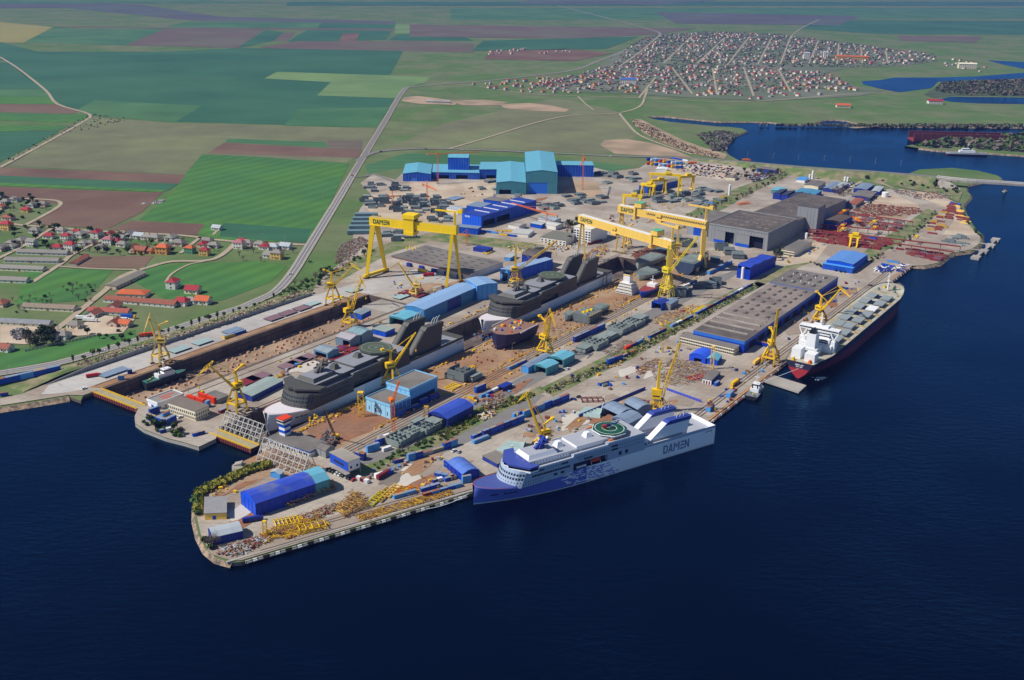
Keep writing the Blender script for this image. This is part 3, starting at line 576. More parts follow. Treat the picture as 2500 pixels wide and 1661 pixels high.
for i, p in enumerate(e0):
    d = e0[min(i + 1, len(e0) - 1)] - e0[max(i - 1, 0)]; d.z = 0; d.normalize(); nn = Vector((-d.y, d.x, 0))
    for k, zz in ((6.5, p.z + .8), (6.5 + p.z * 1.6, 0), ): vs.append(p + nn * k - Vector((0, 0, p.z - zz)))
    for k, zz in ((-6.5, p.z + .8), (-6.5 - p.z * 2.0, 0)): vs.append(p + nn * k - Vector((0, 0, p.z - zz)))
    if i: b = 4 * i; mb.add([], []); mb.f += [(b, b - 4, b - 3, b + 1), (b - 4, b, b + 2, b - 2), (b - 2, b + 2, b + 3, b - 1)]; mb.m += [0] * 3
mb.v = [tuple(v) for v in vs]; structure('embankment', mb, STRIPG)
# lesser roads and lanes
LANE = mk('dirt_lane', '#a89a84', .95, .18, .06)
for px, wd in (([(0, 544), (60, 552), (120, 556), (240, 566), (430, 575), (560, 590), (760, 600)], 7), ([(-20, 640), (60, 600), (130, 556)], 6), ([(60, 552), (120, 520), (148, 500), (130, 490), (50, 486)], 6), ([(80, 690), (150, 645), (185, 618), (300, 565)], 6),
               ([(135, 808), (190, 765), (255, 712), (300, 675), (360, 655), (420, 640), (500, 638), (540, 625), (580, 590)], 7), ([(405, 690), (420, 670), (460, 648), (500, 640)], 3), ([(520, 575), (540, 555)], 4), ([(440, 620), (490, 580)], 5), ([(145, 652), (240, 658), (340, 660)], 4),
               ([(0, 140), (40, 165), (110, 220), (140, 255), (218, 280), (200, 300), (120, 345), (0, 410)], 7), ([(1090, 366), (1180, 340), (1310, 300), (1400, 282), (1500, 278), (1560, 262), (1575, 235), (1580, 215)], 6), ([(1510, 275), (1530, 300), (1560, 330), (1620, 355), (1690, 378)], 6), ([(1170, 212), (1290, 230), (1400, 235), (1560, 240), (1750, 250)], 6), ([(1410, 235), (1430, 255), (1450, 270)], 4),
               ([(1750, 252), (1900, 245), (2050, 232), (2180, 225)], 5), ([(2065, 470), (2115, 440), (2180, 460)], 5), ([(1750, 580), (1760, 590)], 4)):
    ribbon('lane', smooth([G(*p) for p in px], 4), wd, LANE, .86)
TLANES = [[G(*p) for p in px] for px in ([(1612, 86), (1560, 130), (1510, 165)], [(2000, 48), (1955, 70), (1930, 90), (1905, 158)], [(1975, 155), (1998, 100)], [(2043, 158), (2048, 108)], [(2105, 155), (2102, 116)], [(2168, 156), (2162, 124)], [(1700, 158), (1770, 92)], [(1850, 158), (1885, 92)], [(1690, 230), (1640, 165)], [(1840, 235), (1815, 165)], [(1560, 240), (1600, 190)], [(1620, 155), (1690, 88)], [(1775, 160), (1830, 90)], [(1560, 128), (1800, 128), (2230, 146)], [(1450, 172), (1700, 182), (2020, 190)], [(1750, 230), (1740, 168)], [(1930, 225), (1900, 170)], [(1400, 215), (1600, 205), (2050, 215)], [(1590, 106), (1900, 108), (2150, 128)])]
for ln in TLANES: ribbon('lane', ln, 6, LANE, 1.1)
def off_lanes(p, d):
    for ln in TLANES:
        for a, b in zip(ln, ln[1:]):
            e = b - a; k = max(0, min(1, (p - a).dot(e) / e.dot(e)))
            if ((a + e * k) - V2(p, 0)).length < d: return False
    return True
def V2(p, z): return Vector((p.x, p.y, z))
# ================================================================== BUILDINGS
PROF = {'flat': [(0, 0), (1, 0)], 'gable': [(0, 0), (.5, 1), (1, 0)], 'arch': [(0, 0), (.1, .42), (.28, .82), (.5, 1), (.72, .82), (.9, .42), (1, 0)], 'mansard': [(0, 0), (.27, .82), (.5, 1), (.73, .82), (1, 0)],
        'shed': [(0, 0), (1, 1)], 'wave': [(0, .6), (.12, 1), (.25, .7), (.37, .55), (.5, .85), (.62, .45), (.75, .3), (.87, .5), (1, 0)], 'saw': [(0, 0), (.24, .5), (.26, 0), (.49, .5), (.51, 0), (.74, .5), (.76, 0), (1, .5)]}
def wall_face(mb, a, b, h, z0, ops, th=.45, mi=0):
    d = b - a; L = d.length; d = d / L; nn = Vector((-d.y, d.x, 0)) * th   # inward for counter-clockwise plans
    def seg(t0, t1, za, zb):
        if t1 - t0 > .001 and zb - za > .01: mb.obox(a + d * (L * t0) + Vector((0, 0, za)), d * (L * (t1 - t0)), nn, Vector((0, 0, zb - za)), mi)
    t = 0.0
    for o in sorted(ops): seg(t, o[0], z0, h); seg(o[0], o[1], o[2] if len(o) < 5 else o[3], h); (len(o) > 4 and seg(o[0], o[1], z0, o[2])); t = o[1]
    seg(t, 1, z0, h)
def hall(name, desc, p0, p1, p2, h, wall, roof, kind='flat', rise=2.0, axis='long', ops=None, cat='building', ribs=None, trim=None, over=.4, parapet=None, z0=.3, wins=None, front=None, px3=None, group=None, rect=True):
    """p0, p1, p2: eave corners in photo pixels (left, near corner, right). ops: {face: [(t0, t1, top, door material or None)]}"""
    c0, c1, c2 = G(*p0, h), G(*p1, h), G(*p2, h)
    if rect:                                                # square the plan on its longer side
        e1, e2 = c0 - c1, c2 - c1
        if e2.length >= e1.length: n = Vector((-e2.y, e2.x, 0)).normalized(); c0 = c1 + n * e1.dot(n)
        else: n = Vector((-e1.y, e1.x, 0)).normalized(); c2 = c1 + n * e2.dot(n)
    c3 = c0 + c2 - c1; cs = [Vector((c.x, c.y, 0)) for c in (c0, c1, c2, c3)]
    if (cs[1] - cs[0]).cross(cs[2] - cs[1]).z < 0: cs = [cs[2], cs[1], cs[0], cs[3]]
    if ribs is None and wall in (BLUE, NAVY, DEEP, LBLUE, TEALW, GRWALL, PALEB) and h > 5: ribs = (4.5, wall)
    ctr = (cs[0] + cs[2]) / 2; t = thing(name, desc, cat, ctr, group=group); ops = ops or {}
    mb = MB()
    for f in range(4): wall_face(mb, cs[f], cs[(f + 1) % 4], h, z0, [o for o in ops.get(f, [])])
    mb.build('wall', wall, t, True)
    if front is not None:                                   # a face in another colour, laid 3 cm proud
        for f, mm in front.items():
            a, b = cs[f], cs[(f + 1) % 4]; d = (b - a).normalized(); nn = Vector((d.y, -d.x, 0)) * .06; m_ = MB(); wall_face(m_, a + nn, b + nn, h - .05, z0, [o for o in ops.get(f, [])], .055); m_.build('facade', mm, t, True)
    for f, lst in ops.items():
        a, b = cs[f], cs[(f + 1) % 4]; d = b - a; nn = Vector((-d.y, d.x, 0)).normalized()
        for o in lst:
            if o[3] is not None and len(o) == 4: MB().obox(a + d * o[0] + nn * .25 + Vector((0, 0, z0)), d * (o[1] - o[0]), nn * .15, Vector((0, 0, o[2] - z0))).build('door', o[3], t, True)
            elif len(o) == 4: MB().obox(a + d * o[0] + nn * 6 + Vector((0, 0, z0)), d * (o[1] - o[0]), nn * .1, Vector((0, 0, o[2] - z0))).build('shade_panel', DARK, t, True)  # dark panel set inside the opening, coloured as the shade within
    # roof
    if axis == 'long': A, B, Cc, D = (cs[0], cs[1], cs[2], cs[3]) if (cs[2] - cs[1]).length >= (cs[1] - cs[0]).length else (cs[1], cs[2], cs[3], cs[0])
    else: A, B, Cc, D = (cs[0], cs[1], cs[2], cs[3]) if (cs[2] - cs[1]).length < (cs[1] - cs[0]).length else (cs[1], cs[2], cs[3], cs[0])
    pr = PROF[kind]; ex = (B - A); W = ex.length; ex = ex / W; ez = (D - A); L = ez.length; ez = ez / L; up = Vector((0, 0, 1))
    top = [(x * W + (over if i == len(pr) - 1 else -over if i == 0 else 0), h + z * rise + .35) for i, (x, z) in enumerate(pr)]
    bot = [(a, b - .32) for a, b in top]
    MB().xprism(bot + top[::-1], A - ez * over, ex, up, ez, L + 2 * over).build('roof', roof, t, True)
    if kind not in ('flat',):
        g = [(x * W, h + z * rise + .03) for x, z in pr]; lo = [(0, h - .02), (W, h - .02)]; m_ = MB()
        prof = [lo[0]] + g + [lo[1]]
        for o_ in (A, D - ez * .4): m_.xprism(prof, o_ , ex, up, ez, .4)
        build_each(m_, 'gable', wall if front is None or 0 not in front else front[0], t, True)
        sm_ = MB(); k_ = max(2, int(L / 6))
        for i in range(k_ + 1):
            for (xa, za), (xb, zb) in zip(top, top[1:]): sm_.beam(A + ez * (L * i / k_) + ex * xa + up * (za + .02), A + ez * (L * i / k_) + ex * xb + up * (zb + .02), .22, .16)
        sm_.build('roof_seam', roof, t, True, kind='stuff')
    if parapet is not None:
        m_ = MB()
        for f in range(4): a, b = cs[f], cs[(f + 1) % 4]; d = (b - a).normalized(); nn = Vector((d.y, -d.x, 0)); m_.obox(a - d * .5 + nn * .5 + Vector((0, 0, h - .9)), (b - a) + d * 1.0, nn * -.5, Vector((0, 0, 2.0)))
        m_.build('parapet', parapet, t, True)
    if ribs is not None:
        m_ = MB(); step, mm = ribs
        for f in range(4):
            a, b = cs[f], cs[(f + 1) % 4]; d = b - a; n = max(2, int(d.length / step)); nn = Vector((d.y, -d.x, 0)).normalized()
            for i in range(n + 1):
                tt = i / n
                if any(o[0] < tt < o[1] for o in ops.get(f, [])): zb = max(o[2] for o in ops[f] if o[0] < tt < o[1])
                else: zb = z0
                m_.obox(a + d * tt - d.normalized() * .18 + Vector((0, 0, zb)), d.normalized() * .36, nn * .22, Vector((0, 0, h - zb - .05)))
        m_.build('cladding_rib', mm, t, True, kind='stuff')
    if trim is not None:
        m_ = MB(); hh, mm = trim
        for f in range(4): a, b = cs[f], cs[(f + 1) % 4]; d = (b - a).normalized(); nn = Vector((d.y, -d.x, 0)); m_.obox(a - d * .3 + nn * .3 + Vector((0, 0, h - hh)), (b - a) + d * .6, nn * -.3, Vector((0, 0, hh + .3)))
        m_.build('fascia', mm, t, True)
    if wins is not None:                                    # {face: (rows, count, sill, height, width)}
        for f, (rows, cnt, sill, wh, ww) in wins.items():
            a, b = cs[f], cs[(f + 1) % 4]; d = b - a; dn = d.normalized(); nn = Vector((dn.y, -dn.x, 0)); m_ = MB()
            for r in range(rows):
                for i in range(cnt):
                    c = a + d * ((i + .5) / cnt) - dn * ww / 2 + nn * .02 + Vector((0, 0, sill + r * (wh + 1.6))); m_.obox(c, dn * ww, nn * .06, Vector((0, 0, wh)))
                    m_.obox(c - dn * .1 + Vector((0, 0, -.15)), dn * (ww + .2), nn * .18, Vector((0, 0, .12)))
            m_.build('window', GLASS, t, True, kind='stuff')
    t['_c'] = [x for c in cs for x in c]; return t, cs
def roof_items(t, cs, h, nx, ny, size, mat, name, jit=.0, seed=1, u0=.08, u1=.92, v0=.08, v1=.92, shape='box', skip=0.0):
    """vents and roof lights as parts: grid over the roof, edge 0-1 across and 1-2 along"""
    rr = random.Random(seed); a, b, d = cs[1], cs[0], cs[2]; ea, eb = (b - a), (d - a); na, nb = ea.normalized(), eb.normalized(); me = None
    for i in range(nx):
        for j in range(ny):
            if rr.random() < skip: continue
            c = a + ea * (u0 + (u1 - u0) * (i + .5) / nx + rr.uniform(-jit, jit)) + eb * (v0 + (v1 - v0) * (j + .5) / ny + rr.uniform(-jit, jit))
            if me is None:
                m_ = MB(); w_, l_, hh = size
                if shape == 'box': m_.obox(-na * w_ / 2 - nb * l_ / 2, na * w_, nb * l_, Vector((0, 0, hh)))
                elif shape == 'barrel': m_.xprism([(-w_ / 2, 0), (w_ / 2, 0), (w_ / 2, hh * .3), (w_ * .3, hh * .8), (0, hh), (-w_ * .3, hh * .8), (-w_ / 2, hh * .3)], -nb * l_ / 2, na, Vector((0, 0, 1)), nb, l_)
                else: m_.tube((0, 0, 0), (0, 0, hh), w_ / 2, w_ * .4, 7)
                me = m_.mesh(name, mat)
            o = bpy.data.objects.new(name, me); COL.objects.link(o); o.parent = t; o.location = c - t.location + Vector((0, 0, h))
# ---- lower left quay
t1, _ = hall('workshop_hall', 'long deep blue hall with curved roof on the lower left quay', (585.5, 1203.5), (623.8, 1231), (769, 1182), 10, DEEP, mk('worn_blue_roof', '#3a53c0', .5, .15, .1, col2='#6f7795', scale2=.05, thr=.62), 'mansard', 4.2, front={0: mk('sunlit_tone_blue', '#1550d8', .5, .06, .2)})  # end face towards the sun: its brighter blue is painted sunlight
hall('workshop_hall', 'short teal hall joined to the end of the long deep blue hall', (730.5, 1155), (769, 1182), (804.3, 1170.4), 10, TEALW, TEALR, 'mansard', 4.2, axis='short')
hall('storage_shed', 'small blue shed with silver curved roof on the tip of the quay', (506, 1291), (520.6, 1313), (591, 1296.7), 6, NAVY, SILV, 'mansard', 2.4)
hall('storage_shed', 'grey roofed shed with yellow front beside the shrubs', (499, 1254), (552.5, 1252), (552.5, 1213), 5.5, YELO, mk('bitumen_roof', '#8e8e90', .85, .15, .3), 'flat', front={2: CONCD}, ops={0: [(.35, .52, 3.6, BLUE)]}, rect=False)
hall('storage_shed', 'small light blue shed with grey roof beside the truss frame', (660, 1153), (683.7, 1159), (698, 1154), 4.5, LBLUE, SILV, 'gable', 1.6, axis='short')
to, co = hall('gate_office', 'white and blue office box raised on concrete stilts above parked cars', (805, 1105), (849, 1129), (870, 1113), 13, WHITE, CONC, 'flat', z0=5.5, front={0: mk('office_blue', '#1d4fc4', .5, .06, .2)}, wins={0: (1, 1, 8.2, 1.6, 12), 1: (1, 2, 7.5, 1.6, 1.6)}, ops={})
m_ = MB()
for i in range(5):
    for k in (0, 1): c = co[0].lerp(co[1], i / 4) + (co[2] - co[1]) * k; m_.obox(c + Vector((-.4, -.4, 0)), (.8, 0, 0), (0, .8, 0), (0, 0, 5.6))
m_.obox(co[0] + Vector((0, 0, 5.0)), co[1] - co[0], co[2] - co[1], (0, 0, .55)); e_ = (co[1] - co[0]).normalized(); n_ = Vector((e_.y, -e_.x, 0)); m_.obox(co[0] + n_ * .01 + Vector((0, 0, 5.05)), (co[1] - co[0]) * 1.12, n_ * 4, (0, 0, .4))
m_.build('stilts', CONC, to, True, kind='stuff')
# ---- pale blue hall beside the lower ferry
tl, cl = hall('assembly_hall', 'pale blue two level hall with flat grey roofs beside the lower grey ferry', (893.7, 971.4), (952.9, 991.8), (999.8, 969.4), 12, PALEB, GREYR, 'flat', parapet=PALEB, front={0: mk('sunlit_tone_cyan', '#9ad2f2', .5, .06, .1), 1: mk('shade_tone_blue', '#2c6fc0', .5, .08, .1)}, ops={0: [(.35, .62, 7, mk('pale_door', '#a8d8f4', .5, .05, .2))]}, wins={0: (1, 4, 3.0, 3.0, .9)})  # paler front and darker side: sun and shade put into the blues
th, ch = hall('assembly_hall', 'taller flat roofed pale blue hall standing behind the lower pale blue block', (942.7, 936.2), (999.8, 953), (1067, 922), 17, PALEB, GREYR, 'flat', parapet=PALEB, front={1: mk('shade_tone_sky_blue', '#4f9fdc', .5, .06, .1)}, ops={1: [(.0, .92, 8.5, mk('dusk_blue', '#1c2f66', .6, .1, .2))]})  # side face away from the sun has its shade put into the blue
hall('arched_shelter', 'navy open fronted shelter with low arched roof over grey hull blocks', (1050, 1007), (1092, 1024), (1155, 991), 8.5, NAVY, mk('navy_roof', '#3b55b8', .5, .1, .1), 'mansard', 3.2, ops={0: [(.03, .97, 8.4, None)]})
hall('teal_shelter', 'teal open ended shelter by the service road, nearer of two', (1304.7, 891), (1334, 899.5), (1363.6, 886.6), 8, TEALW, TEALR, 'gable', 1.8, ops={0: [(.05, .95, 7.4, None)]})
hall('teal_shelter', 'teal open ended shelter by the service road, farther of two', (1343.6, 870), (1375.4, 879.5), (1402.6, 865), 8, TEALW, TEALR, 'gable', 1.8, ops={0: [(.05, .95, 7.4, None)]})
hall('store_shed', 'long light blue store with grey roof left of the teal shelters', (1275, 893), (1290, 898), (1345, 868), 6.5, LBLUE, BGREY, 'gable', 1)
hall('store_shed', 'low violet blue open shelter beside the service road', (1217, 942), (1228, 947), (1250, 937), 4.5, NAVY, NAVY, 'flat', ops={0: [(.05, .95, 4, None)]})
hall('store_shed', 'blue shed with faded roof behind the navy ferry bow', (1093.5, 1129.6), (1130, 1159), (1162, 1142.6), 6.5, DEEP, mk('faded_blue_roof', '#5677c4', .5, .12, .1), 'mansard', 2.4)
hall('store_shed', 'flat grey roofed violet blue shed tucked behind the ferry bridge', (1178, 1113), (1215, 1133), (1244, 1119), 4, NAVY, GREYR, 'flat')
for i, (a, b, c, tx) in enumerate((((1472, 995), (1512, 1014), (1543, 1000), 'nearest the orange rust pad'), ((1511, 1013), (1535, 1035), (1568, 1018), 'hidden by the white funnels'), ((1524, 983), (1557, 1001), (1588, 989), 'behind the white funnels beside the crane'))):
    hall('arched_shelter', 'blue grey arched shelter ' + tx, a, b, c, 7, mk('steel_blue', '#5a6f96', .5, .1, .2), BGREY, 'mansard', 2.6, ops={0: [(.04, .96, 6.8, None)]})
# ---- right hand halls
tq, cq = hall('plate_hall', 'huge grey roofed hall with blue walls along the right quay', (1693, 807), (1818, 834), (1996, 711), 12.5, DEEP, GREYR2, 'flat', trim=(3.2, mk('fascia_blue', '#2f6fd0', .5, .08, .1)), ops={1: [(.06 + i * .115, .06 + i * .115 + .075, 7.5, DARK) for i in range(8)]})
roof_items(tq, cq, 12.9, 4, 8, (3.4, 6, 1.0), mk('skylight_grey', '#625c58', .8, .1, .2), 'skylight', u0=.06, u1=.95, v0=.36, v1=.97, shape='barrel', seed=4)
roof_items(tq, cq, 12.9, 1, 4, (46, 1.8, 1.2), CONC, 'roof_monitor', u0=.3, u1=.75, v0=.05, v1=.36)
roof_items(tq, cq, 12.9, 6, 10, (1.0, 1.0, 1.1), CONC, 'roof_vent', jit=.03, seed=9, shape='tube', skip=.35)
MB().obox(cq[1] + (cq[0] - cq[1]) * .01 + (cq[2] - cq[1]) * .005 + Vector((0, 0, 12.86)), (cq[0] - cq[1]) * .98, (cq[2] - cq[1]) * .17, (0, 0, .12)).build('dark_roof', GREYD, tq, True)
tq2, cq2 = hall('plate_hall', 'far end bay of the quay hall with barrel roof lights', (1880.5, 689), (1996, 711), (2046, 677), 13.5, DEEP, GREYR, 'flat', trim=(3.2, MATS['fascia_blue']))
roof_items(tq2, cq2, 13.9, 4, 3, (3.8, 7, 1.2), MATS['skylight_grey'], 'skylight', shape='barrel')
roof_items(tq2, cq2, 13.9, 5, 2, (1.2, 1.2, 1.8), WHITE, 'roof_vent', jit=.05, seed=2, shape='tube')
hall('office_block', 'long low white office with grey flat roof before the quay hall', (1660, 821), (1793, 852), (1813, 842), 7.5, CREAM, GREYR, 'flat', wins={0: (2, 30, 1.6, 1.3, 1.5), 1: (2, 5, 1.6, 1.3, 1.5)})
tg, cg = hall('main_hall', 'great grey production hall with two tall dark doorways and blue door skirts', (1730, 546.4), (1876, 570), (1946, 536), 24, GRWALL, GREYD, 'flat', parapet=GRWALL,
     ops={0: [(.1, .29, 17, mk('grey_door', '#8c8f93', .6, .06, .1)), (.29, .44, 17, None), (.47, .70, 17, MATS['grey_door']), (.70, .93, 17, None)]})
roof_items(tg, cg, 24.4, 8, 4, (1.3, 1.3, 1.0), CONC, 'roof_vent', jit=.02, seed=5, shape='tube', skip=.45)
roof_items(tg, cg, 24.4, 12, 4, (7, 1.6, .8), GREYR2, 'roof_light', jit=.02, seed=6, skip=.4)
d_ = (cg[1] - cg[0]); nn_ = Vector((d_.y, -d_.x, 0)).normalized()
for a, b in ((.1, .29), (.47, .70)): MB().obox(cg[0] + d_ * a + nn_ * .02 + Vector((0, 0, .6)), d_ * (b - a), nn_ * .25, (0, 0, 4.2)).build('door_skirt', BLUE, tg, True)
hall('main_hall', 'grey blue left wing of the great hall with blue roller door', (1668, 545), (1722, 548), (1790, 522), 18, mk('wing_grey', '#8a97a3', .7, .06, .1), GREYR, 'flat', ops={0: [(.35, .85, 12, BLUE)]})
tg2, cg2 = hall('main_hall', 'long rear part of the great grey hall stretching towards the bridge', (1830, 522), (1946, 540), (2065, 488), 20, GRWALL, GREYD, 'flat')
roof_items(tg2, cg2, 20.4, 6, 7, (1.3, 1.3, 1.0), CONC, 'roof_vent', jit=.02, seed=8, shape='tube', skip=.5)
hall('main_hall', 'tall grey tower block rising from the rear of the great hall', (1948, 502), (1998, 509), (2016, 499), 35, GRWALL, GREYD, 'flat')
hall('main_hall', 'lower dark hall behind the tower block', (1990, 492), (2016, 503), (2055, 486), 18, GRWALL, GREYD, 'flat')
for i in range(9):
    u = 1905 + i * 19; v = 470 + i * 3.6
    hall('sawtooth_bay', 'dark blue sawtooth roof bay behind the great hall', (u - 14, v + 1), (u, v + 5), (u + 17, v - 5), 9, NAVY, mk('saw_roof', '#3a3f55', .7, .1, .1), 'shed', 2.2, group='sawtooth roof bays')
hall('wave_hall', 'bright blue hall with stepped wavy roof beside the grass strip', (1796, 655.6), (1832, 659.3), (1894.5, 627.6), 13, DEEP, mk('wave_roof', '#2c47b4', .5, .1, .1), 'wave', 4, axis='short')
hall('office_block', 'white walled long building with grey roof beside the great hall', (1907.5, 609), (1940, 614.6), (1983, 591), 8, CREAM, GREYR, 'flat', wins={0: (2, 9, 1.8, 1.4, 1.6)})
tb, cb = hall('blue_hall', 'bright blue hall with pale blue roof near the right quay end', (2008, 645), (2082, 656), (2119, 626), 7, BLUE, LBLUE, 'flat')
hall('blue_hall', 'taller pale roofed part of the blue hall near the quay end', (2024, 632), (2083, 646), (2117, 622), 10.5, BLUE, mk('sky_roof', '#5f8fd0', .5, .08, .1), 'gable', 1.4, axis='long')
# ---- far blue and teal complex
RIBW = mk('rib_pale_blue', '#5c97dc', .5, .06, .2)
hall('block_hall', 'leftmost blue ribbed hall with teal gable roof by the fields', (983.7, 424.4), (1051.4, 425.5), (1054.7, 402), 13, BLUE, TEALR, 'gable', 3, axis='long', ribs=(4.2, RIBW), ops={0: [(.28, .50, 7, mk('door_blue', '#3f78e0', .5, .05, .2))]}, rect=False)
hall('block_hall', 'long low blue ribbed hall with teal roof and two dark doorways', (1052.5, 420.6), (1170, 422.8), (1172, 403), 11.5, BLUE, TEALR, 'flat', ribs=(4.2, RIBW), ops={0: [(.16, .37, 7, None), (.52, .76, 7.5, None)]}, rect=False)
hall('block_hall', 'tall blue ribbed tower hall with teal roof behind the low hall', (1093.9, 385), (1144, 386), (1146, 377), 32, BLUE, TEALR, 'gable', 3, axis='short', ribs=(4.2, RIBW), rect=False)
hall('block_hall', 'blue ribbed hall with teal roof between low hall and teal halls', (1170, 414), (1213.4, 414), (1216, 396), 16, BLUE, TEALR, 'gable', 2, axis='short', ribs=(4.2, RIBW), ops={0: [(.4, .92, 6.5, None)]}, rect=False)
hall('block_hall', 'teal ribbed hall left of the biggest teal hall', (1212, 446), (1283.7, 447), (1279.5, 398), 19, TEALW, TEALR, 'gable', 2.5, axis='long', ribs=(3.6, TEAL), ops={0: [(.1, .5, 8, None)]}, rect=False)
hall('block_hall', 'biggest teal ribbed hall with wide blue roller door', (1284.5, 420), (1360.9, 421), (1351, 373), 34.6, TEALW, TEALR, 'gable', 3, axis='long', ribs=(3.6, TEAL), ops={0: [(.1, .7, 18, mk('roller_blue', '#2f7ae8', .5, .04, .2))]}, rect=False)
hall('block_hall', 'rightmost blue ribbed hall shaded by the biggest teal hall', (1355, 403), (1449.5, 404.5), (1445, 395), 20, BLUE, TEALR, 'flat', ribs=(4.2, RIBW), rect=False)
tm, cm = hall('blue_hall', 'royal blue hall with open bays and white lettering beside the crane beam', (1127, 520.5), (1175, 529), (1309, 490), 17, BLUE, mk('blue_flat_roof', '#27419c', .5, .1, .1), 'flat', ops={1: [(.03, .24, 10, None), (.27, .5, 10, None)]}, front={0: mk('royal_blue', '#1d5ee0', .5, .05, .1)})
roof_items(tm, cm, 17.4, 1, 5, (26, 1.6, .7), WHITE, 'roof_light', u0=.2, u1=.8, v0=.1, v1=.9)
hall('blue_hall', 'low blue annex with white stripes left of the royal blue hall', (1108, 553), (1166, 559), (1172, 553), 9, BLUE, BGREY, 'flat')
hall('blue_hall', 'small royal blue shed behind the royal blue hall', (1140, 502), (1175, 507), (1200, 497), 12, BLUE, BGREY, 'flat')
hall('blue_hall', 'blue shed with grey roof behind the royal blue hall', (1181, 487), (1228, 493), (1240, 486), 12, BLUE, GREYR, 'flat')
# ---- middle of the yard
tgm, cgm = hall('plate_shop', 'wide flat grey shop with brown band under the left gantry crane', (956, 625), (1147.4, 669), (1228, 641), 8, WALLW, GREYR, 'flat', front={0: mk('pale_wall', '#b9b2ac', .8, .08, .1)}, rect=False)
roof_items(tgm, cgm, 8.4, 7, 5, (5, 1.2, .6), GREYD, 'roof_light', jit=.02, u0=.05, u1=.95)
d_ = cgm[1] - cgm[0]; nn_ = Vector((d_.y, -d_.x, 0)).normalized(); MB().obox(cgm[0] + nn_ * .1 + Vector((0, 0, 6.3)), d_, nn_ * .25, (0, 0, 1.5)).build('brown_band', mk('band_brown', '#7c5a54', .8, .1, .2), tgm, True)
for i in range(5): MB().obox(cgm[0] + d_ * (.22 + i * .16) + nn_ * .12 + Vector((0, 0, .6)), d_ * .05, nn_ * 3.2, (0, 0, 4.2)).build('porch', NAVY, tgm, True)
LR = mk('long_roof', '#88aad2', .5, .06, .1)
hall('long_hall', 'long light blue hall with pale roof on the pier between the docks', (995, 744), (1036, 757), (1165, 701), 14, mk('long_wall', '#3f7fb4', .5, .1, .1), LR, 'gable', 1.5, ops={1: [(.42, .68, 13, NAVY)]})
hall('long_hall', 'taller far end of the long light blue hall with ribbed wall', (1137, 682), (1165, 699), (1203.6, 686), 17, LBLUE, LR, 'gable', 1.2, ribs=(5, mk('rib_blue', '#3f78c4', .5, .05, .2)))
hall('long_hall', 'low teal shelter with open front at the end of the long hall', (951, 772), (989, 781), (1036, 760), 9, TEALW, TEALR, 'gable', 1, ops={0: [(.04, .96, 8, None)]})
hall('paint_hall', 'blue hall with tall doors beside the upper grey ferry', (1221, 657), (1245, 663), (1349, 633), 14, BLUE, mk('paint_roof', '#8fa9cc', .5, .08, .1), 'flat', front={0: LBLUE}, ops={0: [(.2, .75, 11, DARK)]}, ribs=(8, DEEP))
hall('paint_hall', 'navy hall with curved dark roof behind the blue paint hall', (1272, 622), (1310, 629), (1346, 617), 16, NAVY, GREYD, 'arch', 3, axis='short')
hall('pier_shed', 'grey shelter with pinkish roof on the pier, nearest of three', (819, 822), (854.7, 831), (882, 818), 9, mk('slate_wall', '#6e8296', .6, .1, .1), mk('mauve_roof', '#a9a4aa', .6, .1, .1), 'gable', 2, ops={0: [(.5, .96, 7.5, None)]})
hall('pier_shed', 'grey shelter with teal roof on the pier behind the pinkish one', (848, 808), (882, 818), (906, 806), 10, MATS['slate_wall'], mk('teal_grey_roof', '#7f9ea6', .6, .1, .1), 'gable', 2)
hall('pier_shed', 'blue grey open shed on the pier above the lower ferry deck', (766, 853), (800, 863), (827.5, 852), 7.5, mk('blue_slate', '#5f8cae', .6, .1, .1), mk('slate_roof', '#8b9aa4', .6, .1, .1), 'gable', 1.6, ops={0: [(.1, .9, 6, None)]})
hall('pier_shed', 'blue walled shed with greenish roof on the pier by the dock', (909, 803), (941, 811), (961, 801), 6, BLUE, mk('green_grey_roof', '#93a29c', .6, .1, .1), 'flat')
hall('pier_shed', 'blue box shelter with grey roof standing in the far end of the left dock', (860.5, 762), (883, 769), (905, 758), 6, BLUE, mk('slate2', '#87939a', .7, .1, .1), 'gable', 1)
hall('pier_shed', 'long grey green roofed workshop beside the lower ferry bow', (583, 955), (615, 968), (690, 930), 5.5, NAVY, mk('sage_roof', '#93a39f', .7, .08, .1), 'gable', 1.2)
hall('pier_shed', 'grey roofed low shed behind the portal crane by the lower ferry', (496, 965), (530, 977), (560, 966), 4.5, GRWALL, GREYR, 'flat')
# ---- left block
tw, cw = hall('canteen', 'low white building with red roof lettering beside the left dock gate', (356, 977), (384.7, 986), (447, 963), 6, WHITE, mk('canteen_roof', '#8d8984', .8, .1, .2), 'flat', parapet=WHITE, wins={1: (1, 5, 1.5, 1.2, 1.2)}, ops={0: [(.35, .6, 3.2, BLUE)]})
tc, cc = hall('office_block', 'cream two storey office with brown flat roof on the pier head', (409, 983), (477, 1005), (505, 989), 9, CREAM, mk('brown_roof', '#7a7068', .85, .1, .2), 'flat', wins={0: (2, 14, 1.8, 1.7, 1.1), 1: (2, 6, 1.8, 1.6, .9)})
hall('gate_house', 'long low building with grey roof and blue stripe beside the second truss', (652, 1070), (757, 1104), (802, 1082), 5, WALLW, GREYR, 'flat', trim=(1, BLUE), wins={0: (1, 18, 1.4, 1.6, 1.4)})
hall('gate_house', 'dim grey gabled house at the end of the long low building', (770, 1092), (795, 1102), (812, 1090), 6.5, GRWALL, GREYR, 'gable', 2)
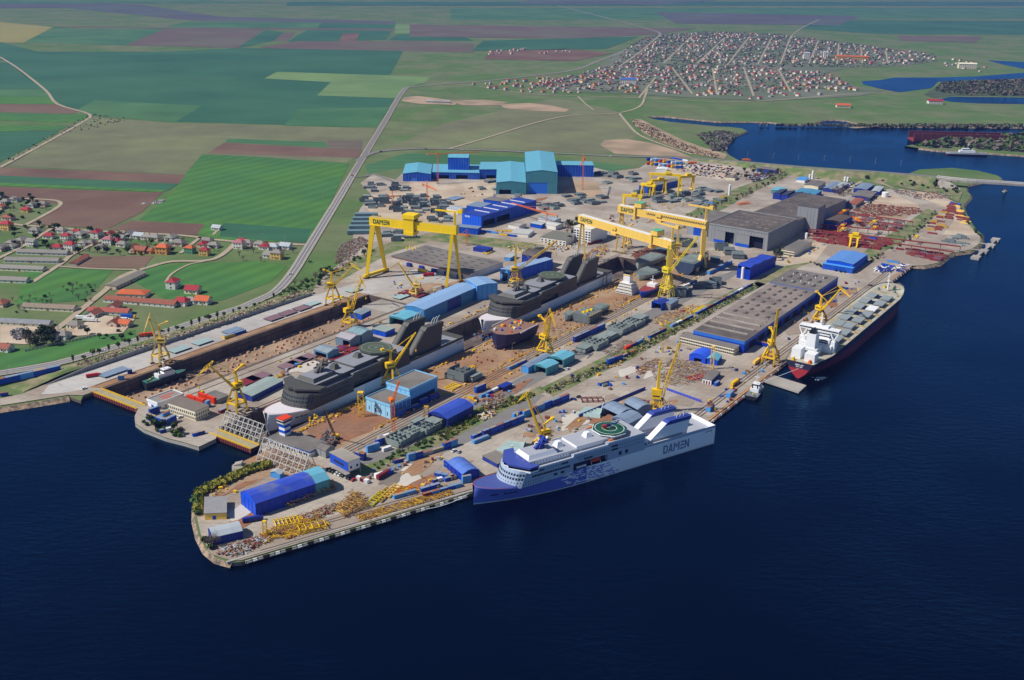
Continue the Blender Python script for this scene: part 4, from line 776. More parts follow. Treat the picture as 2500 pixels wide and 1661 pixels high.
hall('yard_hut', 'white fronted hut with grey roof and pillars on the right quay', (1715, 925), (1737, 929), (1759, 908), 5, NAVY, GREYR, 'flat', front={0: WHITE}, ops={0: [(.1, .28, 3.6, RUST), (.4, .58, 3.6, RUST), (.7, .88, 3.6, RUST)]})
hall('tent_shelter', 'bright blue tent shelter with open front on the steel stock ground', (1682, 868), (1723, 876), (1742, 862), 6, mk('tarp_blue', '#2450dc', .6, .06, .3), mk('tarp_roof', '#3560e0', .6, .06, .3), 'arch', 3, ops={0: [(.3, .75, 4.5, None)]})
hall('tent_shelter', 'small teal roofed extension of the bright blue tent shelter', (1725, 875), (1752, 881), (1762, 868), 5.5, BLUE, TEALR, 'gable', 2)
hall('tent_shelter', 'deep blue open tent over a white module beside the rails', (1588, 738), (1615, 743), (1636, 735), 8, BLUE, NAVY, 'gable', 1.5, ops={0: [(.04, .96, 7.5, None)]})
hall('tent_shelter', 'grey tent behind the deep blue open tent beside the rails', (1615, 741), (1637, 744), (1656, 732), 7, GRWALL, BGREY, 'gable', 1.2)
# ---- upper right warehouses
for a, b, c, h, w_, r_, ds in (((1886, 463), (1914, 468), (1922, 461), 6, TEALW, TEALR, 'teal roofed shed behind the great hall'), ((1945, 466), (1990, 476), (2006, 466), 7, BLUE, mk('tealblue', '#4f8fae', .5, .1, .1), 'teal blue roofed store behind the sawtooth bays'), ((1966, 450), (1998, 456), (2016, 445), 7, CREAM, GREYR, 'white store with dark roof beside the white silos'), ((1945, 438), (1965, 441), (1975, 434), 5, WHITE, LBLUE, 'small white shed with pale blue roof below the road'),
                           ((2012, 458), (2030, 462), (2052, 447), 6, NAVY, BGREY, 'left navy warehouse of a row below the road bank'), ((2030, 460), (2045, 464), (2072, 448), 6, NAVY, SILV, 'second silver roofed warehouse of the row below the road bank'), ((2085, 460), (2115, 464), (2134, 451), 7, NAVY, BGREY, 'blue grey roofed warehouse right of the blue stock'), ((2080, 478), (2125, 484), (2140, 470), 6, NAVY, GREYR, 'grey roofed warehouse with blue wall nearer the gravel ground'),
                           ((2128, 466), (2146, 469), (2158, 457), 6, NAVY, SILV, 'small silver roofed warehouse at the right end of the row'), ((2050, 492), (2072, 497), (2090, 484), 6, GRWALL, mk('pale_mauve', '#a39a92', .7, .1, .1), 'pale roofed barn beside the red roofed barn'), ((2068, 497), (2090, 501), (2110, 487), 6, GRWALL, ROOFBRN, 'red brown roofed barn beside the gravel ground'), ((2010, 540), (2042, 547), (2080, 530), 9, BLUE, mk('umber_roof', '#5f524c', .8, .1, .2), 'brown roofed blue shed at the head of the steel stockyard'),
                           ((1848, 411), (1893, 416), (1901, 411), 7, NAVY, GREYR, 'white and blue gatehouse under the road bank'), ((1603, 412), (1628, 415), (1632, 410), 6, WALLW, WHITE, 'small white shed on the pale lorry park'), ((1556, 455), (1582, 458), (1660, 440), 10, BLUE, GREYR, 'dark blue hall behind the small yellow gantries'), ((1772, 432), (1795, 435), (1802, 429), 5, CREAM, GREYR, 'pale concrete hut among bare trees by the car park'),
                           ((1328, 575), (1382, 588), (1412, 572), 8, WALLW, mk('olive_roof', '#76756c', .8, .1, .2), 'white two storey office with olive roof near the gantry legs'), ((1416, 548), (1443, 561), (1484, 546), 20, WHITE, CREAM, 'tall white office block between the gantry crane legs'),
                           ((1313, 535), (1352, 541), (1365, 533), 6, WALLW, SILV, 'white roofed store behind the orange tower crane'), ((1328, 547), (1357, 553), (1368, 546), 6, WALLW, mk('chalk', '#c9c9c4', .6, .1, .2), 'pale store in front of the orange tower crane'), ((1240, 548), (1268, 553), (1280, 546), 6, WALLW, CONC, 'white shed left of the orange tower crane'), ((1250, 566), (1290, 573), (1304, 562), 5, WALLW, mk('chalk2', '#bcbcb8', .6, .1, .2), 'long pale shed near the green verge'),
                           ((1295, 545), (1322, 550), (1330, 544), 6, BLUE, SILV, 'blue walled store between pale sheds'), ((1155, 605), (1190, 611), (1196, 604), 5, NAVY, NAVY, 'low violet store on the yard behind the grey plate shop'), ((1233, 627), (1246, 630), (1262, 621), 5, LBLUE, SILV, 'small light blue store with white end behind the plate shop'), ((1090, 508), (1118, 514), (1130, 506), 6, WALLW, SILV, 'white roofed tent left of the royal blue hall')):
    hall('warehouse', ds, a, b, c, h, w_, r_, 'flat' if h in (5, 20, 8) else 'gable', 1.2, wins={0: (5, 6, 2, 1.6, 3)} if h == 20 else ({0: (2, 7, 1.5, 1.4, 2.2)} if h == 8 else None))
for i, (u, v, hh) in enumerate(((1976, 440, 9), (1983, 438, 14), (2062, 444, 8), (2069, 445, 8), (1780, 478, 17), (1812, 682, 14), (1968, 584, 8), (2160, 482, 8))):
    b = G(u, v); r_ = 5 if i == 7 else 1.8; t = thing('storage_silo', 'white cylindrical storage silo ' + ('beside the blue wavy hall' if i == 5 else 'standing squat and wide on the gravel ground' if i == 7 else 'near the white office block' if i == 6 else 'on the quiet yard by the bank' if i == 4 else 'below the road bank'), 'silo', b)
    m_ = MB(); m_.tube((0, 0, .6), (0, 0, hh), r_, r_, 14); m_.tube((0, 0, hh), (0, 0, hh + .8), r_, r_ * .3, 14); m_.build('shell', WHITE, t); MB().box(r_ * .9, -.3, .6, r_ + .25, .3, hh).build('ladder', CONC, t)
# ================================================================== LETTERS
LOGO = [[(0, 0), (1.2, 0), (1.2, 6), (0, 6)], [(1.2, 4.8), (3, 4.8), (3, 6), (1.2, 6)], [(1.2, 0), (3, 0), (3, 1.2), (1.2, 1.2)], [(2.9, .1), (4, 1), (4, 5), (2.9, 5.9)],
        [(4.4, 0), (5.6, 0), (6.5, 4.4), (6.5, 6), (5.8, 6)], [(6.5, 4.4), (7.4, 0), (8.6, 0), (7.2, 6), (6.5, 6)], [(5.9, 1.2), (7.1, 1.2), (6.9, 2.3), (6.1, 2.3)], [(6.3, 2.3), (6.7, 2.3), (6.6, 2.6), (6.4, 2.6)],
        [(9, 0), (10.2, 0), (10.2, 6), (9, 6)], [(10.2, 6), (11.1, 2.4), (12.3, 2.4), (11.7, 4.2)], [(11.1, 2.4), (12.3, 2.4), (13.2, 6), (11.7, 4.2)], [(13.2, 0), (14.4, 0), (14.4, 6), (13.2, 6)],
        [(15, 0), (18.2, 0), (18.4, 1.3), (15.2, 1.3)], [(15.2, 2.35), (18.3, 2.35), (18.5, 3.65), (15.4, 3.65)], [(15.2, 4.7), (18.4, 4.7), (18.6, 6), (15.4, 6)], [(19, 0), (20.2, 0), (20.2, 6), (19, 6)], [(20.2, 6), (20.2, 3.6), (22, 0), (22, 2.4)], [(22, 0), (23.2, 0), (23.2, 6), (22, 6)]]
def logo(o, right, up, nrm, hgt_, mat, parent, world=True):
    k = hgt_ / 6; rt, up, nrm = Vector(right).normalized() * k, Vector(up).normalized() * k, Vector(nrm).normalized(); groups = ((0, 4), (4, 8), (8, 12), (12, 15), (15, 18))
    for g0, g1 in groups:
        m_ = MB()
        for i, pl in enumerate(LOGO[g0:g1]):
            vs = [Vector(o) + rt * a + up * b for a, b in pl]; th = nrm * (.06 + .012 * i); n = len(vs)
            m_.add(vs + [v + th for v in vs], [(j, (j + 1) % n, n + (j + 1) % n, n + j) for j in range(n)] + [tuple(range(n))[::-1], tuple(range(n, 2 * n))])
        m_.build('letter', mat, parent, world)
# ================================================================== FERRIES
def ferry(desc, loc, yaw, hullA, hullF, band, sup, deckm, deckF, roofm, white, funnel, cap, heli, fancy):
    t = thing('ferry', desc, 'ferry', loc, yaw)
    ST = [0, 3, 30, 72, 72.1, 107, 126, 139, 150, 165, 175, 184, 191, 197, 202, 206, 209, 211, 212.4, 213]
    bd = lambda s: 14.0 if s <= 168 else 14 * max(0, 1 - ((s - 168) / 45.2) ** 2.5) ** .5
    bw = lambda s: 14.0 if s <= 125 else 14 * max(0.004, 1 - ((s - 125) / 87.0) ** 2) ** .95 if s < 212 else .05
    def zt(s): return 15.5 if s <= 72 else 12.5 if s <= 139 else 12.5 - (s - 139) * .03 if s < 184 else 11.1 + (s - 184) * .13
    FR = [1, .965, .87, .6, .32, .05, 0, -6]
    mb = MB(); rows = []
    for s in ST:
        z1 = zt(s); r = []
        for k, fz in enumerate(FR):
            z = z1 * fz if fz >= 0 else fz; a = max(0, min(1, z / z1)); hb = bw(s) + (bd(s) - bw(s)) * a ** 1.4
            if k == 0 and s > 150: hb -= .5 * min(1, (s - 150) / 30)
            if fz < 0: hb = bw(s) * .8
            r.append((max(hb, .04), z))
        rows.append(r)
    vs = []; K = len(FR)
    for s, r in zip(ST, rows):
        for sg in (-1, 1): vs += [(s, sg * h, z) for h, z in r]
    fs = []; ms = []
    for i in range(len(ST) - 1):
        for sg in (0, 1):
            for k in range(K - 1):
                a = i * 2 * K + sg * K + k; b = a + 2 * K; q = (a, a + 1, b + 1, b) if sg else (a, b, b + 1, a + 1)
                fs.append(q); sm = ST[i]
                ms.append(3 if k >= 6 else 4 if k == 5 and True else 2 if (sm < 72 and k < 2) else 1 if sm >= 126 else 0)
    fs.append(tuple(range(K)) + tuple(range(2 * K - 1, K - 1, -1))); ms.append(0)
    mb.v = vs; mb.f = fs; mb.m = ms
    ho = mb.build('hull', [hullA, hullF, band, mk('boot_top', '#4a4e57', .5, .1, .2), mk('wl_stripe', '#d0d6de', .5, .05, .2)], t)
    # decks
    MB().box(.6, -13.4, 11.6, 72, 13.4, 12.0).build('aft_deck', deckm, t)
    m_ = MB()
    for sg in (-1, 1): m_.box(0, sg * 13.5 - .25, 12, 72, sg * 13.5 + .25, 15.55)
    m_.box(0, -13.75, 12, .5, 13.75, 15.6); build_each(m_, 'bulwark', white, t)
    pts = [(s, -(bd(s) - .55), zt(s) - .15) for s in ST if s >= 175] + [(s, bd(s) - .55, zt(s) - .15) for s in ST[::-1] if s >= 175]
    MB().poly([p for p in pts if abs(p[1]) > .01]).build('foredeck', deckF, t)
    m_ = MB(); el = [(s, bd(s) - .9, zt(s) - .05) for s in ST if s >= 175 and bd(s) > 1]; el = [(a, -b, c) for a, b, c in el] + [(212.0, 0, zt(213) - .05)] + el[::-1]
    for a, b in zip(el, el[1:]): m_.beam(a, b, .35, .12)
    m_.build('deck_line', mk('deck_orange', '#b4553c', .6, .1, .3), t)
    # superstructure
    def front(x, zz):
        k = (zz - 10.5) * .40; h = [(183, 14), (187.2, 11.5), (189.6, 8), (191.2, 4), (191.7, 0)]; return [(a - k, -b) for a, b in h] + [(a - k, b) for a, b in h[-2::-1]]
    lo = [(138, -14.02)] + front(0, 10.5) + [(138, 14.02)]; hi = [(138, -14.02)] + front(0, 22) + [(138, 14.02)]; n = len(lo); m_ = MB()
    m_.add([(a, b, 10.5) for a, b in lo] + [(a, b, 22.0) for a, b in hi], [(i, (i + 1) % n, n + (i + 1) % n, n + i) for i in range(n)] + [tuple(range(n, 2 * n))]); so = m_.build('superstructure', sup, t)
    m_ = MB(); m_.box(106.9, -10.5, 12.4, 138.1, 10.5, 18); m_.box(106.9, -14.02, 17.6, 138.05, 14.02, 23.8); m_.box(72, -14.02, 12.45, 107, 14.02, 25.5)
    m_.add([(72, -14.02, 12.4), (72, 14.02, 12.4), (72, 14.02, 25.5), (72, -14.02, 25.5), (66, -13.9, 12.4), (66, 13.9, 12.4), (70, 13.9, 17), (70, -13.9, 17)], [(4, 5, 6, 7), (0, 4, 7), (1, 6, 5)]); m_.build('midship_house', sup, t)
    m_ = MB(); m_.box(107.3, -13.8, 25.52, 72.3, 13.8, 25.7); m_.box(107.3, -13.8, 23.82, 137.9, 13.8, 24.0); m_.box(138.2, -13.8, 22.02, 170, 13.8, 22.2); m_.build('upper_deck', deckm, t)
    m_ = MB()
    for sg in (-1, 1):
        for s0, s1, z0, z1 in ((72, 107, 25.5, 26.6), (107, 138, 23.8, 25.2), (138, 168, 22, 23.0)): m_.box(s0, sg * 13.9 - .12, z0, s1, sg * 13.9 + .12, z1)
    build_each(m_, 'deck_edge', white, t)
    MB().box(137.9, -10.2, 12.5, 106.9, 10.2, 12.6).build('boat_recess_floor', deckm, t)
    m_ = MB()
    for sg in (-1, 1): m_.box(107, sg * 10.52, 12.5, 138, sg * 10.6, 17.6)
    build_each(m_, 'boat_recess', mk('recess_navy', '#222c5c', .6, .1, .3) if fancy else GREYD, t)
    m_ = MB(); m_.box(132, -9.5, 22, 173, 9.5, 26); m_.box(90, -9, 23.9, 132, 9, 27.4); m_.build('top_house', white, t)
    m_ = MB(); m_.box(131.6, -10, 26.02, 173.4, 10, 26.2); m_.box(89, -9.6, 27.42, 131.5, 9.6, 27.6); m_.build('top_deck', deckm, t)
    def frust(m_, x0, x1, y0, y1, z0, z1, i): m_.add([(x0, y0, z0), (x1, y0, z0), (x1, y1, z0), (x0, y1, z0), (x0 + i, y0 + i, z1), (x1 - i, y0 + i, z1), (x1 - i, y1 - i, z1), (x0 + i, y1 - i, z1)], MB.BF)
    m_ = MB(); frust(m_, 148, 173, -8, 8, 26.2, 29, 1.5); m_.build('wheelhouse_screen', white, t); MB().box(149.8, -6.3, 29.02, 171.3, 6.3, 29.12).build('screen_deck', deckm, t)
    for x in (138, 112):
        m_ = MB(); frust(m_, x, x + 6, -4, 2, 26.2 if x > 130 else 27.6, 30 if x > 130 else 31, 1.4); m_.build('vent_casing', white, t)
    # windows
    m_ = MB(); m2 = MB()
    for sg in (-1, 1):
        def wn(mm, s, z, ww, hh): mm.box(s, min(sg * 14.0, sg * 14.09), z, s + ww, max(sg * 14.0, sg * 14.09), z + hh)
        for i in range(17): wn(m2, 141 + i * 1.95, 16.2, 1.6, 1.5)
        for i in range(4): wn(m2, 166 + i * 1.95 - 2, 19.4, 1.6, 1.5)
        for i in range(3): wn(m2, 143 + i * 1.95, 19.6, 1.6, 1.5)
        for i in range(11): wn(m_, 149 + i * 2, 19.9, .5, .8)
        for i in range(8): wn(m_, 164 + i * 2.1, 13.7, .5, .8); wn(m_, 166 + i * 2.1, 11.8, .5, .8)
        for i in range(30): wn(m_, 75 + i * 2.05, 22.0 if i < 15 else 21.2, .5, .8); (wn(m_, 75 + i * 2.05, 19.4, .5, .8) if i < 29 else None)
        for i in range(4): wn(m2, 121 + i * 1.95, 18.4, 1.6, 1.5)
        for i in range(3): wn(m2, 98 + i * 1.9, 21.8, 1.6, 1.6); wn(m2, 98 + i * 1.9, 19.2, 1.6, 1.6)
        for s in (88, 94): wn(m2, s, 14.2, 2.6, 2.8)
        for s in (146, 152): wn(m2, s, 13.0, 3.2, 1.7)
        for i in range(14): m_.box(136 + i * 2.5, min(sg * 9.5, sg * 9.58), 23.6, 136.5 + i * 2.5, max(sg * 9.5, sg * 9.58), 24.5)
    for zz, cnt, ww, hh, mm in ((18.6, 16, 1.35, 1.5, m2), (15.9, 16, 1.35, 1.5, m2), (13.6, 15, .5, .7, m_), (11.6, 15, .5, .7, m_)):
        pl = [Vector((a, b, zz)) for a, b in front(0, zz)]; ln = [0]
        for a, b in zip(pl, pl[1:]): ln.append(ln[-1] + (b - a).length)
        for i in range(cnt):
            l = ln[-1] * (i + .6) / (cnt + .2); k = max(j for j in range(len(ln) - 1) if ln[j] <= l); a, b = pl[k], pl[k + 1]; d = (b - a).normalized(); p = a + d * (l - ln[k]); nn = Vector((d.y, -d.x, 0)); up = Vector((0, 0, 1)) - Vector((.40, 0, 0)); mm.obox(p - d * ww / 2 + nn * .02, d * ww, up * hh, nn * .10)
    m2.build('large_window', GLASS, t, kind='stuff'); m_.build('small_window', BLACK, t, kind='stuff')
    # bridge
    bp = [(a + 5.5, b) for a, b in [(164, -16.4), (172, -16.8), (177, -10), (181.8, -3.2), (180.3, 0), (181.8, 3.2), (177, 10), (172, 16.8), (164, 16.4), (167, 9), (167, -9)]]
    inn = [(a - .8 if a > 174 else a + .6, b * .965) for a, b in bp]
    MB().prism(inn, 22.0, 24.2, bottom=True).build('bridge_windows', BLACK, t)
    MB().prism([(a - .4 if a > 174 else a + .2, b * .985) for a, b in bp], 21.2, 22.3, bottom=True).build('bridge_sill', white, t)
    MB().prism(bp, 24.2, 25.5, bottom=True).build('bridge_roof', roofm, t)
    m_ = MB()
    for x, y, h in ((177, 0, 4), (175, 5, 2.6), (170, 6, 2.6), (170, -5, 2.6), (170, -6, 2.6)): m_.tube((x, y, 25.4), (x + .5, y, 25.4 + h), .1, .06, 5)
    build_each(m_, 'aerial', white, t)
    mast = NAVY if fancy else GREYD
    m_ = MB(); m_.taper((158, 0, 29.1), (154, 0, 37), 4.5, 1.8); m_.box(152, -3.4, 33, 158, 3.4, 33.6); m_.box(153, -5, 35.6, 156, 5, 36.1); m_.taper((162, 0, 29.1), (158, 0, 33), 2.5, 1.2); m_.build('mast', mast, t)
    m_ = MB(); m_.ball((154, 3.4, 37.6), 1.2); m_.tube((157, -2.8, 33.6), (157, -2.8, 34.6), .7); m_.box(155, -4, 31, 160, -3, 32); m_.build('radome', white, t)
    # helideck
    oc = [(95 + 13 * math.cos(R(22.5 + 45 * i)), 13 * math.sin(R(22.5 + 45 * i))) for i in range(8)]
    MB().prism(oc, 29.3, 29.9, bottom=True).build('helideck', heli, t)
    m_ = MB()
    for a, b in zip(oc, oc[1:] + oc[:1]): m_.beam((a[0], a[1], 28.9), (b[0], b[1], 28.9), 1.1, .5); m_.beam((a[0], a[1], 28.9), (95 + (a[0] - 95) * .5, a[1] * .5, 26), .35)
    m_.build('helideck_frame', white, t)
    m_ = MB()
    for r0, r1 in ((5.2, 5.6), (10.6, 11.0)):
        N = 40; vs = []
        for i in range(N): c, s = math.cos(2 * math.pi * i / N), math.sin(2 * math.pi * i / N); vs += [(95 + r0 * c, r0 * s, 29.93), (95 + r1 * c, r1 * s, 29.93)]
        m_.add(vs, [(2 * i, 2 * i + 1, (2 * i + 3) % (2 * N), (2 * i + 2) % (2 * N)) for i in range(N)])
    for a in ((94, -1.6, 94.4, 1.6), (95.6, -1.6, 96, 1.6), (94.4, -.25, 95.6, .25)): m_.box(a[0], a[1], 29.91, a[2], a[3], 29.95)
    m_.build('helideck_marking', WHITE if fancy else mk('dim_white', '#8f968f', .7, .1, .2), t)
    # funnels
    for sg in (-1, 1):
        y0, y1 = sg * 6.0, sg * 11.2; ys, yb = min(y0, y1), max(y0, y1)
        pr = [(28, 12), (67, 12), (69, 14), (50, 27.0), (25, 27.0)]; ins = [(28, 12), (66, 12), (67.6, 14.2), (49, 27), (25, 27)]
        m_ = MB(); k = len(pr); vs = [(a, ys, b) for a, b in ins] + [(a, ys + 1.2, b) for a, b in pr] + [(a, yb - 1.2, b) for a, b in pr] + [(a, yb, b) for a, b in ins]
        fs = [tuple(range(k))[::-1], tuple(range(3 * k, 4 * k))]
        for q in range(3): fs += [(q * k + i, q * k + (i + 1) % k, (q + 1) * k + (i + 1) % k, (q + 1) * k + i) for i in range(k)]
        m_.add(vs, fs); fo = m_.build('funnel', funnel, t)
        m_ = MB(); m_.add([(24.6, ys - .15, 25.4), (51, ys - .15, 25.4), (46, ys - .15, 28.6), (23.6, ys - .15, 28.2), (24.6, yb + .15, 25.4), (51, yb + .15, 25.4), (46, yb + .15, 28.6), (23.6, yb + .15, 28.2)], [(0, 1, 2, 3), (4, 7, 6, 5), (0, 4, 5, 1), (1, 5, 6, 2), (2, 6, 7, 3), (3, 7, 4, 0)]); m_.build('funnel_cap', cap, fo)
        for i in range(3): MB().tube((30 + i * 3.6, (y0 + y1) / 2, 28), (28.6 + i * 3.6, (y0 + y1) / 2, 30.6), .35, .35, 7).tube((28.6 + i * 3.6, (y0 + y1) / 2, 30.6), (25.6 + i * 3.6, (y0 + y1) / 2, 32), .35, .35, 7).build('exhaust_pipe', SILV, fo)
        m_ = MB()
        for i in range(5):
            for yy in (ys - .06, yb - .04): m_.box(32, yy, 13 + i * .75, 66.5, yy + .1, 13.35 + i * .75)
        m_.build('louvre', mk('louvre_navy', '#3b4678', .6, .1, .2) if fancy else GREYD, fo, kind='stuff')
    # mooring ports, fenders
    m_ = MB()
    for sg in (-1, 1):
        for s in (3.5, 6, 8.5): m_.box(s, sg * 14 - .06, 11.6, s + 1.8, sg * 14 + .06, 12.4)
        for s0, s1 in ((186, 190), (191, 194)):
            def hb(s, z): return bw(s) + (bd(s) - bw(s)) * (z / zt(s)) ** 1.4 + .05
            for s in (184, 187.5, 191, 194, 197.5, 200):
                if s == 194: continue
                a, b = (s, sg * hb(s, 7), 7), (s + 2.6, sg * hb(s + 2.6, 7), 7); m_.beam(a, b, .25, .9)
    m_.build('mooring_port', BLACK, t, kind='stuff')
    # boats
    for sg in (-1, 1):
        if fancy:
            m_ = MB(); m_.ball((117, sg * 12.4, 15), 5.2, 1.5, 1.5, 10, 6); m_.box(114, sg * 12.4 - .8, 15.8, 118, sg * 12.4 + .8, 16.9); bo = m_.build('lifeboat', ORG if False else REDO, t, smooth=True)
            m_ = MB(); m_.beam((113, sg * 13.6, 12.6), (113, sg * 11, 17.5), .3); m_.beam((121, sg * 13.6, 12.6), (121, sg * 11, 17.5), .3); m_.build('davit', white, bo)
            for i in range(4): MB().tube((126 + i * 2.2, sg * 13, 13.4), (127.8 + i * 2.2, sg * 13, 13.4), .8, .8, 8).build('raft_canister', WHITE, t)
            m_ = MB(); m_.ball((103.5, sg * 12.6, 27.2), 2.8, .9, .7); m_.build('rescue_boat', ORG, t); MB().beam((101, sg * 12.4, 25.8), (103, sg * 11, 30), .3).beam((103, sg * 11, 30), (104, sg * 12.6, 29.6), .25).build('boat_crane', white, t)
    if fancy:
        rr = random.Random(5); mW = MB(); mN = MB()
        for r in range(11):
            z = 1.3 + r * 1.0; s = 92 + rr.uniform(0, 4)
            while s < 144:
                ln = rr.choice((.9, 1.6, 3, 4.5, 6)); prob = max(0, 1 - abs(s - 124) / 30) ** .8
                if rr.random() < max(.06, prob):
                    hbx = lambda q: bw(q) + (bd(q) - bw(q)) * (z / zt(q)) ** 1.4
                    for sg in (-1, 1):
                        m3 = mN if s < 126 else mW; y = sg * (hbx(s) + .05); y2 = sg * (hbx(s + ln) + .05); m3.beam((s, y, z), (s + ln, y2, z), .1, .62)
                s += ln + rr.uniform(.6, 1.6)
        mW.build('livery_dash', WHITE, t, kind='stuff'); mN.build('livery_dash', hullF, t, kind='stuff')
        # starboard and port names
        logo((53, 14.02, 4.0), (-1, 0, 0), (0, 0, 1), (0, 1, 0), 6.8, mk('logo_grey', '#6f86a4', .5, .05, .2), t, False)
        logo((27, -14.02, 4.0), (1, 0, 0), (0, 0, 1), (0, -1, 0), 6.8, MATS['logo_grey'], t, False)
    return t
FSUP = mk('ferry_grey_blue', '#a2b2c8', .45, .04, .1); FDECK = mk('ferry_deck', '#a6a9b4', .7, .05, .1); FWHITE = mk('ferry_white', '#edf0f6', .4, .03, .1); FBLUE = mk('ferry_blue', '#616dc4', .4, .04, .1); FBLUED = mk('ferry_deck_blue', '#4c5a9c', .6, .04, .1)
dF = Vector((-0.83502, -0.55022, 0)); nF = Vector((-0.55022, 0.83502, 0)); sF = Vector((157.28, 743.07, WATER_Z)) + nF * 14
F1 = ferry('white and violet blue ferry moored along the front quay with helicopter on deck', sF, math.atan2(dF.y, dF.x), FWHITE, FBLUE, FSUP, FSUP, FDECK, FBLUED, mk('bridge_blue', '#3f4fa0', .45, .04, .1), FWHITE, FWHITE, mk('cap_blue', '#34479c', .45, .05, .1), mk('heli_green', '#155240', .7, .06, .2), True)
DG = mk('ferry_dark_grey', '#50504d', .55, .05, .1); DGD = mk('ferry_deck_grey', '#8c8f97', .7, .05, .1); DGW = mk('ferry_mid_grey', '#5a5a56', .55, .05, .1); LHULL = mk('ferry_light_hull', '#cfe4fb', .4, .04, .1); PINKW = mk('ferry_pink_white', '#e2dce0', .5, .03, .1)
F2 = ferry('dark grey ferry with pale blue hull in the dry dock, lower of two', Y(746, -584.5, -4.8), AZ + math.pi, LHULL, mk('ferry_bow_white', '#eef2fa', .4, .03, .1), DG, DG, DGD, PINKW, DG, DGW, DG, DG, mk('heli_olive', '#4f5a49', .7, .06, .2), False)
F2.scale = (1.09, 1.2, 1.1); F1.scale = (.978, 1, 1)
for c in F2.children:
    if c.name.startswith('funnel'): c.scale = (1, 1, 1.4); c.location.z = -4.8
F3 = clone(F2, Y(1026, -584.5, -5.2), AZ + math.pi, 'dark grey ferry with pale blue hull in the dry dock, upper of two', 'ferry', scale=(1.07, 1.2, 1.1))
# helicopter on the helideck
hp = sF - dF * 0 + dF * 95 + Vector((0, 0, 29.95)); th_ = thing('helicopter', 'small red and dark blue helicopter parked on the green helideck', 'helicopter', hp, math.atan2(dF.y, dF.x) - .2)
m_ = MB(); m_.ball((2.2, 0, 2.2), 2.6, 1.25, 1.35, 10, 6); m_.build('cabin', mk('heli_red', '#c8202a', .4, .05, .3), th_, smooth=True)
m_ = MB(); m_.ball((-.5, 0, 2.4), 2.4, 1.2, 1.2, 10, 6); m_.taper((-2, 0, 2.7), (-8, 0, 3.4), .9, .35); m_.add([(-7.4, -.08, 3.2), (-8.6, -.08, 3.2), (-9.4, -.08, 5.2), (-8.6, -.08, 5.2), (-7.4, .08, 3.2), (-8.6, .08, 3.2), (-9.4, .08, 5.2), (-8.6, .08, 5.2)], MB.BF); m_.box(-7.6, -1.4, 3.3, -6.9, 1.4, 3.4); m_.build('tail', mk('heli_navy', '#27307c', .4, .05, .3), th_)
m_ = MB(); m_.ball((3.6, 0, 2.5), 1.1, .95, .8, 8, 5); m_.build('windscreen', BLACK, th_)
m_ = MB()
for sg in (-1, 1): m_.beam((-2.2, sg * 1.2, .25), (4, sg * 1.2, .25), .16); m_.beam((0, sg * 1.2, .25), (0, sg * .7, 1.4), .12); m_.beam((2.6, sg * 1.2, .25), (2.6, sg * .7, 1.4), .12)
m_.build('skid', YEL, th_)
m_ = MB(); m_.tube((0, 0, 3.4), (0, 0, 4.1), .2)
for i in range(4): a = R(35 + 90 * i); m_.beam((0, 0, 4.1), (5.6 * math.cos(a), 5.6 * math.sin(a), 4.05), .32, .06)
m_.build('rotor', GREYD, th_)
# mooring lines of the ferry
for k, (p, q) in enumerate(((sF - nF * 4 + Vector((0, 0, 14)), G(1752, 1016, 1)), (sF + dF * 211 + nF * 2 + Vector((0, 0, 8)), G(1040, 1243, .8)))):
    m_ = MB(); n = 8
    for i in range(n):
        a, b = p.lerp(q, i / n), p.lerp(q, (i + 1) / n); sg = lambda f: Vector((0, 0, -4 * 2.0 * f * (1 - f))); m_.tube(a + sg(i / n), b + sg((i + 1) / n), .16, .16, 5)
    tag(m_.build('mooring_line', WHITE), 'pale mooring rope from the ferry %s to the quay' % ('stern' if k == 0 else 'bow'), 'rope')
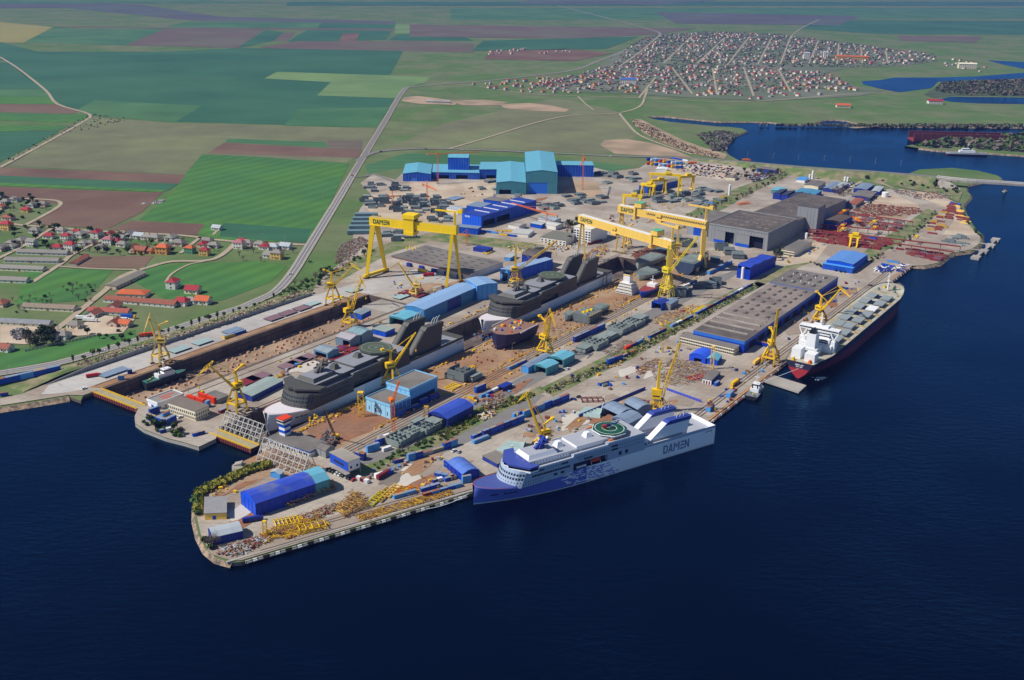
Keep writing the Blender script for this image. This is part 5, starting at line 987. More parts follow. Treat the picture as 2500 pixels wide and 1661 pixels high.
# ================================================================== BULK CARRIER
def bulker():
    s0 = G(1853, 873, 9); s1 = G(1948, 905, 9)                              # stern deck corners
    axis = DA; nrm = DB; L = 262; B = 44
    c = Y(985, -307 + 27, WATER_Z)
    a0, b0 = 872, -288.5
    t = thing('bulk_carrier', 'large bulk carrier with dark red hull and open grey hatches at the right quay', 'ship', Y(a0, b0, WATER_Z), AZ)
    # local x forward, y to port (quay side), z up from water
    ST = [0, 6, 16, 30, 50, 80, 200, 222, 236, 246, 254, 260, 262]; FRZ = [1, .62, .6, .3, .0, -4]
    bd = lambda s: (15 + 7 * min(1, s / 30)) if s < 30 else 22 if s < 215 else 22 * max(.0, 1 - ((s - 215) / 47.5) ** 2.6) ** .5
    bw = lambda s: (1.5 + 20.5 * min(1, max(0, s - 4) / 62) ** .7) if s < 66 else 22 if s < 205 else 22 * max(.002, 1 - ((s - 205) / 55) ** 2) ** .7 if s < 260 else .05
    zt = lambda s: 12.2 if s < 225 else 12.2 + min(3.2, (s - 225) * .12)
    m_ = MB(); K = len(FRZ); vs = []; fs = []; ms = []
    for s in ST:
        for sg in (-1, 1):
            for fz in FRZ: z = zt(s) * fz if fz >= 0 else fz; a = max(0, z / zt(s)); hb = max(.03, bw(s) + (bd(s) - bw(s)) * a ** (.7 if s < 66 else 1.2)); hb = hb if fz >= 0 else bw(s) * .7; vs.append((s, sg * hb, z))
    for i in range(len(ST) - 1):
        for sg in (0, 1):
            for k in range(K - 1):
                a = i * 2 * K + sg * K + k; b = a + 2 * K; fs.append((a, a + 1, b + 1, b) if sg else (a, b, b + 1, a + 1)); ms.append(0 if k == 0 else 2 if k == 1 else 1)
    fs.append((0, 1, K + 1, K)); ms.append(0); fs.append((1, 2, K + 2, K + 1)); ms.append(2); fs.append(tuple(range(2, K)) + tuple(range(2 * K - 1, K + 1, -1))); ms.append(3)
    m_.v = vs; m_.f = fs; m_.m = ms; m_.build('hull', [mk('hull_black', '#2c2a44', .45, .06, .1), mk('hull_red', '#7a2638', .5, .12, .12), MATS['hull_black'], mk('stern_red', '#a83238', .5, .06, .1)], t)
    dk = [(s, -(bd(s) - .3), zt(s) - .6) for s in ST if bd(s) > .4] + [(s, bd(s) - .3, zt(s) - .6) for s in ST[::-1] if bd(s) > .4]
    MB().poly(dk).build('main_deck', mk('ship_deck', '#b3b2a2', .8, .12, .12, col2='#a69c88', scale2=.08), t)
    MB().box(228, -16, 11.5, 229, 16, 14.6).build('breakwater', MATS['ship_deck'], t)
    for i in range(8):
        x = 62 + i * 20.3; MB().box(x, -10, 11.6, x + 13.5, 10, 13.2).build('hatch_coaming', MATS['ship_deck'], t); MB().box(x + .8, -9.2, 13.21, x + 12.7, 9.2, 13.3).build('hold_shade', DARK, t)  # dark sheet on the closed coaming, painted as the shade of an open hatch
        gap = [3.5, 3.2, .4, 2.2, 3.6, 2.2, 3.6, 3.4][i]
        for sg in (-1, 1):
            y0 = sg * gap; y1 = sg * (gap + 11.2); MB().box(x - .4, min(y0, y1), 13.5, x + 13.9, max(y0, y1), 14.5).build('hatch_cover', WHITE if i == 5 and sg < 0 else mk('hatch_grey', '#8e979b', .7, .08, .2), t)
        m2 = MB()
        for j in range(7): m2.beam((x - 3.2, -19 + j * 6.2, 12.1), (x - 3.2, -16 + j * 6.2, 12.1), .5, 1.0)
        m2.build('deck_fitting', YELD, t, kind='stuff')
    # accommodation
    t.scale = (1.107, .86, 1.27)
    MB().box(36, -17, 11.6, 52, 17, 17).box(37, -14, 17, 51, 14, 21).build('accommodation', WHITE, t)
    MB().box(40, -12, 21, 51, 12, 25.5).box(40, -21.5, 25.5, 47, 21.5, 27.8).box(42, -9, 27.8, 49, 9, 29).build('bridge', WHITE, t)
    m2 = MB()
    for z in (18, 19.6, 22, 24): m2.box(36.6 if z < 21 else 39.9, -12, z, 51.1, 12, z + .8)
    m2.box(39.9, -21, 26.3, 47.1, 21, 27.2); m2.build('window_band', GLASS, t)
    m2 = MB()
    for sg in (-1, 1): m2.box(38, sg * 17 - 2.4, 11.6, 43, sg * 17 + 2.4, 20); m2.beam((40.5, sg * 17, 20), (40.5, sg * 13, 25.5), 1.2); m2.beam((40.5, sg * 17, 20), (40.5, sg * 21, 25.5), 1.2)
    build_each(m2, 'wing_support', WHITE, t)
    MB().box(22, -5, 17, 31, 5, 27.5).box(21, -8, 11.6, 34, 8, 17).build('funnel_casing', WHITE, t)
    m2 = MB(); m2.box(23, -3, 27.5, 30, 3, 29.5); m2.tube((25, 1, 29), (24, 1, 31.5), .6); m2.tube((28, -1, 29), (27, -1, 31.5), .6); m2.build('funnel_top', BLACK, t)
    MB().box(6, -13, 11.6, 15, -2, 17.5).box(8, 3, 11.6, 18, 13, 19).build('deck_house', WHITE, t)
    m2 = MB(); m2.taper((45, 0, 29), (45, 0, 38), 1.8, .7); m2.box(44.4, -3, 34, 45.6, 3, 34.4); m2.tube((45, 0, 31), (45, 0, 32), 1.5); m2.build('radar_mast', WHITE, t)
    m2 = MB(); m2.taper((238, 0, 14.5), (238, 0, 29), 1.6, .6); m2.box(237, -1.8, 22, 239, 1.8, 22.4); m2.box(237, -1.2, 26, 239, 1.2, 26.3); m2.build('foremast', WHITE, t)
    for i, (x, y, mm) in enumerate(((244, 6, YEL), (244, -6, GREEN), (250, 4, PRIMER), (250, -4, PRIMER), (3, 8, YEL), (4, -9, ORG), (10, -11, YEL), (234, 10, PRIMER), (234, -10, PRIMER))): MB().tube((x - 1.5, y, 13 if x < 200 else 15), (x + 1.5, y, 13 if x < 200 else 15), 1, 1, 8).box(x - 1.8, y - 1.4, 11.6, x + 1.8, y + 1.4, 12.6 if x < 200 else 14.4).build('winch', mm, t)
    m2 = MB()
    for s_, e_ in zip(ST, ST[1:]):
        for sg in (-1, 1):
            if bd(e_) > 1:
                for z in (.4, 1.0): m2.beam((s_, sg * (bd(s_) - .4), zt(s_) + z - .4), (e_, sg * (bd(e_) - .4), zt(e_) + z - .4), .08)
    m2.build('deck_railing', mk('rail_pale', '#b7b3a0', .7, .1, .3), t)
    m2 = MB(); m2.box(2, -1, -4.5, 9, 1, 5.5); m2.build('rudder', MATS['hull_red'], t)
    for r in range(2):
        for j in range(9 - 2 * r):
            if j != 3: MB().box(-.12, -4.6 + r * 1 + j * 1.0, 9.6 - r * 1.4, -.02, -4.0 + r * 1 + j * 1.0, 10.5 - r * 1.4).build('name_letter', WHITE, t)
    return t
BULK = bulker()
# ================================================================== GANTRY CRANES
def V2(p, z): return Vector((p.x, p.y, z))
def goliath(desc, l0, l1, r0, r1, zt, depth, width, mat, style, lname=True, trolley=.4, top=None, jib=True, tmat=None, over=6, wave=False):
    L0, L1, R0, R1 = (G(*p) for p in (l0, l1, r0, r1)); lm, rm = (L0 + L1) / 2, (R0 + R1) / 2; t = thing('gantry_crane', desc, 'crane', V2((lm + rm) / 2, .7))
    d = (rm - lm); d.z = 0; span = d.length; d.normalize(); n = Vector((-d.y, d.x, 0)); n = n if n.y > 0 else -n; zb = zt - depth; up = Vector((0, 0, 1))
    a = lm - d * over; MB().obox(V2(a, zb) - n * width / 2, d * (span + 2 * over), n * width, up * depth).build('girder', mat, t, True)
    m_ = MB()
    for s in (-1, 1):
        c = V2(a, zt) + n * s * (width / 2 - .3); m_.beam(c + up * 1.1, c + d * (span + 2 * over) + up * 1.1, .12)
        for i in range(24): q = c + d * ((span + 2 * over) * i / 23); m_.beam(q, q + up * 1.1, .1)
    m_.build('handrail', mat, t, True); MB().obox(V2(a, zt) - n * (width / 2 - .5), d * (span + 2 * over), n * (width - 1), up * .12).build('walkway', top or mat, t, True)
    MB().obox(V2(a, zb - .35) - n * (width / 2 + .35), d * (span + 2 * over), n * (width + .7), up * .34).build('flange', mat, t, True)
    # left legs: A frame
    hw = (L1 - L0).length / 2; ax = (L1 - L0).normalized()
    for s in (-1, 1):
        w0, w1 = (3.2, 5.5) if style == 'box' else (1.6, 2.4); foot = lm + ax * hw * s; MB().taper(V2(foot, 2.5), V2(lm + ax * min(hw * .22, 3.2) * s, zb), w0, w1, w0, w1).build('leg', mat, t, True)
    if style == 'box':
        m_ = MB(); m_.obox(V2(lm - ax * (hw + 4), 2.2) - d * 1.5, ax * (2 * hw + 8), d * 3, up * 3)
        m_.build('sill_beam', mat, t, True)
    for m0, hh, axx in ((lm, hw, ax), (rm, (R1 - R0).length / 2, (R1 - R0).normalized())):
        for s in (-1, 1):
            c = m0 + axx * hh * s
            for k in (-1, 1): MB().obox(V2(c + axx * (k * 2.6 - 1.8), .9) - d * 1.1, axx * 3.6, d * 2.2, up * 1.8).build('bogie', mk('bogie_grime', '#7a6538', .8, .3, .4), t, True)
    # right legs
    hr = (R1 - R0).length / 2; bx = (R1 - R0).normalized()
    if style == 'box':
        for s in (-1, 1): MB().taper(V2(rm + bx * hr * s, 2.5), V2(rm + bx * 2.4 * s, zb), 2.4, 3.6).build('leg', mat, t, True)
    else:
        k = V2(rm, zb * .36)
        MB().taper(k, V2(rm, zb), 7.5, 9.5, 4.5, 6).build('leg', mat, t, True)
        for s in (-1, 1): MB().taper(V2(rm + bx * hr * s, 2.5), k + bx * 2 * s + up * 1.5, 2.8, 4.2).build('lower_leg', mat, t, True)
    # trolleys
    c = V2(a + d * (span + 2 * over) * trolley, zt)
    if style == 'box':
        tr = MB().obox(c - d * 7.5 - n * (width / 2 + 3.5) + up * 3.5, d * 15, n * (width + 7), up * 4.4).build('trolley', YEL2, t, True)
        m_ = MB()
        for s in (-1, 1): m_.obox(c - d * 6 + n * (s * (width / 2 + 1.5) - 1), d * 12, n * 2, up * -(depth + 4)); m_.obox(c - d * 6 + n * (s * (width / 2 + 1.5) - 1) , d * 12, n * 2, up * 4.5)
        m_.build('trolley_frame', mat, tr, False) if False else m_.build('trolley_frame', mat, t, True)
        MB().obox(c - d * 6 - n * (width / 2 + 3) - up * (depth + 6.5), d * 12, n * (width + 6), up * 3.6).build('lower_trolley', YEL2, t, True)
        m_ = MB()
        for s in (-1, 1):
            for q in (-4, 4): m_.beam(c + d * q + n * s * 4 - up * (depth + 8), c + d * q + n * s * 4 - up * (depth + 22), .18)
            m_.obox(c - d * 4.6 + n * (s * 4 - .8) - up * (depth + 24), d * 1.4, n * 1.6, up * 2.4); m_.obox(c + d * 3.2 + n * (s * 4 - .8) - up * (depth + 24), d * 1.4, n * 1.6, up * 2.4)
        m_.build('hook_block', YEL2, t, True)
    else:
        ho = MB().obox(c - d * 5 - n * (width / 2 + 1) + up * 1.5, d * 10, n * (width + 3), up * 5.5).build('trolley', mat, t, True)
        MB().obox(c - d * 5.3 - n * (width / 2 + 1.3) + up * 7.0, d * 10.6, n * (width + 3.6), up * .5).build('trolley_roof', mk('trolley_green', '#62b08c', .6, .06, .2), t, True)
        m_ = MB(); m_.obox(c - d * 5 - n * (width / 2 + 2) - up * (depth + 4), d * 2.4, n * 1.6, up * (depth + 6)); m_.obox(c - d * 7 - n * (width / 2 + 2) - up * (depth + 5), d * 5, n * (width + 2), up * 2); m_.build('trolley_frame', mat, t, True)
        c2 = V2(a + d * (span + 2 * over) * (trolley - .42 if trolley > .5 else trolley + .24), zt)
        m_ = MB(); m_.obox(c2 - d * 4 - n * (width / 2 + 1.2) - up * (depth + 3), d * 8, n * (width + 2.4), up * 2.6); m_.tube(c2 - d * 2 - n * (width / 2 + .6) - up * 3.5, c2 - d * 2 - n * (width / 2 + 1.4) - up * 3.5, 2.2, 2.2, 10); m_.tube(c2 + d * 2 - n * (width / 2 + .6) - up * 3.5, c2 + d * 2 - n * (width / 2 + 1.4) - up * 3.5, 2.2, 2.2, 10); m_.build('under_trolley', mat, t, True)
    if jib:
        b = V2(rm + d * (over - 3), zt); m_ = MB(); m_.taper(b, b + up * 15, 2.6, 2.0); m_.build('jib_post', mat, t, True)
        m_ = MB(); m_.beam(b + up * 15.5 - d * 24, b + up * 15.5 + d * 7, 1.8, 1.6); m_.build('maintenance_jib', mat, t, True)
        MB().obox(b + up * 14.5 + d * 4 - n * 1.6, d * 5, n * 3.2, up * 4).build('jib_cab', mat, t, True)
    if wave:
        m_ = MB(); N = 26
        for i in range(N):
            for k in range(4):
                f0, f1 = k / 4, (k + 1) / 4; q = lambda f: V2(a + d * ((span + 2 * over) * (.34 + .66 * (i + f) / N)), zt - 2.2 - 5.2 * f * (1 - f) * 1.6) - n * (width / 2 + .3); m_.beam(q(f0), q(f1), .5)
        m_.build('festoon_cable', GREYD, t, True)
    lg = V2(a, zb + depth * .2) - n * (width / 2 + .02) + d * (5 if style != 'box' else 5); logo(lg, d, up, -n, depth * .62, DKGREEN, t)
    return t
goliath('tall yellow gantry crane with boxy A legs over the left dock apron', (895, 681), (942, 665.5), (1090, 706), (1124, 690), 69, 8.6, 8, YEL2, 'box', trolley=.47, top=mk('girder_top', '#b9a878', .8, .1, .2), over=5)
goliath('ochre gantry crane with thin left legs, nearer of the pair over the middle dock', (1409, 636), (1427.5, 643), (1621, 722), (1640, 700), 58, 8.5, 8, YELO, 'slim', trolley=.83, top=WHITE, over=4)
goliath('ochre gantry crane with cable festoon, farther of the pair over the middle dock', (1503, 618), (1523, 622), (1700, 668), (1722, 660), 62, 8.5, 8, YELO, 'slim', trolley=.24, top=WHITE, over=4, wave=True)
def small_gantry(desc, fl, fr, zt, mat):
    a, b = G(*fl), G(*fr); d = (b - a); L = d.length; d.normalize(); n = Vector((-d.y, d.x, 0)); up = Vector((0, 0, 1)); t = thing('gantry_crane', desc, 'crane', V2((a + b) / 2, .7))
    MB().obox(V2(a - d * 3, zt - 3.5) - n * 2, d * (L + 6), n * 4, up * 3.5).build('girder', mat, t, True)
    for c in (a, b):
        for s in (-1, 1): MB().taper(V2(c + n * s * 6, 1), V2(c + n * s * 1.6, zt - 3.5), 1.6, 2.4).build('leg', mat, t, True)
        MB().obox(V2(c - n * 8, .7) - d * .8, n * 16, d * 1.6, up * 1.6).build('sill_beam', mat, t, True)
    c = a + (b - a) * .6; MB().obox(V2(c, zt) - n * 3 - d * 4, d * 8, n * 6, up * 3).build('trolley', mat, t, True)
small_gantry('largest of the small yellow gantries on the far block ground', (1586, 478), (1655, 482), 36, YEL2)
small_gantry('low yellow gantry left of the largest small gantry', (1568, 478), (1595, 482), 20, YEL2)
small_gantry('low yellow gantry under the largest small gantry', (1594, 472), (1622, 471), 22, YEL2)
small_gantry('yellow gantry right of the largest small gantry', (1660, 466), (1690, 464), 24, YEL2)
small_gantry('low yellow gantry behind the festooned gantry girder', (1523, 502), (1562, 505), 17, YEL2)
small_gantry('small yellow gantry standing on the steel plate stockyard', (2075, 602), (2092, 604), 16, YEL2)
# ================================================================== PORTAL JIB CRANES
def jib_crane(desc, base, feet_w, ptop, cab, tower_top, tip, Lb, fly=None, Lf=14, mat=YEL, far=False, lat=False, farf=False, portal='plate', cw=True, yaw=None, cabz=4.5):
    b = G(*base); t = thing('jib_crane', desc, 'crane', V2(b, .7)); up = Vector((0, 0, 1)); zp = hgt(b, ptop); w_ = feet_w / 2; ztw = hgt(b, tower_top) if tower_top else zp + 14
    ca, sa = DA, DB
    for i, (x, y) in enumerate(((-1, -1), (1, -1), (1, 1), (-1, 1))):
        f = V2(b + ca * x * w_ + sa * y * w_, 1.6); k = V2(b + ca * x * w_ * .92 + sa * y * w_ * .92, zp * .45); u_ = V2(b + ca * x * w_ * .38 + sa * y * w_ * .38, zp)
        if portal == 'plate': MB().taper(f, k, 1.0, 1.5).taper(k, u_, 1.5, 1.4).build('leg', mat, t, True)
        else: MB().lattice(f, u_, 2.2, 1.8, 5, .32).build('leg', mat, t, True)
        MB().obox(f - ca * 2 - sa * .7 - up * .8, ca * 4, sa * 1.4, up * 1.3).build('bogie', mk('bogie_grime', '#7a6538', .8, .3, .4), t, True)
    m_ = MB(); r = w_ * .92
    cs = [V2(b + ca * x * r + sa * y * r, zp * .45) for x, y in ((-1, -1), (1, -1), (1, 1), (-1, 1))]
    for p, q in zip(cs, cs[1:] + cs[:1]): m_.beam(p, q, 1.1, 1.3)
    m_.build('portal_ring', mat, t, True)
    MB().tube(V2(b, zp - .8), V2(b, zp + .8), w_ * .62, w_ * .62, 12).build('slew_ring', GREYD, t, True)
    piv0 = V2(b, zp + 2.5); tp = on_ray(piv0, *tip, Lb, far); dr = tp - piv0; dr.z = 0; dr.normalize(); sd_ = Vector((-dr.y, dr.x, 0))
    piv = piv0 + dr * 2.4; back = V2(b, zp + .8) - dr * 6
    mh = MB().obox(back - sd_ * 2.4, dr * 8, sd_ * 4.8, up * cabz).build('machine_house', mat, t, True)
    MB().obox(back - sd_ * 2.46 + up * 2.0 + dr * 1.2, dr * 5.6, sd_ * 4.92, up * 1.1).build('house_window', GLASS, t, True)
    tw = V2(b, ztw) - dr * 1.0
    MB().taper(V2(b, zp + .8) - dr * 1.2, tw, 2.8, 1.5).build('tower', mat, t, True)
    m_ = MB()
    if lat:
        m_.lattice(piv, tp, 2.6, 1.4, 12, .38)
    else:
        for s in (-1, 1): m_.taper(piv + sd_ * 1.3 * s, tp + sd_ * .45 * s, .95, .6, 1.3, .8)
        for i in range(9): f = (i + .5) / 9; c = piv.lerp(tp, f); m_.beam(c + sd_ * (1.3 - .8 * f), c - sd_ * (1.3 - .8 * f), .3, .5)
    m_.build('boom', mat, t, True)
    if cw:
        e_ = tw - dr * 7 + up * 3.2; m_ = MB(); m_.beam(tw + dr * 1.5 - up * .6, e_, 1.2, 1.0); m_.obox(e_ - dr * 1.6 - sd_ * 1.4 - up * 1.2, dr * 2.6, sd_ * 2.8, up * 1.8); m_.build('counterweight_arm', mat, t, True)
    m_ = MB()
    for s in (-1, 1): m_.beam(tw + sd_ * .5 * s, tp + sd_ * .3 * s, .22)
    m_.beam(tw + dr * 1, piv.lerp(tp, .32), .4); m_.build('stay', mat, t, True)
    if fly is not None:
        fp = on_ray(tp, *fly, Lf, farf); hb = tp - (fp - tp).normalized() * 4 + up * 1.5; m_ = MB()
        for s in (-1, 1): m_.taper(tp + sd_ * .9 * s, fp, .5, .3); m_.beam(tp + sd_ * .9 * s, hb + sd_ * .6 * s, .4)
        tq = tp + (fp - tp) * .35 + Vector((0, 0, 2.4)); m_.beam(hb, tq, .3); m_.beam(tq, fp, .3); m_.beam(tp, tq, .28)
        for i in range(3): q = tp.lerp(fp, .25 + .2 * i); m_.beam(q + sd_ * .7, q - sd_ * .7, .25)
        m_.build('fly_jib', mat, t, True)
        MB().beam(fp, fp - up * 9, .14).obox(fp - up * 10.5 - sd_ * .5 - dr * .4, dr * .8, sd_ * 1, up * 1.6).build('hook', mat, t, True)
        MB().beam(tw, hb, .25).build('tie', mat, t, True)
    else: MB().beam(tp, tp - up * 16, .14).obox(tp - up * 17.5 - sd_ * .5 - dr * .4, dr * .8, sd_ * 1, up * 1.6).build('hook', mat, t, True)
    return t
PY = mk('pale_crane_yellow', '#e2c060', .55, .10, .3)
jib_crane('pale yellow jib crane on the apron at the near end of the left dock', (394, 889), 11, 838, None, 795, (364, 777), 22, (351, 813), 16, PY)
jib_crane('yellow jib crane between the left dock and the lower ferry bow', (580, 1007), 11, 950, None, 907, (512, 893), 33, (483, 918), 14)
jib_crane('yellow jib crane beside the far half of the left dock', (814, 747), 11, 702, None, 666, (862, 650), 30, (885, 663), 14)
jib_crane('yellow jib crane standing in front of the slate pier sheds', (855, 800), 11, 763, None, 728, (882, 684), 26, (893, 706), 10, lat=True)
jib_crane('slim pale yellow jib crane before the brown banded plate shop', (1014, 722), 10, 703, None, 684, (972, 643), 30, (952, 656), 11, PY)
jib_crane('yellow jib crane leaning over the lower grey ferry stern', (958, 941), 11, 898, None, 858, (1015, 812), 34, None)
jib_crane('yellow jib crane beside the rust brown building ground', (1330, 870), 11, 831, None, 784, (1345, 766), 26, (1357, 799), 14)
jib_crane('ochre lattice legged crane by the upper ferry with long raised boom', (1260, 700), 12, 663, None, 597, (1360, 588), 52, None, mat=YEL, lat=True, portal='lattice', cw=False)
jib_crane('tall lemon yellow crane in front of the ochre gantry leg', (1626, 728), 12, 668, None, 600, (1704, 578), 56, None, mat=mk('lemon_yellow', '#e8d222', .5, .08, .3), lat=True, portal='lattice', cw=False, cabz=6)
jib_crane('yellow lattice boom crane rising behind the white ferry funnels', (1606, 1008), 13, 975, None, 884, (1661, 836), 50, None, mat=YEL, lat=True, portal='lattice', cw=False, cabz=8)
jib_crane('yellow jib crane with upright boom beside the bulk carrier stern', (1880, 889), 12, 846, None, 815, (1900, 754), 36, None, cw=True)
jib_crane('yellow jib crane reaching over the bulk carrier hatches', (2000, 788), 11, 760, None, 724, (2053, 706), 36, (2077, 727), 16)
jib_crane('yellow jib crane half hidden behind the white ferry with tall boom', (1326, 1082), 10, 1068, None, 1036, (1285, 964), 40, (1264, 982), 14, cw=True)
jib_crane('slim ochre jib crane beyond the ochre gantry legs', (1530, 606), 9, 575, None, 556, (1522, 540), 20, None, mat=YELO)
jib_crane('ochre portal crane behind the nearer ochre gantry right leg', (1648, 650), 10, 604, None, 560, (1600, 556), 34, None, mat=YELO, portal='lattice')
# ---- tower cranes
def tower_crane(desc, base, top, jibl=None, jibr=None, mat=ORG, w_=2.0, luff=None):
    b = G(*base); t = thing('tower_crane', desc, 'crane', V2(b, .7)); zt = hgt(b, top); up = Vector((0, 0, 1))
    zj = zt - 8 if luff is None else zt
    MB().lattice(V2(b, .7), V2(b, zj), w_, w_, max(6, int(zj / 3)), .34).build('mast', mat, t, True); MB().obox(V2(b, .5) - Vector((2, 2, 0)), (4, 0, 0), (0, 4, 0), (0, 0, 1.2)).build('base', CONC, t, True)
    if luff is None:
        p = V2(b, zj); q = G(*jibr, zj) if jibr else p + DA * -36; c = G(*jibl, zj) if jibl else p - (q - p).normalized() * 13
        MB().lattice(p, q, 1.7, 1.0, 14, .28).build('jib', mat, t, True); MB().lattice(p, c, 1.5, 1.3, 5, .28).build('counter_jib', mat, t, True)
        MB().lattice(p, p + up * 8, 1.4, .5, 4, .26).build('apex', mat, t, True); m_ = MB(); m_.beam(p + up * 8, p.lerp(q, .65) + up * .8, .22); m_.beam(p + up * 8, c + up * .8, .22); m_.build('tie', mat, t, True)
        d = (c - p).normalized(); MB().obox(c - d * 3 - up * 2.5 - d.cross(up) * 1, d * 3, d.cross(up) * 2, up * 2.4).build('counterweight', CONC, t, True); MB().obox(p + up * -2.4 + Vector((.9, -.9, 0)), (1.8, 0, 0), (0, 1.8, 0), (0, 0, 2.2)).build('cab', mat, t, True)
    else:
        q = on_ray(V2(b, zj), luff[0], luff[1], luff[2]); MB().lattice(V2(b, zj - 1), q, 1.6, .9, 10, .28).build('jib', mat, t, True); d = (q - V2(b, zj)); d.z = 0; d.normalize(); MB().obox(V2(b, zj - 1.5) - d * 5 - Vector((1, 1, 0)), d * 5, (2, 0, 0), (0, 2, 2.4) if False else (0, 2, 0), (0, 0, 2.4)) if False else MB().obox(V2(b, zj - 1.5) - d * 4, d * 5.5, d.cross(up) * 2.2, up * 2.4).build('machine_deck', mat, t, True)
tower_crane('orange tower crane before the long low blue ribbed hall', (1069, 450), 364, (1040, 376), (1172, 371))
tower_crane('orange tower crane by the rightmost blue ribbed hall, jib towards viewer', (1422, 464), 375, None, (1417, 405))
tower_crane('orange tower crane standing among the dark hull blocks', (1043, 491), 441, (1031, 449), (1066, 465))
tower_crane('orange tower crane at the left end of the hull block ground', (959, 507), 466, None, (944, 480))
tower_crane('orange tower crane with long jib before the royal blue hall', (1334, 553), 507, (1361, 527), (1249, 496))
tower_crane('orange tower crane with yellow foot behind the left gantry', (1140, 601), 560, (1150, 575), (1120, 572))
tower_crane('orange luffing tower crane in front of the pale blue hall', (961, 1058), 976, luff=(974, 931, 26), mat=mk('bright_orange', '#f07a14', .5, .08, .3), w_=2.2)
def pylon(name, desc, base, top, mat, w_=2.5, cat='scaffold tower'):
    b = G(*base); t = thing(name, desc, cat, V2(b, .65)); z = hgt(b, top); MB().lattice((0, 0, 0), (0, 0, z), w_, w_, max(4, int(z / 3)), .32).build('frame', mat, t); MB().box(-w_ / 2, -w_ / 2, z, w_ / 2, w_ / 2, z + .3).build('platform', mat, t); MB().box(w_ * .5, -.5, 0, w_ * .5 + .7, .5, z * .5).build('ladder', mat, t)
pylon('scaffold_tower', 'yellow lattice scaffold tower at the corner of the pale blue hall', (882, 1018), 960, YEL, 4.5)
pylon('scaffold_tower', 'rusty yellow scaffold tower beside the navy arched shelter', (1041, 1026), 995, YELD, 3.5)
pylon('lattice_mast', 'slim yellow lattice mast on the pipe stock near the quay tip', (648, 1312), 1275, YEL, 2.2, 'mast')
pylon('lattice_mast', 'yellow lattice mast beside the bright blue tent shelter', (1737, 903), 848, YELO, 2.6, 'mast')
pylon('scaffold_tower', 'dark scaffold tower at the stern of the upper grey ferry', (1476, 700), 668, GREYD, 4)
pylon('lattice_mast', 'yellow mast with red base on the steel stock ground', (1616, 862), 838, YELO, 1.2, 'mast')
# crawler crane with black boom
b = G(819, 1074); t = thing('crawler_crane', 'crawler crane with thin black boom on the rust floor', 'crane', V2(b, .75))
m_ = MB(); m_.box(-3, -2.6, 0, 3, -1.6, 1.2); m_.box(-3, 1.6, 0, 3, 2.6, 1.2); m_.build('track', TYRE, t); MB().box(-3, -1.6, 1.2, 2.4, 1.6, 3.8).build('cab', YEL, t)
tp = on_ray(V2(b, 2), 791, 1002, 34) - V2(b, .75); MB().lattice((0, 0, 2), tp, 1.2, .8, 12, .26).build('boom', BLACK, t)
# ================================================================== CONTAINERS
def container_proto():
    t = thing('container', 'x', 'container'); m_ = MB(); m_.box(-6, -1.2, .15, 6, 1.2, 2.7)
    for i in range(16):
        x = -5.7 + i * .74; m_.box(x, -1.26, .3, x + .36, 1.26, 2.6)
    m_.box(-6.06, -1.28, 0, -5.85, 1.28, 2.75); m_.box(5.85, -1.28, 0, 6.06, 1.28, 2.75); m_.build('body', BLUE, t)
    MB().box(-5.9, -1.2, 2.72, 5.9, 1.2, 2.8).build('roof', BGREY, t)
    for s in (-1, 1): MB().box(-6.14, s * .6 - .57, .2, -6.07, s * .6 + .57, 2.6).build('door', BLUE, t)
    return proto(t)
CONT = container_proto()
CC = {'b': BLUE, 'n': NAVY, 'l': LBLUE, 'w': WHITE, 'r': MAROON, 'o': REDO, 'g': PRIMER, 'y': YEL, 'd': DEEP, 'p': SILV}
CN = {'b': 'blue', 'n': 'navy', 'l': 'light blue', 'w': 'white', 'r': 'dark red', 'o': 'orange', 'g': 'grey green', 'y': 'yellow', 'd': 'deep blue', 'p': 'silver'}
ROOFS = [BGREY, mk('cont_roof', '#8a93a8', .7, .15, .3), mk('cont_roof_tan', '#a08f78', .8, .2, .4), mk('cont_roof_rust', '#94654f', .8, .2, .4)]
def crow(a, b, cols, where, stack=1, wd=1.0, hh=1.0, z=.66, over=.94):
    p, q = G(*a), G(*b); d = q - p; n = len(cols); L = d.length / n; az = math.atan2(d.y, d.x); rr = random.Random(int(a[0] * 7 + a[1]))
    for s in range(stack):
        for i, c in enumerate(cols):
            if c == ' ': continue
            o = clone(CONT, V2(p + d * ((i + .5) / n), z + s * 2.78 * hh), az, '%s%s container %s' % (('upper level ' if s else 'ground level ') if stack > 1 else '', CN[c], where), 'container', 'containers around the yard', scale=(L * over / 12.2, wd, hh), mats={'body': CC[c], 'door': CC[c], 'roof': ROOFS[rr.randrange(4)] if c not in 'wo' else CC[c]})
crow((1030, 1116), (1083, 1100), 'pg', 'in the grey pair beside the grass strip')
crow((960, 1134), (988, 1127), 'bn', 'beside the shrubs above the parked lorries'); crow((995, 1128), (1032, 1118), 'lb', 'at the bend of the lower quay road', 2)
crow((1082, 1101), (1116, 1088), 'bl', 'near the white van on the quay road', 2); crow((1154, 1086), (1192, 1071), 'll', 'in front of the long double row', wd=1.2); crow((1152, 1074), (1178, 1062), 'bn', 'behind the light blue pair by the double row')
crow((1178, 1070), (1278, 1030), 'nbbnbb', 'in the long double row beside the grass strip', 2); crow((1252, 1028), (1282, 1015), 'lb', 'by the crane boom on the strip edge', 2)
crow((1276, 1022), (1345, 993), 'lblb', 'in the row behind the crane boom', 2); crow((1346, 995), (1388, 977), 'nb', 'at the far end of the quay road row', 2)
crow((1026, 1203), (1074, 1189), 'bb', 'near the quay edge left of the ferry bow', wd=1.1); crow((1032, 1216), (1094, 1199), 'rlb', 'in the front row on the quay edge'); crow((1093, 1198), (1126, 1189), 'bl', 'close to the ferry bow on the quay', wd=1.2)
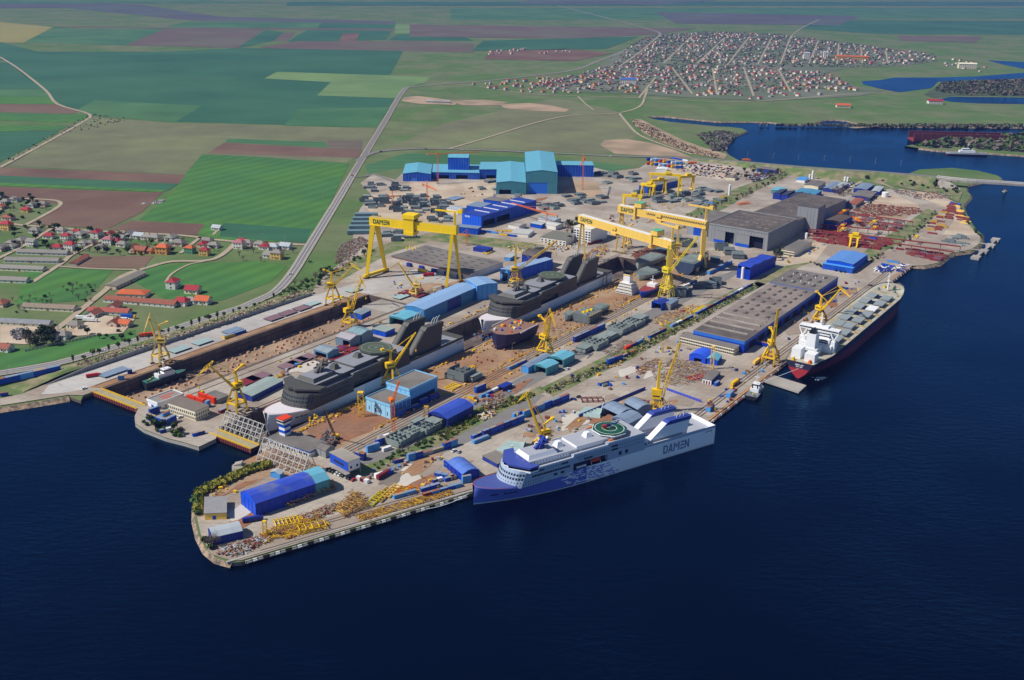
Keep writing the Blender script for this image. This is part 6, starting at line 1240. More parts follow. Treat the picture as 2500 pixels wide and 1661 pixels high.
crow((960, 1220), (1016, 1205), 'll', 'beside the yellow frames on the quay', wd=1.1); crow((1063, 1162), (1110, 1172), 'bbb', 'in the cluster before the faded blue shed', wd=1.6); crow((1085, 1178), (1112, 1170), 'by', 'among the drums before the ferry bow'); crow((1086, 1140), (1108, 1152), 'bl', 'stacked beside the faded blue shed', 2); crow((1108, 1158), (1130, 1168), 'rb', 'with red top beside the faded blue shed', 2); crow((1056, 1182), (1080, 1175), 'nw', 'behind the front quay row')
crow((1125, 1165), (1160, 1152), 'w', 'beside the shadow of the faded blue shed'); crow((1128, 1182), (1150, 1178), 'll', 'stacked by the ferry bow', 2)
crow((868, 1120), (892, 1126), 'bn', 'beside the raised office', 2, 1.6); crow((895, 1108), (926, 1098), 'll', 'in the cluster behind the raised office', 2); crow((918, 1092), (946, 1082), 'bn', 'near the orange tower crane foot', 2); crow((934, 1105), (955, 1098), 'ww', 'beside the thicket behind the raised office'); crow((923, 1077), (950, 1068), 'yw', 'at the foot of the orange tower crane')
crow((915, 1170), (960, 1157), 'wb', 'with maroon top among the parked lorries', wd=1.2, hh=1.15); crow((872, 1172), (900, 1183), 'wrw', 'by the car park of the raised office')
crow((965, 1022), (990, 1012), 'b', 'at the front corner of the pale blue hall', 2); crow((988, 1010), (1023, 995), 'nb', 'under the wall of the pale blue hall', wd=1.3, hh=1.2); crow((1024, 994), (1045, 985), 'd', 'by the middle of the pale blue hall wall', 2); crow((1047, 983), (1070, 973), 'd', 'by the far end of the pale blue hall wall', 2)
crow((1144, 972), (1160, 978), 'y', 'beside the service road forecourt', wd=1.4); crow((1160, 962), (1185, 951), 'bb', 'on the service road forecourt', 2); crow((1172, 974), (1216, 954), 'lbw', 'in the row on the service road forecourt')
crow((1400, 838), (1476, 803), 'nnbb', 'in the line beside the crane rails', 2); crow((1630, 722), (1700, 690), 'bnwb', 'in the line behind the lemon crane'); crow((1240, 905), (1285, 885), 'lb', 'in the short line near the teal shelters')
crow((1525, 856), (1690, 776), 'obl brb lwrb', 'in the long line along the grass strip'); crow((1700, 770), (1836, 697), 'bbrnbblbwbb', 'in the far line along the grass strip'); crow((1482, 893), (1518, 880), 'bb', 'at the near end of the grass strip', 2); crow((1518, 876), (1552, 860), 'by', 'on the grass strip near the yellow cage')
crow((1728, 672), (1784, 645), 'llll', 'shaped like a pale wagon beside the gantry rails', wd=1.6, hh=1.5)
crow((361, 1026), (403, 1042), 'bb', 'on the pier head waterfront', 2); crow((405, 1042), (430, 1030), 'bb', 'beside the cream office forecourt', 2); crow((365, 1017), (390, 1008), 'n', 'behind the blue stacks on the pier head', 2); crow((396, 1020), (414, 1012), 'l', 'between the stacks on the pier head')
crow((459, 980), (500, 993), 'oo', 'in the red orange stack beside the cream office', 2); crow((486, 974), (527, 989), 'oo', 'behind the red orange stack', 2); crow((503, 998), (512, 993), 'l', 'standing before the red orange stack', 2); crow((535, 1012), (556, 1003), 'r', 'beside the portal crane leg')
crow((288, 930), (305, 928), 'l', 'on the left dock edge', wd=1.3, hh=1.5); crow((312, 915), (323, 913), 'n', 'like a cube on the left dock apron', hh=1.5, wd=1.4)
crow((-20, 945), (148, 907), 'bblbb', 'in the long line below the main road', wd=1.6, hh=1.9, over=.985); crow((0, 969), (22, 966), 'b', 'by the road at the left shore'); crow((545, 830), (600, 812), 'yb', 'on the left apron among steel panels', wd=1.3); crow((390, 1060), (420, 1052), 'nw', 'by the pier head shrubs')
crow((470, 1068), (500, 1060), 'bn', 'near the lower dock gate'); crow((712, 1075), (738, 1066), 'b', 'beside the striped gate tower', wd=1.1); crow((1165, 566), (1215, 572), 'lbl', 'along the verge before the royal blue hall'); crow((1220, 575), (1260, 580), 'yb', 'along the verge near the yellow beam')
crow((1745, 945), (1755, 938), 'b', 'alone on the wide quay floor', hh=1.1); crow((1461, 944), (1484, 937), 'b', 'alone on the paved ground by the ramp', wd=1.2); crow((1845, 842), (1880, 850), 'd', 'behind the upright boom crane', hh=1.4, wd=1.6); crow((1900, 568), (1930, 575), 'bb', 'beside the corner of the great hall')
crow((2152, 648), (2183, 655), 'bb', 'near the quay end crane post', wd=1.3); crow((2165, 640), (2195, 645), 'll', 'behind the pair near the quay end'); crow((2118, 585), (2140, 590), 'b', 'in the steel stockyard corner', 2); crow((2320, 497), (2345, 503), 'brb', 'at the shore by the bridge'); crow((1722, 497), (1745, 500), 'll', 'beside dark plates near the small gantries')
crow((1590, 388), (1640, 398), 'lbblwb', 'on the pale lorry park'); crow((1640, 388), (1680, 396), 'bbw', 'at the top of the lorry park'); crow((1020, 425), (1040, 432), 'b', 'beside the leftmost blue ribbed hall'); crow((1435, 600), (1470, 590), 'r', 'near the gantry thin leg'); crow((1560, 585), (1600, 575), 'lb', 'near the dark blocks behind the gantry')
for u, v in ((1731, 1000), (1780, 966)):
    crow((u - 3, v + 8), (u + 7, v - 2), 'l', 'as a small light blue booth on the right quay', wd=1.5, hh=1.5, over=1)
# ================================================================== HULL BLOCKS AND PANELS
def block_proto(k):
    t = thing('hull_block', 'x', 'hull block'); rr = random.Random(k); L, W, Hh = ((18, 14, 4.5), (16, 10, 3.6), (14, 14, 6), (20, 11, 3))[k]
    MB().box(-L / 2, -W / 2, .8, L / 2, W / 2, 1.5).build('bottom_plate', PRIMER, t)
    nx, ny = (5, 4, 4, 6)[k], (4, 3, 4, 3)[k]
    for i in range(nx): x = -L / 2 + L * i / (nx - 1) * .985; y1 = W / 2 if k != 2 else W / 2 - (i % 2) * 3; MB().box(x, -W / 2, 1.5, x + .25, y1, 1.5 + Hh * rr.uniform(.7, 1)).build('frame', PRIMER, t)
    for j in range(ny): y = -W / 2 + W * j / (ny - 1) * .98; MB().box(-L / 2 * rr.uniform(.6, 1), y, 1.5, L / 2 * rr.uniform(.6, 1), y + .25, 1.5 + Hh * rr.uniform(.6, 1)).build('bulkhead', PRIMER, t)
    if k in (1, 3): MB().box(-L / 2, -W / 2, 1.5 + Hh, L / 2 * .6, W / 2, 1.8 + Hh).build('deck_plate', PRIMER, t)
    for x in (-L * .3, L * .3): MB().box(x - .8, -W * .35, 0, x + .8, W * .35, .8).build('support', TIMBER, t)
    return proto(t)
BLK = [block_proto(k) for k in range(4)]
def block(p, k, az, where, sc=1.0, dark=False, same=False):
    mm = PRIMD if dark else PRIMER; clone(BLK[k], V2(p, .68), az, ('dark grey' if dark else 'grey green') + ' steel hull block ' + where, 'hull block', 'hull blocks under construction', same, sc, {n: mm for n in ('bottom_plate', 'frame', 'bulkhead', 'deck_plate')})
for u, v, k, s in ((975, 1082, 0, 1.0), (1000, 1071, 2, .9), (1018, 1062, 0, .95), (1042, 1052, 0, 1.05), (1066, 1040, 1, 1.1), (1025, 1040, 1, .9), (1082, 1033, 3, .9)): block(G(u, v), k, AZ, 'before the navy arched shelter', s)
for u, v, k, s in ((1512, 811, 0, 1.2), (1530, 806, 2, .9), (1546, 797, 0, 1.1), (1562, 787, 1, 1.2), (1452, 848, 0, 1.2), (1470, 836, 1, 1.1), (1486, 828, 3, 1.1), (1430, 856, 3, 1)): block(G(u, v), k, AZ, 'beside the service road', s)
for u, v, k, s in ((1656, 722, 2, 1.2), (1668, 714, 3, 1), (1736, 700, 3, 1.1), (1746, 693, 2, 1), (1700, 702, 1, .8)): block(G(u, v), k, AZ + .4, 'near the lemon crane', s, True)
for u, v, k, s in ((1625, 597, 3, 1.4), (1650, 590, 1, 1.4), (1760, 610, 2, 1.2), (1780, 620, 1, 1.3), (1800, 628, 3, 1.3), (1745, 640, 1, 1.1), (1770, 585, 3, 1), (1640, 625, 1, 1.3), (1600, 640, 3, 1.4), (1675, 600, 0, 1.3)): block(G(u, v), k, AZ + .5, 'on the ground before the great grey hall', s, True)
for u, v, k, s in ((1128, 925, 2, 1.3), (1156, 927, 1, 1), (1110, 922, 1, 1)): block(G(u, v), k, AZ, 'on the rust brown building ground', s, u < 1140)
zones = [([(955, 500), (1000, 480), (1060, 478), (1095, 485), (1090, 505), (1065, 522), (1000, 530), (960, 520)], 30, 'in the crowded far block ground'), ([(885, 485), (930, 470), (945, 490), (925, 512), (890, 508)], 10, 'at the left rim of the far block ground'), ([(905, 452), (990, 455), (1000, 468), (930, 470), (895, 465)], 8, 'near the field edge of the block ground'), ([(935, 570), (1000, 562), (1005, 585), (950, 592)], 8, 'behind the left gantry leg'), ([(1040, 535), (1080, 528), (1110, 540), (1060, 552)], 6, 'beyond the gantry trolley'),
         ([(1370, 480), (1480, 475), (1490, 498), (1380, 500)], 10, 'below the rightmost blue ribbed hall'), ([(1465, 420), (1560, 425), (1555, 450), (1470, 450)], 9, 'right of the rightmost blue ribbed hall'), ([(1550, 470), (1690, 470), (1680, 495), (1560, 495)], 14, 'under the small yellow gantries'), ([(1690, 460), (1760, 455), (1765, 490), (1710, 498)], 8, 'right of the small yellow gantries'), ([(1190, 445), (1260, 450), (1240, 475), (1150, 470)], 5, 'on the pale ground before the teal halls'), ([(1310, 500), (1390, 505), (1370, 515), (1320, 515)], 5, 'behind the royal blue hall'), ([(1530, 510), (1600, 515), (1580, 530), (1530, 525)], 4, 'beyond the festooned gantry')]
for zi, (px, n, wh) in enumerate(zones):
    for i, p in enumerate(scatter(px, n, 20 + zi, 14)): block(p, (i * 7 + zi) % 4, (0.15, 1.7, 0.3, .05)[i % 4] + (.0 if zi < 5 else .4), wh, ((.8, .8, .5), (.95, .95, .6), (1.05, 1.05, .7))[i % 3], i % 3 != 0)
def panel_proto():
    t = thing('steel_panel', 'x', 'steel panel'); MB().box(-8, -6, 1.3, 8, 6, 1.5).build('plate', PURP, t)
    for i in range(9): MB().box(-7.8 + i * 1.95, -5.9, .7, -7.6 + i * 1.95, 5.9, 1.3).build('stiffener', PRIMD, t)
    for x in (-6, 6): MB().box(x - .3, -5, 0, x + .3, 5, .7).build('trestle', TIMBER, t)
    return proto(t)
PAN = panel_proto()
for u, v, c, sx, sy, wh in ((278, 913, 'l', 1.6, .9, 'on the left dock apron'), (439, 857, 'p', 1.2, .9, 'on the left dock apron'), (494, 839, 'p', 1.1, .9, 'on the left dock apron'), (568, 811, 'l', 1.2, .9, 'on the left dock apron'), (668, 780, 'v', 1.1, 1, 'on the left dock apron'), (702, 768, 'v', 1.1, 1, 'on the left dock apron'), (737, 756, 'v', 1.1, 1, 'on the left dock apron'), (762, 746, 'p', 1.1, .8, 'on the left dock apron'), (864, 712, 'p', 1.1, .9, 'on the left dock apron'),
                          (707, 896, 'v', 1.2, 1, 'on the pier behind the lower ferry'), (728, 886, 'v', 1.2, 1, 'on the pier behind the lower ferry'), (748, 877, 'v', 1.1, 1, 'on the pier behind the lower ferry'), (608, 934, 'r', 1.2, 1.1, 'on the pier behind the lower ferry'), (632, 924, 'v', 1.3, 1, 'on the pier behind the lower ferry'), (838, 852, 'r', 1.3, .9, 'on the pier behind the lower ferry'), (866, 856, 'r', 1.4, .8, 'on the pier behind the lower ferry'), (830, 874, 'r', 1.6, .6, 'on the pier behind the lower ferry'),
                          (990, 718, 'r', 1, .9, 'on the ground before the plate shop'), (1026, 724, 'r', 1.1, .8, 'on the ground before the plate shop'), (1018, 714, 'r', .9, .7, 'on the ground before the plate shop'), (980, 728, 'p', 1.1, .9, 'on the ground before the plate shop'), (985, 768, 'p', 1, .9, 'on the ground before the plate shop'), (1040, 500, 'p', 1.6, 1.4, 'beside the crowded far block ground'), (1110, 487, 'l', 1.7, 1.5, 'beside the crowded far block ground'), (1700, 500, 'n', 1.6, 1.2, 'near the small gantries'), (1250, 690, 'p', 1.0, .8, 'near the upper ferry'), (1620, 610, 'n', 2.2, 1.2, 'before the great grey hall')):
    mm = {'l': BGREY, 'p': PLATE, 'v': PURP, 'r': MAROON, 'n': PRIMD}[c]; clone(PAN, V2(G(u, v), .7), AZ, {'l': 'blue grey', 'p': 'pale green grey', 'v': 'purple brown', 'r': 'dark red', 'n': 'dark grey'}[c] + ' stiffened steel panel ' + wh, 'steel panel', 'flat steel panels', scale=(sx, sy, 1), mats={'plate': mm})
# stepped grey fan shaped hatch sections near the ferry
for u, v in ((1250, 1092), (1440, 1008)):
    t = thing('hatch_section', 'pale green corrugated fan shaped section %s' % ('behind the violet ferry bow' if u < 1300 else 'beside the orange rust pad'), 'steel section', V2(G(u, v), .7), AZ - 1.2)
    for i in range(5): MB().xprism([(-1.5, 0), (1.5, 0), (0, 2.2)], (-9 + i, -9 + i * 3.4, 0), (0, 1, 0), (0, 0, 1), (1, 0, 0), 19 - i).build('fold', PLATE, t)
    MB().add([(8, -9, 0), (8, 8, 0), (10, 6, 8), (10, -7, 4), (8.3, -9, 0), (8.3, 8, 0), (10.3, 6, 8), (10.3, -7, 4)], MB.BF).build('end_plate', PLATE, t)
# rows of teal stacks at the left rim
for i, (u, v) in enumerate(((895, 530), (890, 540), (886, 550), (882, 560), (878, 572))):
    t = thing('block_stack', 'slate coloured stack of flat hull sections at the left rim of the yard', 'hull block', V2(G(u, v), .7), .1, 'slate stacks at the rim')
    for j in range(3): MB().box(-16, -4.5, .2 + j * 1.7, 16, 4.5, 1.5 + j * 1.7).build('section', mk('slate_teal', '#6a8690', .7, .12, .2), t)
# ================================================================== SHIP SECTIONS ON THE BUILDING GROUND
def hullform(t, L, B, Hh, matT, matB, deck, z0=.8, split=.75):
    ST = [0, .15, .35, .6, .8, .92, 1]; m_ = MB(); vs = []; fs = []; ms = []
    for f in ST:
        hb = B / 2 * (1 - max(0, (f - .35) / .65) ** 2.2) ** .5 if f > .35 else B / 2
        for sg in (-1, 1):
            for q, k in ((1, 1), (split, .98), (.35, .85), (0, .5)): vs.append((f * L, sg * max(.05, hb * k), z0 + Hh * q))
    for i in range(len(ST) - 1):
        for sg in (0, 1):
            for k in range(3): a = i * 8 + sg * 4 + k; b = a + 8; fs.append((a, a + 1, b + 1, b) if sg else (a, b, b + 1, a + 1)); ms.append(0 if k == 0 else 1)
    fs += [(0, 1, 2, 3, 7, 6, 5, 4)]; ms += [1]; m_.v = vs; m_.f = fs; m_.m = ms; m_.build('shell', [matT, matB], t)
    dk = [vs[i * 8] for i in range(len(ST))] + [vs[i * 8 + 4] for i in range(len(ST))][::-1]; MB().poly([(a, b, c - .15) for a, b, c in dk]).build('deck', deck, t)
t = thing('bow_section', 'navy ship bow section with red deck on the building ground', 'ship section', V2(Y(806, -540), .7), AZ + math.pi); hullform(t, 46, 34, 15, mk('navy_hull', '#2a2648', .5, .15, .2), MATS['navy_hull'], mk('deck_maroon', '#8a6a5c', .8, .2, .3), split=.9)
rr = random.Random(9)
for i in range(16): MB().box(*(lambda x, y, z: (x, y, 15.7, x + rr.uniform(1, 3), y + rr.uniform(1, 3), 15.7 + z))(rr.uniform(2, 36), rr.uniform(-11, 9), rr.uniform(.8, 2.4))).build('deck_gear', [YEL, BLUE, REDO, YEL, WHITE][i % 5], t)
MB().box(0, -16.5, 15.3, 30, -16, 16.6).box(0, 16, 15.3, 30, 16.5, 16.6).build('white_rail', WHITE, t)
t = thing('accommodation_block', 'white ship accommodation block with funnel on the building ground', 'ship section', V2(G(1532, 716), .7), AZ + math.pi)
for i, (w_, z) in enumerate(((20, 0), (18, 3), (16, 6), (14, 9))): MB().box(-w_ * .45, -w_ / 2, z + .5, w_ * .45, w_ / 2, z + 3.2).build('deck_level', WALLW, t); MB().box(-w_ * .46, -w_ * .47, z + 1.6, w_ * .46, w_ * .47, z + 2.3).build('window_band', GLASS, t)
MB().box(-3, -4, 12, 4, 4, 22).build('funnel', WHITE, t); MB().box(-3.2, -4.2, 22, 4.2, 4.2, 24.5).build('funnel_top', BLACK, t); MB().box(-3.1, -4.1, 20, 4.1, 4.1, 21.2).build('funnel_band', YEL, t)
t = thing('hull_section', 'bright blue small hull with white mast near the lemon crane', 'ship section', V2(G(1600, 712), .7), AZ + math.pi); hullform(t, 34, 15, 7, BLUE, NAVY, mk('red_deck', '#8a3a3c', .8, .1, .3)); MB().box(3, -5, 7.5, 12, 5, 11).build('deck_house', WHITE, t); MB().taper((8, 0, 11), (8, 0, 20), .9, .4).box(7.6, -3, 15, 8.4, 3, 15.4).build('mast', WHITE, t)
for u, v, L, B, Hh, ds in ((1668, 672, 58, 26, 14, 'big slate blue hull section beside the ochre gantry leg'), (1600, 668, 40, 24, 6, 'flat grey hull section under the nearer ochre gantry'), (1475, 760, 26, 13, 6, 'small grey hull section wrapped in scaffolding'), (1398, 778, 15, 10, 6, 'round grey green section beside the scaffolded block'), (1605, 640, 50, 22, 9, 'long dark section on the middle dock head')):
    t = thing('hull_section', ds, 'ship section', V2(G(u, v), .7), AZ + (math.pi if 'slate' not in ds else 0)); mm = mk('slate_hull', '#3c4a66', .6, .15, .2) if 'slate' in ds else PRIMER; hullform(t, L, B, Hh, mm, mm, PRIMD)
    for i in range(6): MB().box(L * (.08 + .1 * i), -B * .35, Hh + .8, L * (.08 + .1 * i) + .3, B * .35, Hh + 2.6).build('frame', PRIMER, t)
t = thing('deck_block', 'scaffold covered grey block with yellow rails on the building ground', 'ship section', V2(G(1432, 783), .7), AZ); MB().box(-12, -9, .8, 12, 9, 9).build('body', PRIMD, t)
for i in range(8):
    for s in (-1, 1): MB().beam((-12 + i * 3.4, s * 9.8, 0), (-12 + i * 3.4, s * 9.8, 10.5), .22).build('scaffold_pole', SILV, t)
for z in (3, 6, 9):
    for s in (-1, 1): MB().box(-12.5, s * 9.9 - .5, z, 12.5, s * 9.9 + .5, z + .15).build('scaffold_deck', YELD, t)
for i in range(7): MB().box(-10 + i * 3, -6 + (i * 5) % 11, 9, -8 + i * 3, -3 + (i * 5) % 11, 11).build('deck_gear', YEL2 if i % 2 else PRIMER, t)
# tug in the left dock, harbour tug, small ship far right
def small_ship(desc, px, z, az, L, B, Hh, top, bot, deck, cat='tugboat', sc=1):
    t = thing('tugboat' if cat == 'tugboat' else 'ship', desc, cat, V2(G(*px, z), z), az); hullform(t, L, B, Hh, top, bot, deck, 0, .5)
    MB().box(L * .3, -B * .33, Hh, L * .68, B * .33, Hh + B * .3).build('deck_house', WHITE, t); MB().box(L * .44, -B * .27, Hh + B * .3, L * .62, B * .27, Hh + B * .58).build('wheelhouse', WHITE, t); MB().box(L * .435, -B * .275, Hh + B * .42, L * .625, B * .275, Hh + B * .52).build('window_band', GLASS, t)
    MB().taper((L * .48, 0, Hh + B * .58), (L * .48, 0, Hh + B * 1.5), .5, .2).box(L * .475, -B * .2, Hh + B * 1.1, L * .485, B * .2, Hh + B * 1.14).build('mast', WHITE, t)
    for s in (-1, 1): MB().tube((L * .36, s * B * .2, Hh + B * .3), (L * .35, s * B * .2, Hh + B * .6), B * .06, B * .05, 7).build('funnel', top, t)
    for i in range(5): MB().box(L * (.04 + .05 * i), -B * .3 + i * B * .12, Hh, L * (.07 + .05 * i), -B * .2 + i * B * .12, Hh + 1.1).build('winch', [GREEN, PRIMER, YEL][i % 3], t)
small_ship('dark tug with green deck resting on the left dock floor', (352, 952), -10.8, AZ - .12, 42, 11, 7.5, mk('tug_dark', '#1e2a34', .6, .2, .2), MATS['tug_dark'], mk('tug_green', '#3d6a62', .7, .15, .2))
small_ship('black and white harbour tug lying at the right quay', (1832, 978), WATER_Z - .6, AZ + .12, 32, 11, 3.8, mk('tug_black', '#22232c', .6, .1, .2), MATS['tug_black'], mk('tug_deck', '#777a80', .7, .1, .2))
small_ship('grey white ship moored at the wooded spit beyond the bridge', (2408, 381), WATER_Z - .5, math.pi - .05, 78, 13, 6, SILV, MAROON, CONC, 'ship')
# ================================================================== CLUTTER
def crate_proto(k):
    m_ = MB()
    if k == 0: m_.box(-1.2, -.8, 0, 1.2, .8, 1.3); m_.box(-1.3, -.9, 1.3, 1.3, .9, 1.45)
    elif k == 1:
        for z in (0, .8, 1.6): m_.box(-1.8, -.08, z, 1.8, .08, z + .16); m_.box(-1.8, .9, z, 1.8, 1.06, z + .16)
        for x in (-1.8, -.6, .6, 1.7): m_.box(x, -.08, 0, x + .16, 1.06, 1.76)
    elif k == 2: m_.tube((0, 0, 0), (0, 0, 1.6), .8, .8, 8); m_.tube((0, 0, 1.6), (0, 0, 1.8), .5, .3, 8)
    elif k == 3: m_.box(-.45, -.45, 0, .45, .45, 2.6); m_.box(-.8, -.8, 0, .8, .8, .4); m_.box(-.6, -.6, 2.6, .6, .6, 2.8)
    else: m_.box(-1, -.9, 0, 1, .9, .9); m_.box(-.8, -.5, .9, .8, .5, 1.4)
    return m_.mesh(('crate', 'pallet_rack', 'drum', 'bollard_post', 'keel_block')[k], YEL)
CRATE = [crate_proto(k) for k in range(5)]
CNAME = ('crate', 'pallet_rack', 'drum', 'trestle_post', 'keel_block')
def prop(k, p, az, mat, desc, cat, group, sc=1.0):
    o = bpy.data.objects.new(CNAME[k], CRATE[k]); COL.objects.link(o); o.location = p; o.rotation_euler = (0, 0, az); o.scale = (sc, sc, sc) if not isinstance(sc, tuple) else sc
    o.material_slots[0].link = 'OBJECT'; o.material_slots[0].material = mat; tag(o, desc, cat, group, True)
rr = random.Random(11); KB = mk('keel_pad', '#c79d7c', .9, .2, .5, rnd=.15); KB2 = mk('keel_pad_dark', '#9c6a58', .9, .2, .5, rnd=.15)
for a in range(500, 800, 9):
    for b in range(-742, -700, 6):
        if rr.random() < .62 and not (a > 780 and b > -731): prop(4, Y(a + rr.uniform(-2, 2), b + rr.uniform(-1.5, 1.5), -11), AZ, KB, 'small sandy keel block on the floor of the empty left dock', 'keel block', 'keel blocks in the left dock', rr.uniform(.9, 1.4))
for a in range(700, 1010, 8):
    for b in range(-556, -515, 6):
        if rr.random() < .30 and not (770 < a < 815) and not (b < -530 and a > 920): prop(4, Y(a + rr.uniform(-2, 2), b + rr.uniform(-1.5, 1.5), .7), AZ, KB2, 'small brown keel block on the rust brown building ground', 'keel block', 'keel blocks on the building ground', rr.uniform(.8, 1.3))
YM = [YEL, YELD, YELD, mk('gear_yellow', '#cf9f24', .6, .2, .4), YELO]
def yellow_line(b, a0, a1, step, wh, p=.8, mats=YM, ks=(0, 1, 2, 4, 0)):
    a = a0
    while a < a1:
        if rr.random() < p: k = rr.choice(ks); prop(k, Y(a, b + rr.uniform(-1.2, 1.2), .7), AZ + rr.uniform(-.3, .3), rr.choice(mats), 'small yellow %s %s' % (('crate', 'pallet rack', 'drum', 'trestle', 'trestle')[k], wh), CNAME[k].replace('_', ' '), 'yellow gear ' + wh, rr.uniform(.55, 1.05))
        a += step * rr.uniform(.7, 1.4)
yellow_line(-512, 560, 1190, 4.2, 'in the line beside the crane rails'); yellow_line(-556, 520, 1150, 4.0, 'in the line beside the dry dock edge', .85); yellow_line(-549, 520, 1100, 6, 'in the line beside the dry dock edge', .6); yellow_line(-494, 560, 1150, 6, 'along the service road side of the rails', .6)
yellow_line(-620, 640, 1050, 4.5, 'along the left edge of the dry dock', .7); yellow_line(-626, 640, 1050, 6, 'along the left edge of the dry dock', .5, [BLUE, YEL, NAVY, LBLUE]); yellow_line(-677, 500, 800, 14, 'on the pier between the docks', .5)
for px, n, wh in (([(1660, 510), (1700, 500), (1560, 500), (1530, 520)], 26, 'near the small gantries'), ([(1600, 800), (1700, 740), (1720, 750), (1620, 810)], 22, 'on the edge of the grass strip'), ([(1480, 890), (1560, 850), (1580, 860), (1490, 905)], 10, 'at the lower grass strip'), ([(740, 1030), (870, 990), (880, 1000), (760, 1045)], 24, 'round the rust floor'), ([(1020, 1170), (1090, 1160), (1100, 1190), (1030, 1195)], 10, 'among the quay containers'), ([(480, 1205), (560, 1185), (575, 1205), (495, 1220)], 16, 'behind the yellow fronted shed'), ([(1640, 640), (1760, 600), (1780, 620), (1660, 670)], 26, 'before the great grey hall'), ([(590, 960), (640, 940), (650, 955), (600, 985)], 12, 'beside the lower ferry bow'), ([(1380, 650), (1430, 620), (1480, 600), (1490, 612), (1440, 640)], 22, 'beside the slim gantry legs')):
    for p in scatter(px, n, len(wh), 2): k = rr.choice((0, 1, 2, 3, 0)); prop(k, V2(p, .72), rr.uniform(0, 3), rr.choice(YM), 'small yellow %s %s' % (('crate', 'pallet rack', 'drum', 'post')[k], wh), CNAME[k].replace('_', ' '), 'yellow gear ' + wh, rr.uniform(.6, 1.1))
# stacks of pipes, frames and scrap: heaps nobody could count
def heap(name, desc, px, n, mats, ln=(2, 7), z=.7, seed=1, flat=.9, kind='stuff', aligned=True, hmax=1.6, th=(.1, .3)):
    r2 = random.Random(seed); m_ = MB()
    for p in scatter(px, n, seed, 0):
        L = r2.uniform(*ln); a = (AZ if aligned else 0) + (r2.choice((0, math.pi / 2)) + r2.gauss(0, .25) if aligned else r2.uniform(0, 3.2)); d = Vector((math.cos(a), math.sin(a), r2.uniform(-1, 1) * (1 - flat))) * L / 2; c = V2(p, z + r2.uniform(.1, hmax)); m_.beam(c - d, c + d, r2.uniform(*th), r2.uniform(*th), r2.randrange(len(mats)))
    o = m_.build(name, list(mats)); o['kind'] = kind
heap('pipe_stock', '', [(640, 1310), (720, 1268), (760, 1255), (790, 1262), (720, 1300), (650, 1330)], 520, (YELD, RUST, YEL, TIMBER), seed=2)
heap('pipe_stock', '', [(820, 1250), (860, 1205), (890, 1218), (900, 1240), (840, 1268)], 460, (YELD, TIMBER, YELO, RUST), (2, 6), seed=3, flat=.75, hmax=3.5)
heap('scaffold_stock', '', [(690, 1222), (740, 1200), (815, 1185), (820, 1200), (760, 1222), (700, 1245)], 620, (YELD, mk('old_green', '#7d7a2e', .7, .2, .3), YELD, RUST), (1.5, 4), seed=4, flat=.8, hmax=4.5)
heap('pipe_stock', '', [(870, 1262), (950, 1240), (1000, 1225), (1100, 1200), (1105, 1212), (1000, 1240), (880, 1278)], 500, (YELD, RUST, TIMBER, YEL), (2, 7), seed=5, hmax=1.2)
heap('pipe_stock', '', [(690, 1310), (800, 1278), (805, 1286), (700, 1320)], 200, (YEL, YELD, RUST), (2, 6), seed=6)
heap('timber_stock', '', [(740, 1262), (780, 1245), (830, 1232), (840, 1240), (780, 1268), (750, 1272)], 160, (TIMBER, CONC, RUST), (2, 5), seed=7, th=(.3, .8))
heap('steel_stock', '', [(960, 1200), (1000, 1190), (1030, 1195), (1010, 1208), (970, 1215)], 220, (YEL, RUST, ORG), (2, 7), seed=8)
heap('steel_stock', '', [(1590, 905), (1640, 880), (1700, 885), (1740, 905), (1720, 930), (1650, 945), (1600, 930)], 1200, (CONC, CONC, MAROON, TIMBER, YELD, SILV), (2, 6), seed=9, hmax=.8, th=(.1, .35))
heap('steel_stock', '', [(1550, 900), (1610, 875), (1620, 890), (1560, 920)], 240, (CONC, TIMBER, YELD, MAROON), (2, 6), seed=10, hmax=.9)
heap('scrap_heap', '', [(815, 645), (830, 600), (880, 580), (900, 590), (870, 620), (840, 640)], 1100, (SCRAP, SCRAP, RUST, CONC, CONC, TIMBER), (.8, 2.5), seed=11, aligned=False, th=(.2, .9))
heap('scrap_heap', '', [(780, 1085), (800, 1060), (815, 1068), (822, 1090), (800, 1098)], 260, (RUST, SCRAP, PRIMD), (1, 4), seed=12, aligned=False, hmax=4, th=(.3, 1))
heap('steel_stock', '', [(2080, 515), (2120, 500), (2240, 510), (2255, 520), (2200, 530), (2110, 528)], 700, (RUST, RUST, TIMBER, CONC, RUSTR), (2, 6), seed=13, hmax=1.4, th=(.4, 1.2))
heap('steel_stock', '', [(1190, 975), (1250, 960), (1220, 1010), (1180, 1025)], 90, (TIMBER, CONC, RUST), (1, 4), seed=14, th=(.4, 1))
heap('steel_stock', '', [(530, 1355), (560, 1335), (640, 1310), (665, 1320), (600, 1355), (550, 1364)], 220, (CONC, SILV, TIMBER, RUST), (1, 4), seed=15, th=(.3, .9))
heap('steel_stock', '', [(1165, 1020), (1200, 1005), (1210, 1015), (1180, 1030)], 130, (SILV, YELO, WALLW, RUST), (1, 4), seed=16, th=(.4, 1))
heap('steel_stock', '', [(1380, 655), (1420, 625), (1470, 600), (1490, 615), (1450, 640), (1400, 660)], 520, (MAROON, YELO, PURP, CONC, PURP), (1.5, 5), seed=17, hmax=1.8, th=(.2, .7))
heap('steel_stock', '', [(1540, 620), (1600, 600), (1660, 585), (1670, 600), (1600, 640), (1560, 640)], 500, (RUST, TIMBER, RUST), (4, 12), seed=18, hmax=1.2, th=(.3, .7))
heap('steel_stock', '', [(1590, 780), (1640, 760), (1690, 745), (1700, 755), (1640, 785), (1600, 795)], 420, (RUST, TIMBER, YELO), (1, 4), seed=19, hmax=.8)
